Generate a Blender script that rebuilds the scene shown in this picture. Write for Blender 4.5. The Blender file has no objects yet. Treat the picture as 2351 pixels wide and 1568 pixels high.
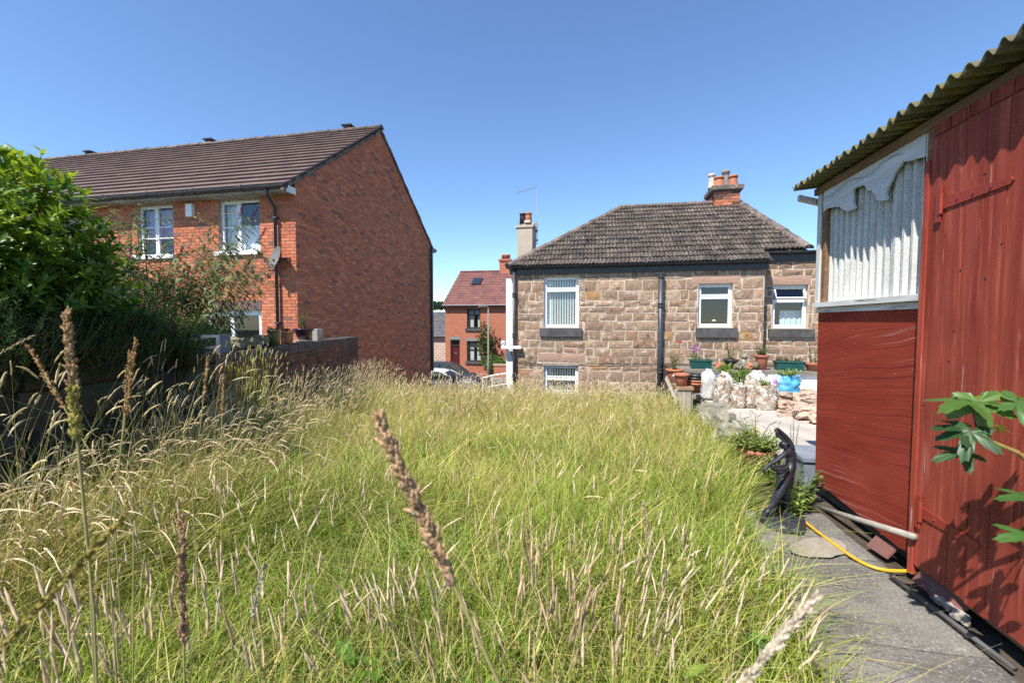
import bpy, math, random
import numpy as np
from mathutils import Vector, Matrix, noise

# ------------------------------------------------------------------ camera, sky, sun, exposure
S = bpy.context.scene
COL = S.collection
CAM = Vector((0, 0, 1.25)); YAW = math.radians(11.5); PITCH = math.radians(2.69); F = 980.0
cd = bpy.data.cameras.new('camera'); cam = bpy.data.objects.new('camera', cd); COL.objects.link(cam)
cam.location = CAM; cam.rotation_euler = (math.pi / 2 - PITCH, 0, YAW)
cd.sensor_width = 36; cd.lens = 36 * F / 2351; cd.clip_start = .02; cd.clip_end = 6000
cd.dof.use_dof = True; cd.dof.focus_distance = 5.5; cd.dof.aperture_fstop = 4.8
S.camera = cam
LIGHT = Vector((.47 * .574, .88 * .574, -.819)).normalized()
w = bpy.data.worlds.new('World'); S.world = w; w.use_nodes = True
nt = w.node_tree; nt.nodes.clear()
sky = nt.nodes.new('ShaderNodeTexSky'); sky.sky_type = 'NISHITA'; sky.sun_disc = False
sky.sun_elevation = math.radians(55); sky.sun_rotation = math.radians(208)
sky.altitude = 0; sky.air_density = 1.0; sky.dust_density = 0; sky.ozone_density = 7.5
bg = nt.nodes.new('ShaderNodeBackground'); bg.inputs[1].default_value = .130
wo = nt.nodes.new('ShaderNodeOutputWorld')
nt.links.new(sky.outputs[0], bg.inputs[0]); nt.links.new(bg.outputs[0], wo.inputs[0])
sd = bpy.data.lights.new('sun', 'SUN'); sd.energy = 4.9; sd.angle = math.radians(.5); sd.color = (1, .95, .87)
sun = bpy.data.objects.new('sun', sd); COL.objects.link(sun); sun.location = (-8, -15, 20)
sun.rotation_euler = LIGHT.to_track_quat('-Z', 'Y').to_euler()
S.view_settings.view_transform = 'Standard'; S.view_settings.look = 'None'
S.view_settings.exposure = .78; S.view_settings.gamma = 1
S.render.engine = 'CYCLES'; S.cycles.use_denoising = False; S.cycles.denoiser = 'OPENIMAGEDENOISE'; S.cycles.denoising_input_passes = 'RGB_ALBEDO_NORMAL'
S.cycles.max_bounces = 8; S.cycles.transparent_max_bounces = 12
S.cycles.sample_clamp_indirect = 6

# ------------------------------------------------------------------ helpers
R = random.Random(11); G = np.random.default_rng(5)
cy_, sy_, cp_, sp_ = math.cos(YAW), math.sin(YAW), math.cos(PITCH), math.sin(PITCH)
RIGHT = Vector((cy_, sy_, 0)); FWD = Vector((-sy_ * cp_, cy_ * cp_, -sp_)); UP = Vector((-sy_ * sp_, cy_ * sp_, cp_))
def ray(px, py): return RIGHT * ((px - 1175.5) / F) + UP * ((784 - py) / F) + FWD
def onY(px, py, Y): d = ray(px, py); return CAM + d * (Y / d.y)
def onX(px, py, X): d = ray(px, py); return CAM + d * (X / d.x)
def onZ(px, py, Z): d = ray(px, py); return CAM + d * ((Z - CAM.z) / d.z)
def dep(px, py, t): return CAM + ray(px, py) * t
def U(a, b): return R.uniform(a, b)

def wl(o):
    v = Vector((0, 0, 0))
    while o is not None: v = v + o.location; o = o.parent
    return v
def tag(o, label, cat=None, group=None, kind=None):
    if label: o['label'] = label
    if cat: o['category'] = cat
    if group: o['group'] = group
    if kind: o['kind'] = kind
    return o
def thing(name, label, cat, loc=(0, 0, 0), group=None):
    o = bpy.data.objects.new(name, None); COL.objects.link(o); o.location = loc; o.empty_display_size = .1
    return tag(o, label, cat, group)
def link(name, me, parent=None, loc=(0, 0, 0), rz=0, scale=None):
    o = bpy.data.objects.new(name, me); COL.objects.link(o)
    off = wl(parent) if parent else Vector((0, 0, 0))
    o.parent = parent; o.location = Vector(loc) - off; o.rotation_euler.z = rz
    if scale: o.scale = scale
    return o

class MB:
    def __init__(s): s.v = []; s.f = []
    def add(s, vs, fs):
        n = len(s.v); s.v += [tuple(v) for v in vs]; s.f += [tuple(i + n for i in f) for f in fs]; return s
    def box(s, x0, x1, y0, y1, z0, z1):
        return s.add([(x0,y0,z0),(x1,y0,z0),(x1,y1,z0),(x0,y1,z0),(x0,y0,z1),(x1,y0,z1),(x1,y1,z1),(x0,y1,z1)],
                     [(3,2,1,0),(4,5,6,7),(0,1,5,4),(1,2,6,5),(2,3,7,6),(3,0,4,7)])
    def obox(s, c, ax, ay, az):
        c, ax, ay, az = map(Vector, (c, ax, ay, az))
        return s.add([c-ax-ay-az, c+ax-ay-az, c+ax+ay-az, c-ax+ay-az, c-ax-ay+az, c+ax-ay+az, c+ax+ay+az, c-ax+ay+az],
                     [(3,2,1,0),(4,5,6,7),(0,1,5,4),(1,2,6,5),(2,3,7,6),(3,0,4,7)])
    def tube(s, pts, r, n=8, caps=True):
        pts = [Vector(p) for p in pts]; rs = r if isinstance(r, (list, tuple)) else [r] * len(pts)
        vs = []; prev = None
        for i, p in enumerate(pts):
            t = (pts[min(i+1, len(pts)-1)] - pts[max(i-1, 0)])
            t = t.normalized() if t.length > 1e-9 else Vector((0, 0, 1))
            if prev is None: a = t.orthogonal().normalized()
            else:
                a = prev - t * prev.dot(t); a = a.normalized() if a.length > 1e-6 else t.orthogonal().normalized()
            prev = a; b = t.cross(a)
            for k in range(n):
                q = 2 * math.pi * k / n; vs.append(p + (a * math.cos(q) + b * math.sin(q)) * rs[i])
        fs = [(i*n+k, i*n+(k+1) % n, (i+1)*n+(k+1) % n, (i+1)*n+k) for i in range(len(pts)-1) for k in range(n)]
        if caps: fs += [tuple(range(n-1, -1, -1)), tuple(range((len(pts)-1)*n, len(pts)*n))]
        return s.add(vs, fs)
    def lathe(s, c, prof, n=16, sq=None):
        c = Vector(c); vs = []
        for r, z in prof:
            for k in range(n):
                q = 2 * math.pi * k / n; rr = r if sq is None else r * sq(q)
                vs.append(c + Vector((math.cos(q) * rr, math.sin(q) * rr, z)))
        m = len(prof)
        fs = [(i*n+k, i*n+(k+1) % n, (i+1)*n+(k+1) % n, (i+1)*n+k) for i in range(m-1) for k in range(n)]
        fs += [tuple(range(n-1, -1, -1)), tuple(range((m-1)*n, m*n))]
        return s.add(vs, fs)
    def prism(s, poly, d):
        """closed 3-D polygon extruded by the vector d"""
        n = len(poly); d = Vector(d); a = [Vector(p) for p in poly]
        return s.add(a + [p + d for p in a], [tuple(range(n-1, -1, -1)), tuple(range(n, 2*n))] +
                     [(i, (i+1) % n, n+(i+1) % n, n+i) for i in range(n)])
    def mesh(s, name, mat, off=Vector((0, 0, 0)), smooth=False):
        me = bpy.data.meshes.new(name)
        me.from_pydata([(x-off.x, y-off.y, z-off.z) for x, y, z in s.v], [], s.f); me.update()
        if mat: me.materials.append(mat)
        if smooth: me.polygons.foreach_set('use_smooth', [True] * len(me.polygons))
        return me
    def build(s, name, mat, parent=None, smooth=False, at=None):
        base = Vector(at) if at is not None else (wl(parent) if parent else Vector((0, 0, 0)))
        return link(name, s.mesh(name, mat, base, smooth), parent, base)

def flat_mesh(name, verts, quads, tris, cols, mat):
    """numpy mesh with a colour attribute; quads / tris are (n,4) / (n,3) index arrays"""
    me = bpy.data.meshes.new(name); nq, ntr = len(quads), len(tris)
    me.vertices.add(len(verts)); me.vertices.foreach_set('co', np.asarray(verts, np.float32).ravel())
    idx = np.concatenate([np.asarray(quads, np.int32).ravel(), np.asarray(tris, np.int32).ravel()])
    me.loops.add(len(idx)); me.loops.foreach_set('vertex_index', idx)
    st = np.concatenate([np.arange(nq) * 4, nq * 4 + np.arange(ntr) * 3]).astype(np.int32)
    me.polygons.add(nq + ntr); me.polygons.foreach_set('loop_start', st)
    me.polygons.foreach_set('loop_total', np.concatenate([np.full(nq, 4), np.full(ntr, 3)]).astype(np.int32))
    if cols is not None:
        at = me.attributes.new('Col', 'FLOAT_COLOR', 'POINT')
        c4 = np.ones((len(verts), 4), np.float32); c4[:, :3] = cols; at.data.foreach_set('color', c4.ravel())
    me.update(calc_edges=True); me.materials.append(mat)
    me.polygons.foreach_set('use_smooth', np.ones(nq + ntr, bool))
    return me

# ------------------------------------------------------------------ materials
def M(name, col, rough=.8, col2=None, scale=4, lo=.4, hi=.62, stretch=(1, 1, 1), bump=0, bscale=60, rand=0, ramp=None,
      spec=.3, metal=0, col3=None, scale3=12, lo3=.58, hi3=.68, transl=0, attr=False, detail=6, fine=.12, bdist=.01):
    m = bpy.data.materials.new(name); m.use_nodes = True; t = m.node_tree; N = t.nodes; L = t.links; N.clear()
    out = N.new('ShaderNodeOutputMaterial'); p = N.new('ShaderNodeBsdfPrincipled')
    geo = N.new('ShaderNodeNewGeometry'); mp = N.new('ShaderNodeMapping'); mp.inputs['Scale'].default_value = stretch
    L.new(geo.outputs['Position'], mp.inputs[0])
    p.inputs['Roughness'].default_value = rough; p.inputs['Specular IOR Level'].default_value = spec; p.inputs['Metallic'].default_value = metal
    def nz(sc, det=detail):
        n = N.new('ShaderNodeTexNoise'); n.inputs['Scale'].default_value = sc; n.inputs['Detail'].default_value = det
        n.inputs['Roughness'].default_value = .6; L.new(mp.outputs[0], n.inputs['Vector']); return n.outputs[0]
    def mixc(f, a, b, bt='MIX'):
        x = N.new('ShaderNodeMix'); x.data_type = 'RGBA'; x.blend_type = bt
        if isinstance(f, float): x.inputs[0].default_value = f
        else: L.new(f, x.inputs[0])
        for s, v in ((x.inputs[6], a), (x.inputs[7], b)):
            if isinstance(v, tuple): s.default_value = (*v[:3], 1)
            else: L.new(v, s)
        return x.outputs[2]
    def rng(v, a, b, c=0., d=1.):
        x = N.new('ShaderNodeMapRange'); L.new(v, x.inputs[0])
        for i, q in enumerate((a, b, c, d)): x.inputs[i+1].default_value = q
        return x.outputs[0]
    cur = tuple(col)
    rv = None
    if rand or ramp:
        oi = N.new('ShaderNodeObjectInfo'); ad = N.new('ShaderNodeMath'); ad.operation = 'ADD'
        L.new(oi.outputs['Random'], ad.inputs[0]); L.new(geo.outputs['Random Per Island'], ad.inputs[1])
        fr = N.new('ShaderNodeMath'); fr.operation = 'FRACT'; L.new(ad.outputs[0], fr.inputs[0]); rv = fr.outputs[0]
    if attr:
        a = N.new('ShaderNodeAttribute'); a.attribute_name = 'Col'; cur = a.outputs['Color']
    if ramp:
        cr = N.new('ShaderNodeValToRGB'); L.new(rv, cr.inputs[0]); e = cr.color_ramp.elements
        cr.color_ramp.interpolation = 'CONSTANT'
        e[0].position = 0; e[0].color = (*ramp[0][1], 1); e[1].position = ramp[1][0]; e[1].color = (*ramp[1][1], 1)
        for q, c in ramp[2:]: el = e.new(q); el.color = (*c, 1)
        cur = cr.outputs[0]
    if col2: cur = mixc(rng(nz(scale), lo, hi), cur, tuple(col2))
    if col3: cur = mixc(rng(nz(scale3), lo3, hi3), cur, tuple(col3))
    if rand:
        m2 = N.new('ShaderNodeMath'); m2.operation = 'MULTIPLY'; L.new(rv, m2.inputs[0]); m2.inputs[1].default_value = 7.31
        f2 = N.new('ShaderNodeMath'); f2.operation = 'FRACT'; L.new(m2.outputs[0], f2.inputs[0])
        h = N.new('ShaderNodeHueSaturation'); L.new(rng(f2.outputs[0], 0, 1, 1-rand, 1+rand), h.inputs['Value'])
        if isinstance(cur, tuple): h.inputs['Color'].default_value = (*cur, 1)
        else: L.new(cur, h.inputs['Color'])
        cur = h.outputs[0]
    if fine:
        h = N.new('ShaderNodeHueSaturation'); L.new(rng(nz(bscale, 3), .25, .75, 1-fine, 1+fine), h.inputs['Value'])
        if isinstance(cur, tuple): h.inputs['Color'].default_value = (*cur, 1)
        else: L.new(cur, h.inputs['Color'])
        cur = h.outputs[0]
    if isinstance(cur, tuple): p.inputs['Base Color'].default_value = (*cur, 1)
    else: L.new(cur, p.inputs['Base Color'])
    if bump:
        b = N.new('ShaderNodeBump'); b.inputs['Strength'].default_value = bump; b.inputs['Distance'].default_value = bdist
        L.new(nz(bscale, 5), b.inputs['Height']); L.new(b.outputs[0], p.inputs['Normal'])
    if transl:
        tr = N.new('ShaderNodeBsdfTranslucent'); mx = N.new('ShaderNodeMixShader'); mx.inputs[0].default_value = transl
        if isinstance(cur, tuple): tr.inputs[0].default_value = (*cur, 1)
        else: L.new(cur, tr.inputs[0])
        L.new(p.outputs[0], mx.inputs[1]); L.new(tr.outputs[0], mx.inputs[2]); L.new(mx.outputs[0], out.inputs[0])
    else: L.new(p.outputs[0], out.inputs[0])
    return m

def glass_mat(name, tint=(.9, .95, .95), refl=1.5, rough=.0):
    m = bpy.data.materials.new(name); m.use_nodes = True; t = m.node_tree; N = t.nodes; L = t.links; N.clear()
    out = N.new('ShaderNodeOutputMaterial'); tr = N.new('ShaderNodeBsdfTransparent'); tr.inputs[0].default_value = (*tint, 1)
    gl = N.new('ShaderNodeBsdfGlossy'); gl.inputs['Roughness'].default_value = rough
    lw = N.new('ShaderNodeLayerWeight'); pw = N.new('ShaderNodeMath'); pw.operation = 'POWER'; pw.inputs[1].default_value = 4; L.new(lw.outputs['Facing'], pw.inputs[0])
    mu = N.new('ShaderNodeMath'); mu.operation = 'MULTIPLY_ADD'; mu.inputs[1].default_value = .75; mu.inputs[2].default_value = .10; L.new(pw.outputs[0], mu.inputs[0])
    mx = N.new('ShaderNodeMixShader'); L.new(mu.outputs[0], mx.inputs[0]); L.new(tr.outputs[0], mx.inputs[1]); L.new(gl.outputs[0], mx.inputs[2])
    L.new(mx.outputs[0], out.inputs[0]); return m

def wood_mat(name, dark, light, rough=.55, axis=2, worn=None, scale=9, dist=6., bump=.25, lw=.66):
    """painted timber with grain running along one axis and worn streaks"""
    m = bpy.data.materials.new(name); m.use_nodes = True; t = m.node_tree; N = t.nodes; L = t.links; N.clear()
    out = N.new('ShaderNodeOutputMaterial'); p = N.new('ShaderNodeBsdfPrincipled'); p.inputs['Roughness'].default_value = rough
    p.inputs['Specular IOR Level'].default_value = .2
    geo = N.new('ShaderNodeNewGeometry'); mp = N.new('ShaderNodeMapping'); s = [14, 14, 14]; s[axis] = .9
    mp.inputs['Scale'].default_value = s; L.new(geo.outputs['Position'], mp.inputs[0])
    oi = N.new('ShaderNodeObjectInfo'); va = N.new('ShaderNodeVectorMath'); va.operation = 'ADD'
    L.new(mp.outputs[0], va.inputs[0])
    k = N.new('ShaderNodeMath'); k.operation = 'MULTIPLY'; L.new(oi.outputs['Random'], k.inputs[0]); k.inputs[1].default_value = 37
    L.new(k.outputs[0], va.inputs[1])
    def nz(sc, det, vec):
        n = N.new('ShaderNodeTexNoise'); n.inputs['Scale'].default_value = sc; n.inputs['Detail'].default_value = det
        L.new(vec, n.inputs['Vector']); return n.outputs[0]
    def mixc(f, a, b):
        x = N.new('ShaderNodeMix'); x.data_type = 'RGBA'; L.new(f, x.inputs[0])
        for q, v in ((x.inputs[6], a), (x.inputs[7], b)):
            if isinstance(v, tuple): q.default_value = (*v, 1)
            else: L.new(v, q)
        return x.outputs[2]
    def rng(v, a, b, c=0., d=1.):
        x = N.new('ShaderNodeMapRange'); L.new(v, x.inputs[0])
        for i, q in enumerate((a, b, c, d)): x.inputs[i+1].default_value = q
        return x.outputs[0]
    g1 = nz(1.2, 8, va.outputs[0]); g2 = nz(4.5, 4, va.outputs[0])
    cur = mixc(rng(g1, .3, .7), tuple(dark), tuple(light))
    big = nz(1.7, 4, geo.outputs['Position'])
    cur = mixc(rng(big, .42, .72, 0, .6), cur, tuple(c * .55 for c in dark)); cur = mixc(rng(nz(2.6, 5, va.outputs[0]), .52, .70, 0, .5), cur, tuple(min(1, c * 1.5 + .03) for c in light))
    if worn: cur = mixc(rng(g2, lw, lw + .1), cur, tuple(worn))
    L.new(cur, p.inputs['Base Color'])
    b = N.new('ShaderNodeBump'); b.inputs['Strength'].default_value = bump; b.inputs['Distance'].default_value = .004
    L.new(g2, b.inputs['Height']); L.new(b.outputs[0], p.inputs['Normal']); L.new(p.outputs[0], out.inputs[0])
    return m

def ply_mat(name, dark, light, worn):
    """weathered painted plywood: flowing wavy grain"""
    m = bpy.data.materials.new(name); m.use_nodes = True; t = m.node_tree; N = t.nodes; L = t.links; N.clear()
    out = N.new('ShaderNodeOutputMaterial'); p = N.new('ShaderNodeBsdfPrincipled'); p.inputs['Roughness'].default_value = .75; p.inputs['Specular IOR Level'].default_value = .15
    geo = N.new('ShaderNodeNewGeometry'); mp = N.new('ShaderNodeMapping'); mp.inputs['Rotation'].default_value = (.16, 0, 0)
    L.new(geo.outputs['Position'], mp.inputs[0])
    n0 = N.new('ShaderNodeTexNoise'); n0.inputs['Scale'].default_value = 1.7; n0.inputs['Detail'].default_value = 2; L.new(mp.outputs[0], n0.inputs['Vector'])
    sc = N.new('ShaderNodeVectorMath'); sc.operation = 'SCALE'; L.new(n0.outputs[1], sc.inputs[0]); sc.inputs[3].default_value = .09
    ad = N.new('ShaderNodeVectorMath'); ad.operation = 'ADD'; L.new(mp.outputs[0], ad.inputs[0]); L.new(sc.outputs[0], ad.inputs[1])
    wv = N.new('ShaderNodeMapping'); wv.inputs['Scale'].default_value = (1, 1.6, 6); L.new(ad.outputs[0], wv.inputs[0])
    n1 = N.new('ShaderNodeTexNoise'); n1.inputs['Scale'].default_value = 1.5; n1.inputs['Detail'].default_value = 7; L.new(wv.outputs[0], n1.inputs['Vector'])
    w2 = N.new('ShaderNodeMapping'); w2.inputs['Scale'].default_value = (1, .7, 62); L.new(ad.outputs[0], w2.inputs[0])
    n2 = N.new('ShaderNodeTexNoise'); n2.inputs['Scale'].default_value = 1.5; n2.inputs['Detail'].default_value = 4; L.new(w2.outputs[0], n2.inputs['Vector'])
    def rng(v, a, b, c=0., d=1.):
        x = N.new('ShaderNodeMapRange'); L.new(v, x.inputs[0])
        for i, q in enumerate((a, b, c, d)): x.inputs[i+1].default_value = q
        return x.outputs[0]
    def mixc(f, a, b):
        x = N.new('ShaderNodeMix'); x.data_type = 'RGBA'; L.new(f, x.inputs[0])
        for q, v in ((x.inputs[6], a), (x.inputs[7], b)):
            if isinstance(v, tuple): q.default_value = (*v, 1)
            else: L.new(v, q)
        return x.outputs[2]
    cur = mixc(rng(n1.outputs[0], .25, .75), tuple(dark), tuple(light)); cur = mixc(rng(n0.outputs[0], .4, .7, 0, .45), cur, tuple(min(1, c*1.35 + .015) for c in light))
    nb = N.new('ShaderNodeTexNoise'); nb.inputs['Scale'].default_value = 2.3; nb.inputs['Detail'].default_value = 4; L.new(geo.outputs['Position'], nb.inputs['Vector'])
    # bare grey wood shows in fine streaks, most of all along the rotten lower edge
    sx = N.new('ShaderNodeSeparateXYZ'); L.new(geo.outputs['Position'], sx.inputs[0])
    low = rng(sx.outputs[2], .05, .40, .13, 0.)
    a2 = N.new('ShaderNodeMath'); a2.operation = 'ADD'; L.new(n2.outputs[0], a2.inputs[0]); L.new(low, a2.inputs[1])
    a3 = N.new('ShaderNodeMath'); a3.operation = 'ADD'; L.new(a2.outputs[0], a3.inputs[0]); L.new(rng(nb.outputs[0], .3, .7, -.06, .06), a3.inputs[1])
    cur = mixc(rng(a3.outputs[0], .68, .78, 0, .7), cur, tuple(worn))
    cur = mixc(rng(n2.outputs[0], .46, .34, 0, .42), cur, tuple(c * .38 for c in dark))
    sp_n = N.new('ShaderNodeTexNoise'); sp_n.inputs['Scale'].default_value = 55; sp_n.inputs['Detail'].default_value = 2; L.new(geo.outputs['Position'], sp_n.inputs['Vector']); cur = mixc(rng(sp_n.outputs[0], .72, .76, 0, .6), cur, tuple(worn))
    L.new(cur, p.inputs['Base Color'])
    b = N.new('ShaderNodeBump'); b.inputs['Strength'].default_value = .45; b.inputs['Distance'].default_value = .004
    L.new(n2.outputs[0], b.inputs['Height']); L.new(b.outputs[0], p.inputs['Normal']); L.new(p.outputs[0], out.inputs[0])
    return m

BRICKS = [(0, (.49, .155, .078)), (.25, (.53, .175, .090)), (.45, (.45, .140, .070)), (.62, (.55, .195, .105)), (.78, (.43, .142, .080)), (.895, (.31, .130, .086)), (.96, (.23, .120, .090))]
DBRICKS = [(0, (.155, .062, .038)), (.25, (.18, .072, .043)), (.5, (.12, .052, .036)), (.72, (.20, .085, .052)), (.86, (.10, .05, .038))]
STONES = [(0, (0.309, 0.209, 0.138)), (0.13, (0.285, 0.193, 0.129)), (0.27, (0.337, 0.238, 0.153)), (0.4, (0.305, 0.197, 0.133)), (0.52, (0.337, 0.221, 0.149)), (0.63, (0.252, 0.176, 0.121)), (0.74, (0.346, 0.246, 0.161)), (0.83, (0.313, 0.181, 0.112)), (0.89, (0.232, 0.165, 0.116)), (0.968, (0.41, 0.225, 0.098))]
m_brick = M('red_brick', (.4, .1, .05), .85, ramp=BRICKS, rand=.16, bump=.3, bscale=90, col2=(.36, .13, .075), scale=14, lo=.55, hi=.75)
m_bmort = M('brick_mortar', (.44, .33, .24), .95, col2=(.30, .24, .19), scale=8, bump=.3)
m_dbrick = M('dark_brick', (.2, .08, .05), .9, ramp=DBRICKS, rand=.2, bump=.4, bscale=90, col2=(.06, .05, .035), scale=5, lo=.5, hi=.7)
m_coping = M('blue_coping_brick', (.075, .058, .055), .8, rand=.3, bump=.3, col2=(.13, .10, .085), scale=20)
m_soldier = M('plum_soldier_brick', (.17, .105, .10), .85, rand=.18, bump=.3)
m_stone = M('sandstone', (.3, .2, .15), .93, ramp=STONES, rand=.17, col2=(.50, .40, .31), scale=6, lo=.54, hi=.66, col3=(.10, .078, .066), scale3=11, lo3=.58, hi3=.70, bump=.7, bscale=38, fine=.30, bdist=.02)
m_mort = M('lime_mortar', (.57, .465, .355), .95, col2=(.44, .34, .26), scale=6, bump=.5, bscale=50)
m_lintel = M('pink_sandstone', (.40, .26, .185), .9, col2=(.36, .22, .17), scale=5, rand=.1, bump=.4, bscale=50, stretch=(1, 1, 4))
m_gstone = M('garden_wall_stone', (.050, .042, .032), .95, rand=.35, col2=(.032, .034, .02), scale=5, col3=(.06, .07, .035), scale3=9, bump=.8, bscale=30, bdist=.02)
m_soil = M('soil', (.09, .065, .045), .98, col2=(.05, .04, .03), scale=10, bump=.6)
m_white = M('white_upvc', (.80, .81, .82), .35, fine=.02, spec=.5)
m_wpaint = M('white_paint', (.72, .72, .69), .6, col2=(.55, .54, .50), scale=5, lo=.5, hi=.75, bump=.15, fine=.06)
m_black = M('black_paint', (.018, .020, .024), .38, col2=(.03, .032, .036), scale=8, fine=.1, spec=.5)
m_pipe = M('black_iron_pipe', (.035, .040, .050), .42, col2=(.055, .06, .07), scale=9, spec=.5)
m_sill = M('dark_stone_sill', (.060, .058, .058), .7, col2=(.10, .095, .09), scale=6, bump=.3)
m_glass = glass_mat('window_glass')
m_room = M('dark_room', (.03, .032, .032), .9)
m_blind = M('blind_slat', (.74, .75, .74), .7, fine=.03)
m_curtain = M('pale_curtain', (.70, .72, .76), .8, fine=.03)
m_tile = M('concrete_roof_tile', (.088, .066, .053), .95, rand=.32, col2=(.042, .034, .030), scale=3.5, lo=.42, hi=.62, col3=(.44, .40, .35), scale3=30, lo3=.59, hi3=.66, bump=.6, bscale=60, fine=.3)
m_ridge = M('ridge_tile', (.17, .13, .11), .95, rand=.25, col2=(.09, .075, .065), scale=6, col3=(.36, .33, .29), scale3=20, bump=.5)
m_ltile = M('brown_roof_tile', (.150, .100, .086), .85, rand=.07, col2=(.11, .075, .066), scale=2.2, col3=(.26, .20, .17), scale3=16, lo3=.64, hi3=.72, bump=.3, fine=.14)
m_terra = M('terracotta', (.46, .165, .085), .8, col2=(.38, .14, .085), scale=7, rand=.12, bump=.15, fine=.08)
m_render = M('cream_render', (.42, .355, .28), .95, col2=(.46, .38, .30), scale=4, col3=(.22, .18, .15), scale3=7, lo3=.63, hi3=.74, bump=.5, bscale=30)
m_conc = M('path_concrete', (.185, .172, .15), .95, col2=(.105, .098, .09), scale=3.2, lo=.42, hi=.62, col3=(.27, .25, .22), scale3=70, lo3=.56, hi3=.64, bump=.5, bscale=120, fine=.4)
m_patio = M('patio_concrete', (.46, .41, .355), .95, col2=(.36, .32, .275), scale=2.5, bump=.3, bscale=60, fine=.08)
m_rock = M('rubble_stone', (.46, .35, .265), .95, rand=.25, col2=(.30, .20, .145), scale=9, bump=.6, bscale=40, bdist=.02)
m_leaf = M('leaf', (.1, .2, .05), .42, attr=True, transl=.38, spec=.45, fine=.1)
m_matt = M('matt_leaf', (.1, .2, .05), .7, attr=True, transl=.35, spec=.25, fine=.1)
m_grass = M('grass_blades', (.1, .2, .05), .5, attr=True, transl=.33, spec=.3, fine=0)
m_husk = M('grass_husk', (.5, .4, .3), .8, attr=True, transl=.25, spec=.15, fine=.1)
m_bark = M('bark', (.13, .09, .06), .95, col2=(.08, .06, .04), scale=20, bump=.5)
m_green = M('green_plastic', (.015, .085, .075), .45, fine=.06, col2=(.03, .11, .095), scale=10)
m_asphalt = M('asphalt', (.05, .05, .05), .9, bump=.3, col2=(.065, .064, .06), scale=3)
m_pave = M('pavement', (.24, .23, .21), .95, col2=(.2, .19, .18), scale=2)

# ------------------------------------------------------------------ generic builders
def cut(rects, hole, mn=.04):
    hx0, hx1, hz0, hz1 = hole; out = []
    for x0, x1, z0, z1 in rects:
        if x1 <= hx0 or x0 >= hx1 or z1 <= hz0 or z0 >= hz1: out.append((x0, x1, z0, z1)); continue
        a, b = max(x0, hx0), min(x1, hx1)
        for r in ((x0, a, z0, z1), (b, x1, z0, z1), (a, b, z0, hz0), (a, b, hz1, z1)):
            if r[1] - r[0] > mn and r[3] - r[2] > mn: out.append(r)
    return out
def masonry(x0, x1, z0, z1, hs, ws, joint, holes, bond=None):
    out = []; z = z0; c = 0
    while z < z1 - .02:
        h = hs() if callable(hs) else hs; h = min(h, z1 - z)
        x = x0 - ((bond * (c % 2)) if bond else 0)
        while x < x1 - .01:
            wd = ws() if callable(ws) else ws; a, b = max(x, x0), min(x + wd, x1)
            if x1 - b < .06 and callable(ws): b = x1
            if b - a > .04:
                rs = [(a + joint/2, b - joint/2, z + joint/2, z + h - joint/2)]
                for hl in holes: rs = cut(rs, (hl[0]-joint/2, hl[1]+joint/2, hl[2]-joint/2, hl[3]+joint/2))
                out += rs
            x = b if callable(ws) else x + wd
        z += h; c += 1
    return out
def stone_mesh(w, h, mat, d=.09, jit=.014, bulge=.011, name='stone'):
    nx, nz = max(3, int(w/.11)+2), max(3, int(h/.09)+2); vs = []; sd_ = Vector((U(0, 99), U(0, 99), U(0, 99)))
    cj = [(U(-jit, jit), U(-jit, jit)) for _ in range(4)]
    for k in range(nz):
        for i in range(nx):
            u, v = i/(nx-1), k/(nz-1)
            e = min(u, 1-u) * w, min(v, 1-v) * h
            ox = sum(cj[q][0] * f for q, f in enumerate(((1-u)*(1-v), u*(1-v), u*v, (1-u)*v)))
            oz = sum(cj[q][1] * f for q, f in enumerate(((1-u)*(1-v), u*(1-v), u*v, (1-u)*v)))
            p = Vector((u*w - w/2, 0, v*h - h/2))
            n = noise.noise_vector(p * 9 + sd_)
            edge = i in (0, nx-1) or k in (0, nz-1)
            y = (0 if edge else -bulge * (.55 + .8 * (n.y + .3)))
            vs.append((p.x + ox + n.x*.012*(.4 if edge else 1), y + n.y*.004, p.z + oz + n.z*.010))
    fs = [(k*nx+i, k*nx+i+1, (k+1)*nx+i+1, (k+1)*nx+i) for k in range(nz-1) for i in range(nx-1)]
    ring = [i for i in range(nx)] + [k*nx+nx-1 for k in range(1, nz)] + [(nz-1)*nx+i for i in range(nx-2, -1, -1)] + [k*nx for k in range(nz-2, 0, -1)]
    b = len(vs); vs += [(vs[r][0], d, vs[r][2]) for r in ring]
    n = len(ring); fs += [(ring[(q+1) % n], ring[q], b+q, b+(q+1) % n) for q in range(n)]
    m = MB(); m.v = vs; m.f = fs; return m.mesh(name, mat, smooth=False)
_bm = {}
def brick_mesh(mat):
    if mat.name not in _bm: _bm[mat.name] = MB().box(-.5, .5, 0, 1, -.5, .5).mesh('brick', mat)
    return _bm[mat.name]

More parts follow.
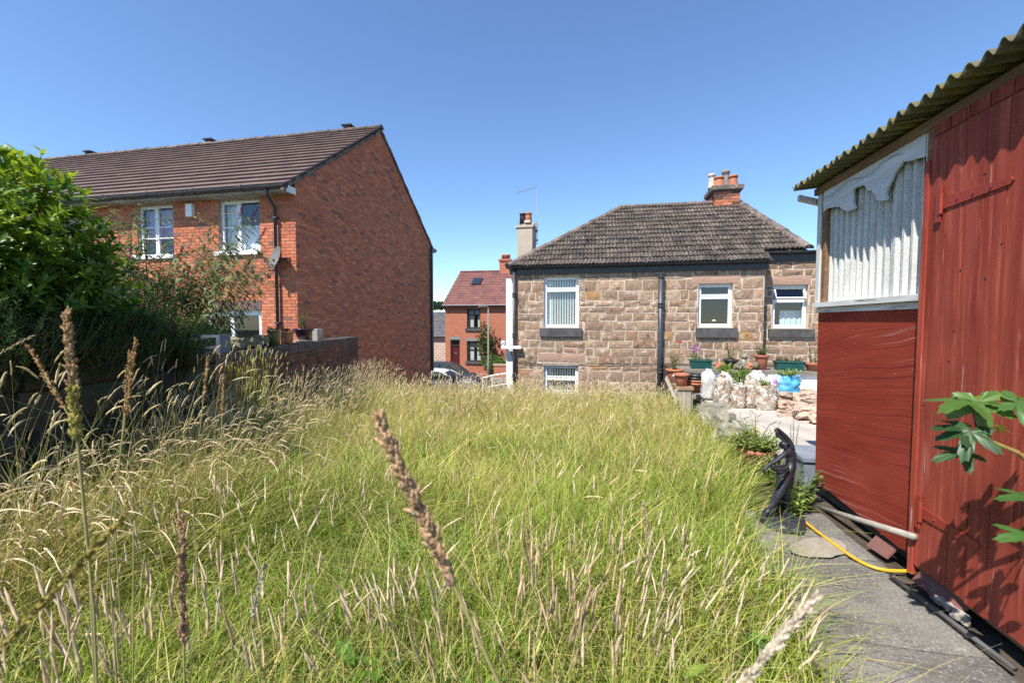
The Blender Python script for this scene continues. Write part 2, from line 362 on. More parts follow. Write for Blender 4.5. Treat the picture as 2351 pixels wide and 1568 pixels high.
def tuft_arrays(P, H, lean, curve, width, col, tipcol, nseg=4):
    """vectorised blades: P (n,3), H (n), lean (n,2) horizontal reach / height at the tip, width (n), colours (n,3)"""
    n = len(P); t = np.linspace(0, 1, nseg+1)[None, :, None]
    off = np.concatenate([lean, np.zeros((n, 1))], 1)[:, None, :] * H[:, None, None] * (t ** curve[:, None, None])
    ln = np.linalg.norm(lean, axis=1)
    zz = H[:, None, None] * (t - .35 * np.minimum(ln, 1.2)[:, None, None] * t ** 2.4)
    c = P[:, None, :] + off; c[:, :, 2:3] += zz
    a = G.uniform(0, 2*np.pi, n); side = np.stack([np.cos(a), np.sin(a), np.zeros(n)], 1)[:, None, :]
    wd = width[:, None, None] * (1 - t ** 1.6) * .5 + .0002
    V = np.stack([c - side*wd, c + side*wd], 2).reshape(n, -1, 3)
    k = 2 * (nseg + 1); base = (np.arange(n) * k)[:, None, None]
    q = np.array([[2*i, 2*i+1, 2*i+3, 2*i+2] for i in range(nseg)])[None]
    Q = (base + q).reshape(-1, 4)
    tt = np.repeat(t[0, :, 0], 2)[None, :, None]
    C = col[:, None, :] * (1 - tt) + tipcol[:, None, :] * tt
    return V.reshape(-1, 3), Q, C.reshape(-1, 3)
def join_arrays(parts):
    V, Q, C = [], [], []; o = 0
    for v, q, c in parts: V.append(v); Q.append(q + o); C.append(c); o += len(v)
    return np.concatenate(V), np.concatenate(Q), np.concatenate(C)

def leaves(name, mat, parent, P, D, N, Ln, W, col, fold=.18, droop=.15, at=None):
    """leaf-shaped meshes: point P, direction D, face normal N, length, width, colour per leaf"""
    P, D, N = (np.asarray(x, float) for x in (P, D, N)); n = len(P)
    Ln = np.broadcast_to(np.asarray(Ln, float), n)[:, None]; W = np.broadcast_to(np.asarray(W, float), n)[:, None]
    D = D / (np.linalg.norm(D, axis=1)[:, None] + 1e-9); N = N - D * (N*D).sum(1)[:, None]; N = N / (np.linalg.norm(N, axis=1)[:, None] + 1e-9)
    Sd = np.cross(D, N)
    v0 = P; m1 = P + D*Ln*.32 - N*Ln*fold*.35; m2 = P + D*Ln*.68 - N*Ln*(fold*.35 + droop*.4)
    l1 = P + D*Ln*.3 + Sd*W*.48; r1 = P + D*Ln*.3 - Sd*W*.48
    l2 = P + D*Ln*.66 + Sd*W*.38 - N*Ln*droop*.4; r2 = P + D*Ln*.66 - Sd*W*.38 - N*Ln*droop*.4
    tp = P + D*Ln - N*Ln*droop
    V = np.stack([v0, l1, m1, r1, l2, m2, r2, tp], 1).reshape(-1, 3); b = (np.arange(n)*8)[:, None, None]
    T = (b + np.array([[0, 2, 1], [0, 3, 2], [4, 5, 7], [5, 6, 7]])[None]).reshape(-1, 3)
    Q = (b + np.array([[1, 2, 5, 4], [2, 3, 6, 5]])[None]).reshape(-1, 4)
    C = np.repeat(np.broadcast_to(np.asarray(col, float), (n, 3)), 8, 0)
    base = wl(parent) if parent else Vector(at or (0, 0, 0))
    me = flat_mesh(name, V - np.array(base), Q, T, C, mat)
    return link(name, me, parent, base)
def unit(n):
    v = G.normal(size=(n, 3)); return v / np.linalg.norm(v, axis=1)[:, None]
def jitter(c, n, h=.25, s=None):
    """n colours scattered about one"""
    k = G.uniform(1-h, 1+h, (n, 1)); c = np.asarray(c)[None] * k * G.uniform(.92, 1.08, (n, 3)); return np.clip(c, 0, 1)

# ------------------------------------------------------------------ the ground
WA, WB_ = Vector((-2.613, -.086, 0)), None            # boundary wall line in camera plan: X = -(2.613 + .086 * depth)
def plan(X, D_):                                       # camera plan (right, depth) -> world x, y
    return (X * cy_ - D_ * sy_, X * sy_ + D_ * cy_)
def cam_plan(x, y): return (x * cy_ + y * sy_, y * cy_ - x * sy_)
def wall_x(D_): return -(2.613 + .086 * D_)
RIGHT_EDGE = [(-3, .64), (.5, .70), (1.66, .73), (2.3, .79), (2.96, .88), (3.3, .98), (4.0, 1.28), (5.0, 1.42), (6.4, 1.44), (7.4, 1.44), (8.6, 1.35), (12, 1.3)]
def lawn_right(y): return float(np.interp(y, [a for a, _ in RIGHT_EDGE], [b for _, b in RIGHT_EDGE]))
def sm(a, b, t): t = min(1, max(0, (t-a)/(b-a))); return t*t*(3-2*t)
def ground_z(x, y):
    X, D_ = cam_plan(x, y)
    lawn = -.12 - .052 * max(0, min(y, 8.6)) + .035 * noise.noise((x*.8, y*.8, 0))
    z = lawn
    z += (-1.35 - lawn) * sm(8.5, 9.3, y) * (1 - sm(1.25, 1.5, x))      # yard in front of the basement window
    if x > lawn_right(y): z = max(z, -.10 if y < 8.6 else (-.10 if y < 10 else -.6))
    z += (-.62 - z) * sm(0, .6, wall_x(max(D_, .5)) - X) if D_ < 11 else 0   # neighbour's garden
    z += (-2.78 - z) * sm(11.5, 19, y)
    return z
xs = sorted(set([-900, -500, -250, -120, -70, -45, -34, -28, -24] + [-22 + i for i in range(15)] + [-7 + .25*i for i in range(53)] + [6.5, 7, 8, 10, 13, 17, 22, 30, 45, 70, 120, 250, 500, 900]))
ys = sorted(set([-60, -30, -15, -8, -4] + [-2.5 + .25*i for i in range(58)] + [12.5 + .8*i for i in range(14)] + [25, 28, 32, 36, 42, 50, 65, 90, 130, 200, 320, 500, 800, 1500]))
vs = [(x, y, ground_z(x, y)) for y in ys for x in xs]; nx = len(xs)
g = MB(); g.add(vs, [(k*nx+i, k*nx+i+1, (k+1)*nx+i+1, (k+1)*nx+i) for k in range(len(ys)-1) for i in range(nx-1)])
m_ground = M('ground_earth', (.05, .042, .022), .98, col2=(.045, .06, .018), scale=3, bump=.6, bscale=25)
tag(g.build('ground', m_ground, smooth=True), 'rough earth and turf under the long grass, falling to the street', kind='structure')
# street below
m = MB().box(-60, 60, 20.6, 26.9, -2.82, -2.75); tag(m.build('road', m_asphalt), 'grey asphalt street below the garden', kind='structure')
for nm_, y0, y1 in (('pavement_near', 19.0, 20.6), ('pavement_far', 26.9, 28.6)):
    tag(MB().box(-60, 60, y0, y1, -2.85, -2.63).build(nm_, m_pave), 'concrete pavement with kerb beside the street', kind='structure')
# unseen pale slab added between the two houses to bounce light onto the gable
dvx = [-6.75 + .42*i for i in range(8)]; dvy = [9.9 + .5*i for i in range(19)]
dvm = MB(); dvm.add([(x, y, ground_z(x, y) + .03) for y in dvy for x in dvx], [(k*8+i, k*8+i+1, k*8+i+9, k*8+i+8) for k in range(18) for i in range(7)])
tag(dvm.build('bounce_slab', m_patio), 'unseen pale slab added to bounce light onto the brick gable', kind='structure')
# far hill with fields
m_hill = M('hill_field', (.23, .27, .12), .95, col2=(.30, .31, .16), scale=.012, lo=.45, hi=.5, col3=(.10, .15, .06), scale3=.03, lo3=.55, hi3=.6, fine=0)
hv = []; n_h = 40
for k in range(14):
    for i in range(n_h):
        x = -420 + i * 16; y = 420 + k * 22; t = k / 13
        hv.append((x, y, -6 + 28 * math.sin(min(1, t*1.25) * math.pi/2) * (.75 + .35*noise.noise((x*.006, y*.003, 2))) * math.sin(math.pi * (i+.5)/n_h) ** .5))
h = MB().add(hv, [(k*n_h+i, k*n_h+i+1, (k+1)*n_h+i+1, (k+1)*n_h+i) for k in range(13) for i in range(n_h-1)])
tag(h.build('hill', m_hill, smooth=True), 'pale green hillside of fields beyond the rooftops', kind='structure')
# hedge trees on the hill
for i, px in enumerate((990, 996, 1004, 1011, 1016, 1000)):
    q = dep(px, 702, 520 + 10*i); n = 260; pts = unit(n) * np.array([7, 7, 4.5]) * G.uniform(.5, 1, (n, 1)) ** .4
    t = thing('hill_tree', 'dark round tree far off on the hillside', 'tree', (q.x, q.y, q.z - 6), 'trees on the far hillside')
    MB().tube([(q.x, q.y, q.z-6), (q.x, q.y, q.z)], [.8, .4], 6).build('trunk', m_bark, t)
    leaves('crown', m_matt, t, pts + np.array(q), unit(n), unit(n), 2.6, 2.2, jitter((.055, .085, .04), n))

# path of concrete slabs beside the shed
path = tag(thing('path', 'worn grey concrete path slabs beside the red shed', None, (1.1, 2, 0)), None, kind='structure')
def slab(pts, mat, parent, t=.10, name='slab', z=0.0):
    n_ = 7; m = MB(); a = [Vector((p[0], p[1], z)) for p in pts]
    # 4 corners -> fine grid with an uneven rim
    vs = []; N_ = 13
    for k in range(N_):
        for i in range(N_):
            u, v = i/(N_-1), k/(N_-1)
            p = a[0]*(1-u)*(1-v) + a[1]*u*(1-v) + a[2]*u*v + a[3]*(1-u)*v
            e = i in (0, N_-1) or k in (0, N_-1); nv = noise.noise_vector(Vector((p.x*4, p.y*4, 7)))
            vs.append((p.x + (nv.x*.012 if e else 0), p.y + (nv.y*.008 if e else 0), z + nv.z*.005 - (.010 if e else 0)))
    fs = [(k*N_+i, k*N_+i+1, (k+1)*N_+i+1, (k+1)*N_+i) for k in range(N_-1) for i in range(N_-1)]
    ring = list(range(N_)) + [k*N_+N_-1 for k in range(1, N_)] + [(N_-1)*N_+i for i in range(N_-2, -1, -1)] + [k*N_ for k in range(N_-2, 0, -1)]
    b = len(vs); vs += [(vs[r][0], vs[r][1], z - t) for r in ring]; L_ = len(ring)
    fs += [(ring[(q+1) % L_], ring[q], b+q, b+(q+1) % L_) for q in range(L_)]
    return m.add(vs, fs).build(name, mat, parent)
E_ = lambda y: float(np.interp(y, [-3, .5, 1.66, 2.96, 4], [.70, .72, .78, .95, 1.3]))
for y0, y1 in ((-.6, .42), (.43, 1.08), (1.085, 1.86), (1.868, 2.52)):
    slab([(E_(y0), y0), (1.455, y0), (1.455, y1), (E_(y1), y1)], m_conc, path)
slab([(E_(2.53), 2.528), (1.45, 2.528), (1.44, 3.10), (E_(3.0), 3.04)], m_conc, path)
tag(MB().box(1.46, 1.70, -.6, 3.7, -.2, -.02).build('soil_strip', m_soil), 'dark soil gap between the path and the shed', kind='structure')
patch = MB(); ring_ = []
for k in range(48):
    q = 2*math.pi*k/48; p_ = onZ(1879 + 62*math.cos(q)*(1+.06*math.sin(3*q)), 1257 + 25*math.sin(q)*(1+.08*math.cos(2*q)), .007); nz_ = noise.noise_vector((p_.x*14, p_.y*14, 2))*.014; ring_.append((p_.x + nz_.x, p_.y + nz_.y, .0065))
patch.prism(ring_, (0, 0, .003)); patch.build('mortar_patch', M('dried_mortar', (.30, .26, .21), .95, col2=(.24, .205, .17), scale=9, bump=.3, bscale=90), path)
# patio behind the shed
tag(MB().box(1.66, 5.2, 3.95, 8.3, -.12, 0).build('patio', m_patio), 'pale sunlit concrete patio behind the red shed', kind='structure')

# ------------------------------------------------------------------ sash / casement windows
def window(parent, Y, px0, py0, px1, py1, set_=.09, transom=None, mull=None, bars=(), blind=None, sill=None, opened=False, fr=.046, depth=.9, name='window', room=m_room, vent=None):
    a, b = onY(px0, py0, Y), onY(px1, py1, Y); x0, x1, z1, z0 = a.x, b.x, a.z, b.z
    yf = Y + set_; f = MB()
    f.box(x0, x0+fr, yf, yf+.06, z0, z1); f.box(x1-fr, x1, yf, yf+.06, z0, z1)
    f.box(x0+fr, x1-fr, yf, yf+.06, z0, z0+fr); f.box(x0+fr, x1-fr, yf, yf+.06, z1-fr, z1)
    win = f.build(name, m_white, parent)
    cells = [(x0+fr, x1-fr, z0+fr, z1-fr)]
    if transom:
        zt = onY(px0, transom, Y).z
        MB().box(x0+fr, x1-fr, yf-.004, yf+.055, zt-.025, zt+.025).build('transom', m_white, win)
        cells = [(x0+fr, x1-fr, z0+fr, zt-.025), (x0+fr, x1-fr, zt+.025, z1-fr)]
    if mull:
        xm = onY(mull, 700, Y).x
        MB().box(xm-.03, xm+.03, yf-.003, yf+.056, z0+fr, z1-fr).build('mullion', m_white, win)
        cells = [c for q in cells for c in ((q[0], xm-.03, q[2], q[3]), (xm+.03, q[1], q[2], q[3]))]
    for k, c in enumerate(cells):
        s = MB(); w_ = .028 if not (mull and k == 1) else .014
        op = opened and transom and k == 1
        ys_ = yf - .012
        def T(x, y, z):
            if op:
                an = math.radians(24); dz, dy = z - c[3], y - ys_
                return (x, ys_ + dy*math.cos(an) + dz*math.sin(an), c[3] + dz*math.cos(an) - dy*math.sin(an) )
            return (x, y, z)
        for bx in ((c[0], c[0]+w_, c[2], c[3]), (c[1]-w_, c[1], c[2], c[3]), (c[0]+w_, c[1]-w_, c[2], c[2]+w_), (c[0]+w_, c[1]-w_, c[3]-w_, c[3])):
            mbx = MB().box(bx[0], bx[1], ys_, ys_+.05, bx[2], bx[3]); mbx.v = [T(*p) for p in mbx.v]; s.add(mbx.v, mbx.f)
        s.build('sash', m_white, win)
        gp = MB(); gp.add([T(c[0]+w_, yf+.02, c[2]+w_), T(c[1]-w_, yf+.02, c[2]+w_), T(c[1]-w_, yf+.02, c[3]-w_), T(c[0]+w_, yf+.02, c[3]-w_)], [(0, 1, 2, 3)])
        gp.build('pane', m_glass, win)
        for bz in bars:
            zb = onY(px0, bz, Y).z
            if c[2] < zb < c[3]: MB().box(c[0]+w_, c[1]-w_, yf+.004, yf+.018, zb-.012, zb+.012).build('glazing_bar', m_white, win)
    r = MB(); yb = yf + .065; q = [(x0, yb, z0), (x1, yb, z0), (x1, yb, z1), (x0, yb, z1)]; bk = [(p[0], yb+depth, p[2]) for p in q]
    r.add(q + bk, [(4, 5, 6, 7), (0, 1, 5, 4), (1, 2, 6, 5), (2, 3, 7, 6), (3, 0, 4, 7)]); r.build('room_beyond', room, win)
    if blind == 'slats':
        n = int((x1-x0-2*fr)/.062)
        for k in range(n):
            xk = x0 + fr + (x1-x0-2*fr)*(k+.5)/n
            ax = Vector((.019, .012, 0)) if k > 1 else Vector((.034, .004, 0))
            MB().obox((xk, yf+.10, (z0+z1)/2), ax, Vector((-.0005, .0005, 0)), (0, 0, (z1-z0)/2-.03)).build('blind_slat', m_blind, win)
    elif blind:
        for bx0, bz0, bx1, bz1, mt in blind:
            p, q = onY(bx0, bz0, Y+.2), onY(bx1, bz1, Y+.2); nn = max(2, int((q.x-p.x)/.03)); cv = MB()
            cv.add([(p.x + (q.x-p.x)*k/nn, yf+.16+.012*math.sin(k*1.7), zz) for zz in (q.z, p.z) for k in range(nn+1)], [(k, k+1, nn+k+2, nn+k+1) for k in range(nn)])
            cv.build('curtain', mt, win)
    if sill:
        p, q = onY(sill[0], sill[1], Y), onY(sill[2], sill[3], Y); mt, pr = sill[4], sill[5]
        sm_ = MB(); sm_.box(p.x, q.x, Y-pr, Y+set_+.03, q.z, p.z); sm_.build('sill', mt, parent)
    return (x0, x1, z0, z1)

# ------------------------------------------------------------------ sandstone cottage
YW, YR = 10.5, 10.88
sh = thing('stone_house', 'sandstone cottage with hipped tiled roof and black gutters behind the grass', 'house', (1.5, 12.5, -1.4))
XL, XP, XE = onY(1178, 738, YW).x, onY(1753, 738, YW).x, 6.2
ZE = 2.42
def hol(Y, a, b, c, d): p, q = onY(a, b, Y), onY(c, d, Y); return (p.x, q.x, q.z, p.z)
H1, H0, H2 = hol(YW, 1248, 636, 1328, 752), hol(YW, 1248, 838, 1327, 905), hol(YW, 1604, 652, 1681, 751)
H3 = hol(YR, 1775, 655, 1853, 753)
def backing(parent, Y, x0, x1, z0, z1, holes, mat, t=.3, rec=.002, name='wall'):
    rs = [(x0, x1, z0, z1)]
    for hh in holes: rs = cut(rs, hh, .001)
    b = MB()
    for r in rs: b.box(r[0], r[1], Y+rec, Y+t, r[2], r[3])
    return b.build(name, mat, parent)
wl_f = backing(sh, YW, XL, XP, -1.6, ZE, [H1, H0, H2], m_mort)
wl_r = backing(sh, YR, XP-.02, XE, -1.6, ZE+.2, [H3], m_mort)
MB().box(XP-.29, XP-.004, YW+.30, YR+.02, -1.6, ZE).build('return_wall', m_mort, sh)
MB().box(XL, XL+.3, YW+.3, 15.9, -1.6, ZE).build('side_wall', m_render, sh)
MB().box(XE-.3, XE, YR+.3, 15.9, -1.6, ZE).build('side_wall', m_render, sh)
MB().box(XL, XE, 15.9, 16.2, -1.6, ZE).build('back_wall', m_render, sh)
def lint(Y, px0, py0, px1, py1, parent, pr=.012, split=1):
    p, q = onY(px0, py0, Y), onY(px1, py1, Y); wd = (q.x-p.x)/split
    for k in range(split):
        me = stone_mesh(wd-.012, p.z-q.z-.012, m_lintel, jit=.004, bulge=.008, name='lintel')
        link('lintel', me, parent, (p.x+wd*(k+.5), Y-.006, (p.z+q.z)/2))
    return (p.x, q.x, q.z, p.z)
l0 = lint(YW, 1234, 810, 1343, 832, sh, split=2); l2 = lint(YW, 1588, 634, 1700, 650, sh); l3 = lint(YR, 1762, 634, 1862, 654, sh)
def sillhole(Y, a, b, c, d): return hol(Y, a, b, c, d)
s1 = (1240, 753, 1336, 773); s2 = (1597, 753, 1692, 775); s3 = (1763, 755, 1867, 774)
WST = lambda: R.choice((.20, .27, .34, .38, .46, .56, .30, .40, .17))
st = masonry(XL+.12, XP, -1.0, ZE, lambda: R.choice((.15, .19, .21, .23, .25, .28)), WST, .028, [H1, H0, H2, l0, l2, hol(YW, *s1), hol(YW, *s2)])
for x0, x1, z0, z1 in st:
    link('stone', stone_mesh(x1-x0, z1-z0, m_stone), sh, ((x0+x1)/2, YW - U(.0, .012), (z0+z1)/2))
st = masonry(XP+.01, 5.3, -.4, ZE+.2, lambda: R.choice((.15, .18, .20, .23, .26)), WST, .034, [H3, l3, hol(YR, *s3)])
for x0, x1, z0, z1 in st:
    link('stone', stone_mesh(x1-x0, z1-z0, m_stone), sh, ((x0+x1)/2, YR - U(.0, .012), (z0+z1)/2))
for k, (z0, z1) in enumerate([(-.35 + .235*i, -.35 + .235*(i+1) - .025) for i in range(11)]):        # quoin faces of the projecting corner
    me = stone_mesh(.30, z1-z0, m_stone); link('stone', me, sh, (XP - .001, (YW+YR)/2 + .005, (z0+z1)/2), math.pi/2)
for r in masonry(XL, XL+.12, -1.0, ZE, .075, .12, .010, [], None):                                # brick edge at the left corner
    link('brick', brick_mesh(m_brick), sh, ((r[0]+r[1])/2, YW-.004, (r[2]+r[3])/2), 0, (r[1]-r[0], .05, r[3]-r[2]))
window(sh, YW, 1248, 636, 1328, 752, transom=665, blind='slats', sill=(*s1, m_sill, .07))
window(sh, YW, 1248, 838, 1327, 905, transom=868, blind='slats')
window(sh, YW, 1604, 652, 1681, 751, transom=681, sill=(*s2, m_sill, .07), depth=2.0)
m_frost = M('pale_blue_blind', (.55, .66, .68), .7, fine=.04)
window(sh, YR, 1775, 655, 1853, 753, transom=690, opened=True, sill=(*s3, m_sill, .07), blind=[(1792, 713, 1846, 750, m_frost)])
fl = onY(1642, 745, YW+.1)   # small pale flower ornament on the window board
fo = thing('ornament', 'small pale flower ornament standing inside the middle cottage window', 'ornament', (fl.x, YW+.22, H2[2]+.06))
MB().tube([(fl.x, YW+.22, H2[2]+.06), (fl.x, YW+.22, H2[2]+.13)], .012, 6).build('stem', m_green, fo)
MB().lathe((fl.x, YW+.22, H2[2]+.12), [(.01, 0), (.045, .015), (.05, .03), (.02, .05)], 9).build('flower', m_wpaint, fo)
# eaves
def gutter(parent, x0, x1, y, z, mat, r=.06, n=7, seg=1.8):
    vs = []; 
    for x in (x0, x1):
        for k in range(n):
            q = math.pi + math.pi*k/(n-1); vs.append((x, y + r*math.cos(q), z + r*math.sin(q)))
        for k in range(n-1, -1, -1):
            q = math.pi + math.pi*k/(n-1); vs.append((x, y + (r-.006)*math.cos(q), z + (r-.006)*math.sin(q)))
    k2 = 2*n; fs = [(i, (i+1) % k2, k2+(i+1) % k2, k2+i) for i in range(k2)] + [tuple(range(k2-1, -1, -1)), tuple(range(k2, 2*k2))]
    g_ = MB().add(vs, fs).build('gutter', mat, parent)
    x = x0 + .5
    while x < x1 - .2:
        MB().tube([(x-.03, y, z-.002), (x+.03, y, z-.002)], r+.006, 12).build('gutter_joint', mat, g_); x += seg
    return g_
MB().box(XL-.06, XP+.06, YW-.05, YW-.015, ZE-.015, 2.60).build('fascia', m_black, sh)
MB().box(XL-.06, XP+.06, YW-.045, YW+.3, ZE-.01, ZE+.03).build('soffit', m_black, sh)
MB().box(XP+.05, XE, YR-.05, YR-.015, ZE+.19, 2.845).build('fascia', m_black, sh)
gutter(sh, XL-.14, XP+.12, YW-.13, 2.60, m_pipe); gutter(sh, XP+.06, XE, YR-.12, 2.835, m_pipe)
def soilpipe(parent, x, y, z0, z1, r, joints, mat, name='soil_pipe', off=0):
    p = MB().tube([(x, y, z0), (x, y, z1)], r, 14).build(name, mat, parent, True)
    for z in joints: MB().lathe((x, y, z), [(r+.002, -.05), (r+.016, -.045), (r+.016, -.02), (r+.007, -.015), (r+.007, .03), (r+.018, .035), (r+.018, .05), (r+.002, .055)], 14).build('pipe_collar', mat, p)
    return p
xp = onY(1516, 738, YW-.1).x
soilpipe(sh, xp, YW-.11, -1.3, 2.36, .058, [2.30, 1.62, .10, -.32, .80][:4], m_pipe)
xp = onY(1180, 738, YW-.1).x
soilpipe(sh, xp, YW-.09, -1.4, 2.55, .036, [1.9, .9, -.1], m_pipe, 'rainwater_pipe')
cb = [onY(1172, 790, YW-.06), onY(1174, 815, YW-.04), onY(1190, 831, YW-.03), onY(1215, 835, YW-.03)] + [onY(1215 + 35*k, 834.5 + (k % 3)*.9, YW-.03) for k in range(1, 9)]
MB().tube(cb, .009, 5).build('cable', m_black, sh)
# roof planes
TAN = .695; Y0, Z0 = YW-.17, 2.585; YA = 13.25; ZA = Z0 + (YA-Y0)*TAN
XA0, XA1 = onY(1425, 480, YA).x, onY(1692, 478, YA).x
XR0 = XL - .14; XR1 = onY(1857, 577, YR-.15).x
def roof_z(y): return Z0 + (y-Y0)*TAN
def hipL(y): return XR0 + (XA0-XR0)*(y-Y0)/(YA-Y0)
def hipR(y): return XR1 + (XA1-XR1)*max(0, y-(YR-.17))/(YA-(YR-.17))
roof = MB(); yr = YR-.17
roof.add([(XR0, Y0, Z0-.03), (XP+.12, Y0, Z0-.03), (XP+.12, yr, roof_z(yr)-.03), (XR1, yr, roof_z(yr)-.03), (XA1, YA, ZA-.03), (XA0, YA, ZA-.03)], [(0, 1, 2, 3, 4, 5)])
yb = 2*YA - Y0; roof.add([(XR0, yb, Z0-.03), (XR1, yb, Z0-.03), (XA1, YA, ZA-.03), (XA0, YA, ZA-.03)], [(3, 2, 1, 0)])
roof.add([(XR0, Y0, Z0-.03), (XA0, YA, ZA-.03), (XR0, yb, Z0-.03)], [(0, 1, 2)]); roof.add([(XR1, yr, roof_z(yr)-.03), (XR1, yb, Z0-.03), (XA1, YA, ZA-.03)], [(0, 1, 2)])
rf = roof.build('roof', m_tile, sh)
sl = math.hypot(1, TAN); gauge = .262; NT = int(math.hypot(YA-Y0, ZA-Z0)/gauge); TW = .268
def tile_mb(x0, x1, y0, row):
    """two-roll tile on the front slope; the sides are trimmed at the hips"""
    m = MB(); n = 19; L_ = gauge*1.12; vs = []; lift = .030 + U(0, .012); dx = U(-.006, .006); tw = U(-.006, .006)
    for s_, up in ((-.02, lift), (L_, .004)):
        y = y0 + s_/sl
        for layer in (0, 1):
            for k in range(n):
                u = k/(n-1); x = x0 + (x1-x0)*u + dx
                hgt = .032*abs(math.sin(u*3*math.pi)) ** .8 + up + tw*(u-.5)*2 - (.018 if layer else 0)
                if x0 > XP and y < yr: y = yr
                x = min(max(x, hipL(y)), hipR(y) if (y > yr or x0 > XP) else XP+.14)
                vs.append((x, y - hgt*TAN/sl, roof_z(y) + hgt/sl))
    f = []
    for k in range(n-1):
        f.append((k, k+1, 2*n+k+1, 2*n+k)); f.append((n+k+1, n+k, k, k+1)[::-1])
    f += [(0, n, 3*n, 2*n), (n-1, 3*n-1, 4*n-1, 2*n-1)]
    return m.add(vs, [tuple(q) for q in f])
for row in range(NT+1):
    y0 = Y0 + row*gauge/sl
    if y0 > YA - .06: break
    ymid = y0 + .5*gauge/sl
    xl_, xr_ = hipL(ymid), (hipR(ymid) if y0 + gauge/sl > yr + .02 else XP+.12)
    k0 = math.floor((xl_-XR0)/TW) - 1; x = XR0 + k0*TW + (.5*TW if False else 0)
    while x < xr_:
        if x + TW > xl_ + .03 and x < xr_ - .03: tile_mb(x, x+TW, y0, row).build('tile', m_tile, rf)
        x += TW
def ridge_run(parent, p, q, mat, r=.10, ln=.42, name='ridge_tile'):
    p, q = Vector(p), Vector(q); d = q-p; n = max(1, int(d.length/ln)); d.normalize(); sd = d.cross(Vector((0, 0, 1))).normalized(); up = sd.cross(d)
    for k in range(n):
        a, b = p + (q-p)*(k/n), p + (q-p)*((k+1)/n); vs = []; j = U(-.008, .008)
        for c, rr in ((a, r+.008), (b + d*.02, r-.004)):
            for i in range(9):
                an = math.pi*i/8; vs.append(c + sd*math.cos(an)*rr + up*(math.sin(an)*rr*.75 - .02 + j))
        MB().add(vs, [(i, i+1, 9+i+1, 9+i) for i in range(8)] + [tuple(range(8, -1, -1)), tuple(range(9, 18))]).build(name, mat, parent)
ridge_run(rf, (XA0, YA, ZA+.02), (XA1, YA, ZA+.02), m_ridge)
ridge_run(rf, (XR0+.02, Y0+.02, Z0+.04), (XA0, YA, ZA+.03), m_ridge, name='hip_tile')
ridge_run(rf, (XR1, yr+.02, roof_z(yr)+.04), (XA1, YA, ZA+.03), m_ridge, r=.12, name='hip_tile')
# ridge chimney of brick
YC0 = 12.95; c0_, c1_ = onY(1640, 475, YC0), onY(1700, 438, YC0)
ch = MB().box(c0_.x+.01, c1_.x-.01, YC0+.012, YC0+.85, ZA-.55, c1_.z).build('chimney', m_bmort, sh)
for (u0, u1, rot, ox, oy) in ((c0_.x, c1_.x, 0, 0, YC0), (0, .86, -math.pi/2, c0_.x, YC0+.86)):
    for r in masonry(u0, u1, ZA-.30, c1_.z, .079, .226, .014, [], .113):
        cx_ = (r[0]+r[1])/2
        loc = (cx_, oy-.001, (r[2]+r[3])/2) if rot == 0 else (ox-.001, oy-cx_, (r[2]+r[3])/2)
        link('brick', brick_mesh(m_dbrick if R.random() < .35 else m_brick), ch, loc, rot, (r[1]-r[0], .05, r[3]-r[2]))
cap = MB(); zc = c1_.z
for z0, z1, o in ((0, .05, .04), (.05, .16, .075)): cap.box(c0_.x-o, c1_.x+o, YC0-o, YC0+.86+o, zc+z0, zc+z1)
cap.build('chimney_cap', m_ridge, ch)
MB().box(c0_.x-.03, c1_.x+.03, YC0-.03, YC0+.9, ZA-.38, ZA-.24).build('mortar_flashing', m_mort, ch)
m_pwhite = M('cream_chimney_pot', (.58, .51, .41), .9, col2=(.42, .36, .29), scale=9)
m_pgrey = M('grey_chimney_pot', (.20, .19, .18), .9, col2=(.28, .26, .24), scale=9)
for px, dy, hh, rr, mt in ((1634, .25, .42, .085, m_pwhite), (1651, .18, .30, .125, m_terra), (1666, .6, .62, .10, m_pgrey), (1683, .3, .36, .115, m_terra)):
    q = onY(px, 420, YC0+dy)
    MB().lathe((q.x, YC0+dy, zc+.15), [(rr*1.25, 0), (rr*1.15, .05), (rr*.95, hh*.7), (rr*.92, hh*.82), (rr*1.12, hh*.84), (rr*1.15, hh*.95), (rr*1.0, hh), (rr*.8, hh), (rr*.75, hh*.6)], 14).build('chimney_pot', mt, ch, True)
# rendered chimney at the left
YC1 = 12.7; a, b = onY(1188, 520, YC1), onY(1222, 590, YC1)
ch2 = MB().box(a.x, b.x, YC1, YC1+.8, 2.5, a.z).build('chimney', m_render, sh)
cp = MB()
for k in range(26): cp.obox((U(a.x, b.x), YC1 + U(0, .8), a.z + U(.0, .16)), (U(.07, .13), U(-.02, .02), 0), (0, U(.07, .12), .01), (0, .01, U(.03, .06)))
cp.box(a.x-.03, b.x+.03, YC1-.03, YC1+.83, a.z-.04, a.z+.03); cp.build('chimney_cap', m_render, ch2)
for px, dy, mt in ((1200, .25, m_black), (1214, .2, m_terra)):
    q = onY(px, 500, YC1+dy); MB().lathe((q.x, YC1+dy, a.z+.12), [(.10, 0), (.09, .2), (.085, .26), (.10, .27), (.10, .31), (.07, .31), (.065, .2)], 12).build('chimney_pot', mt, ch2, True)
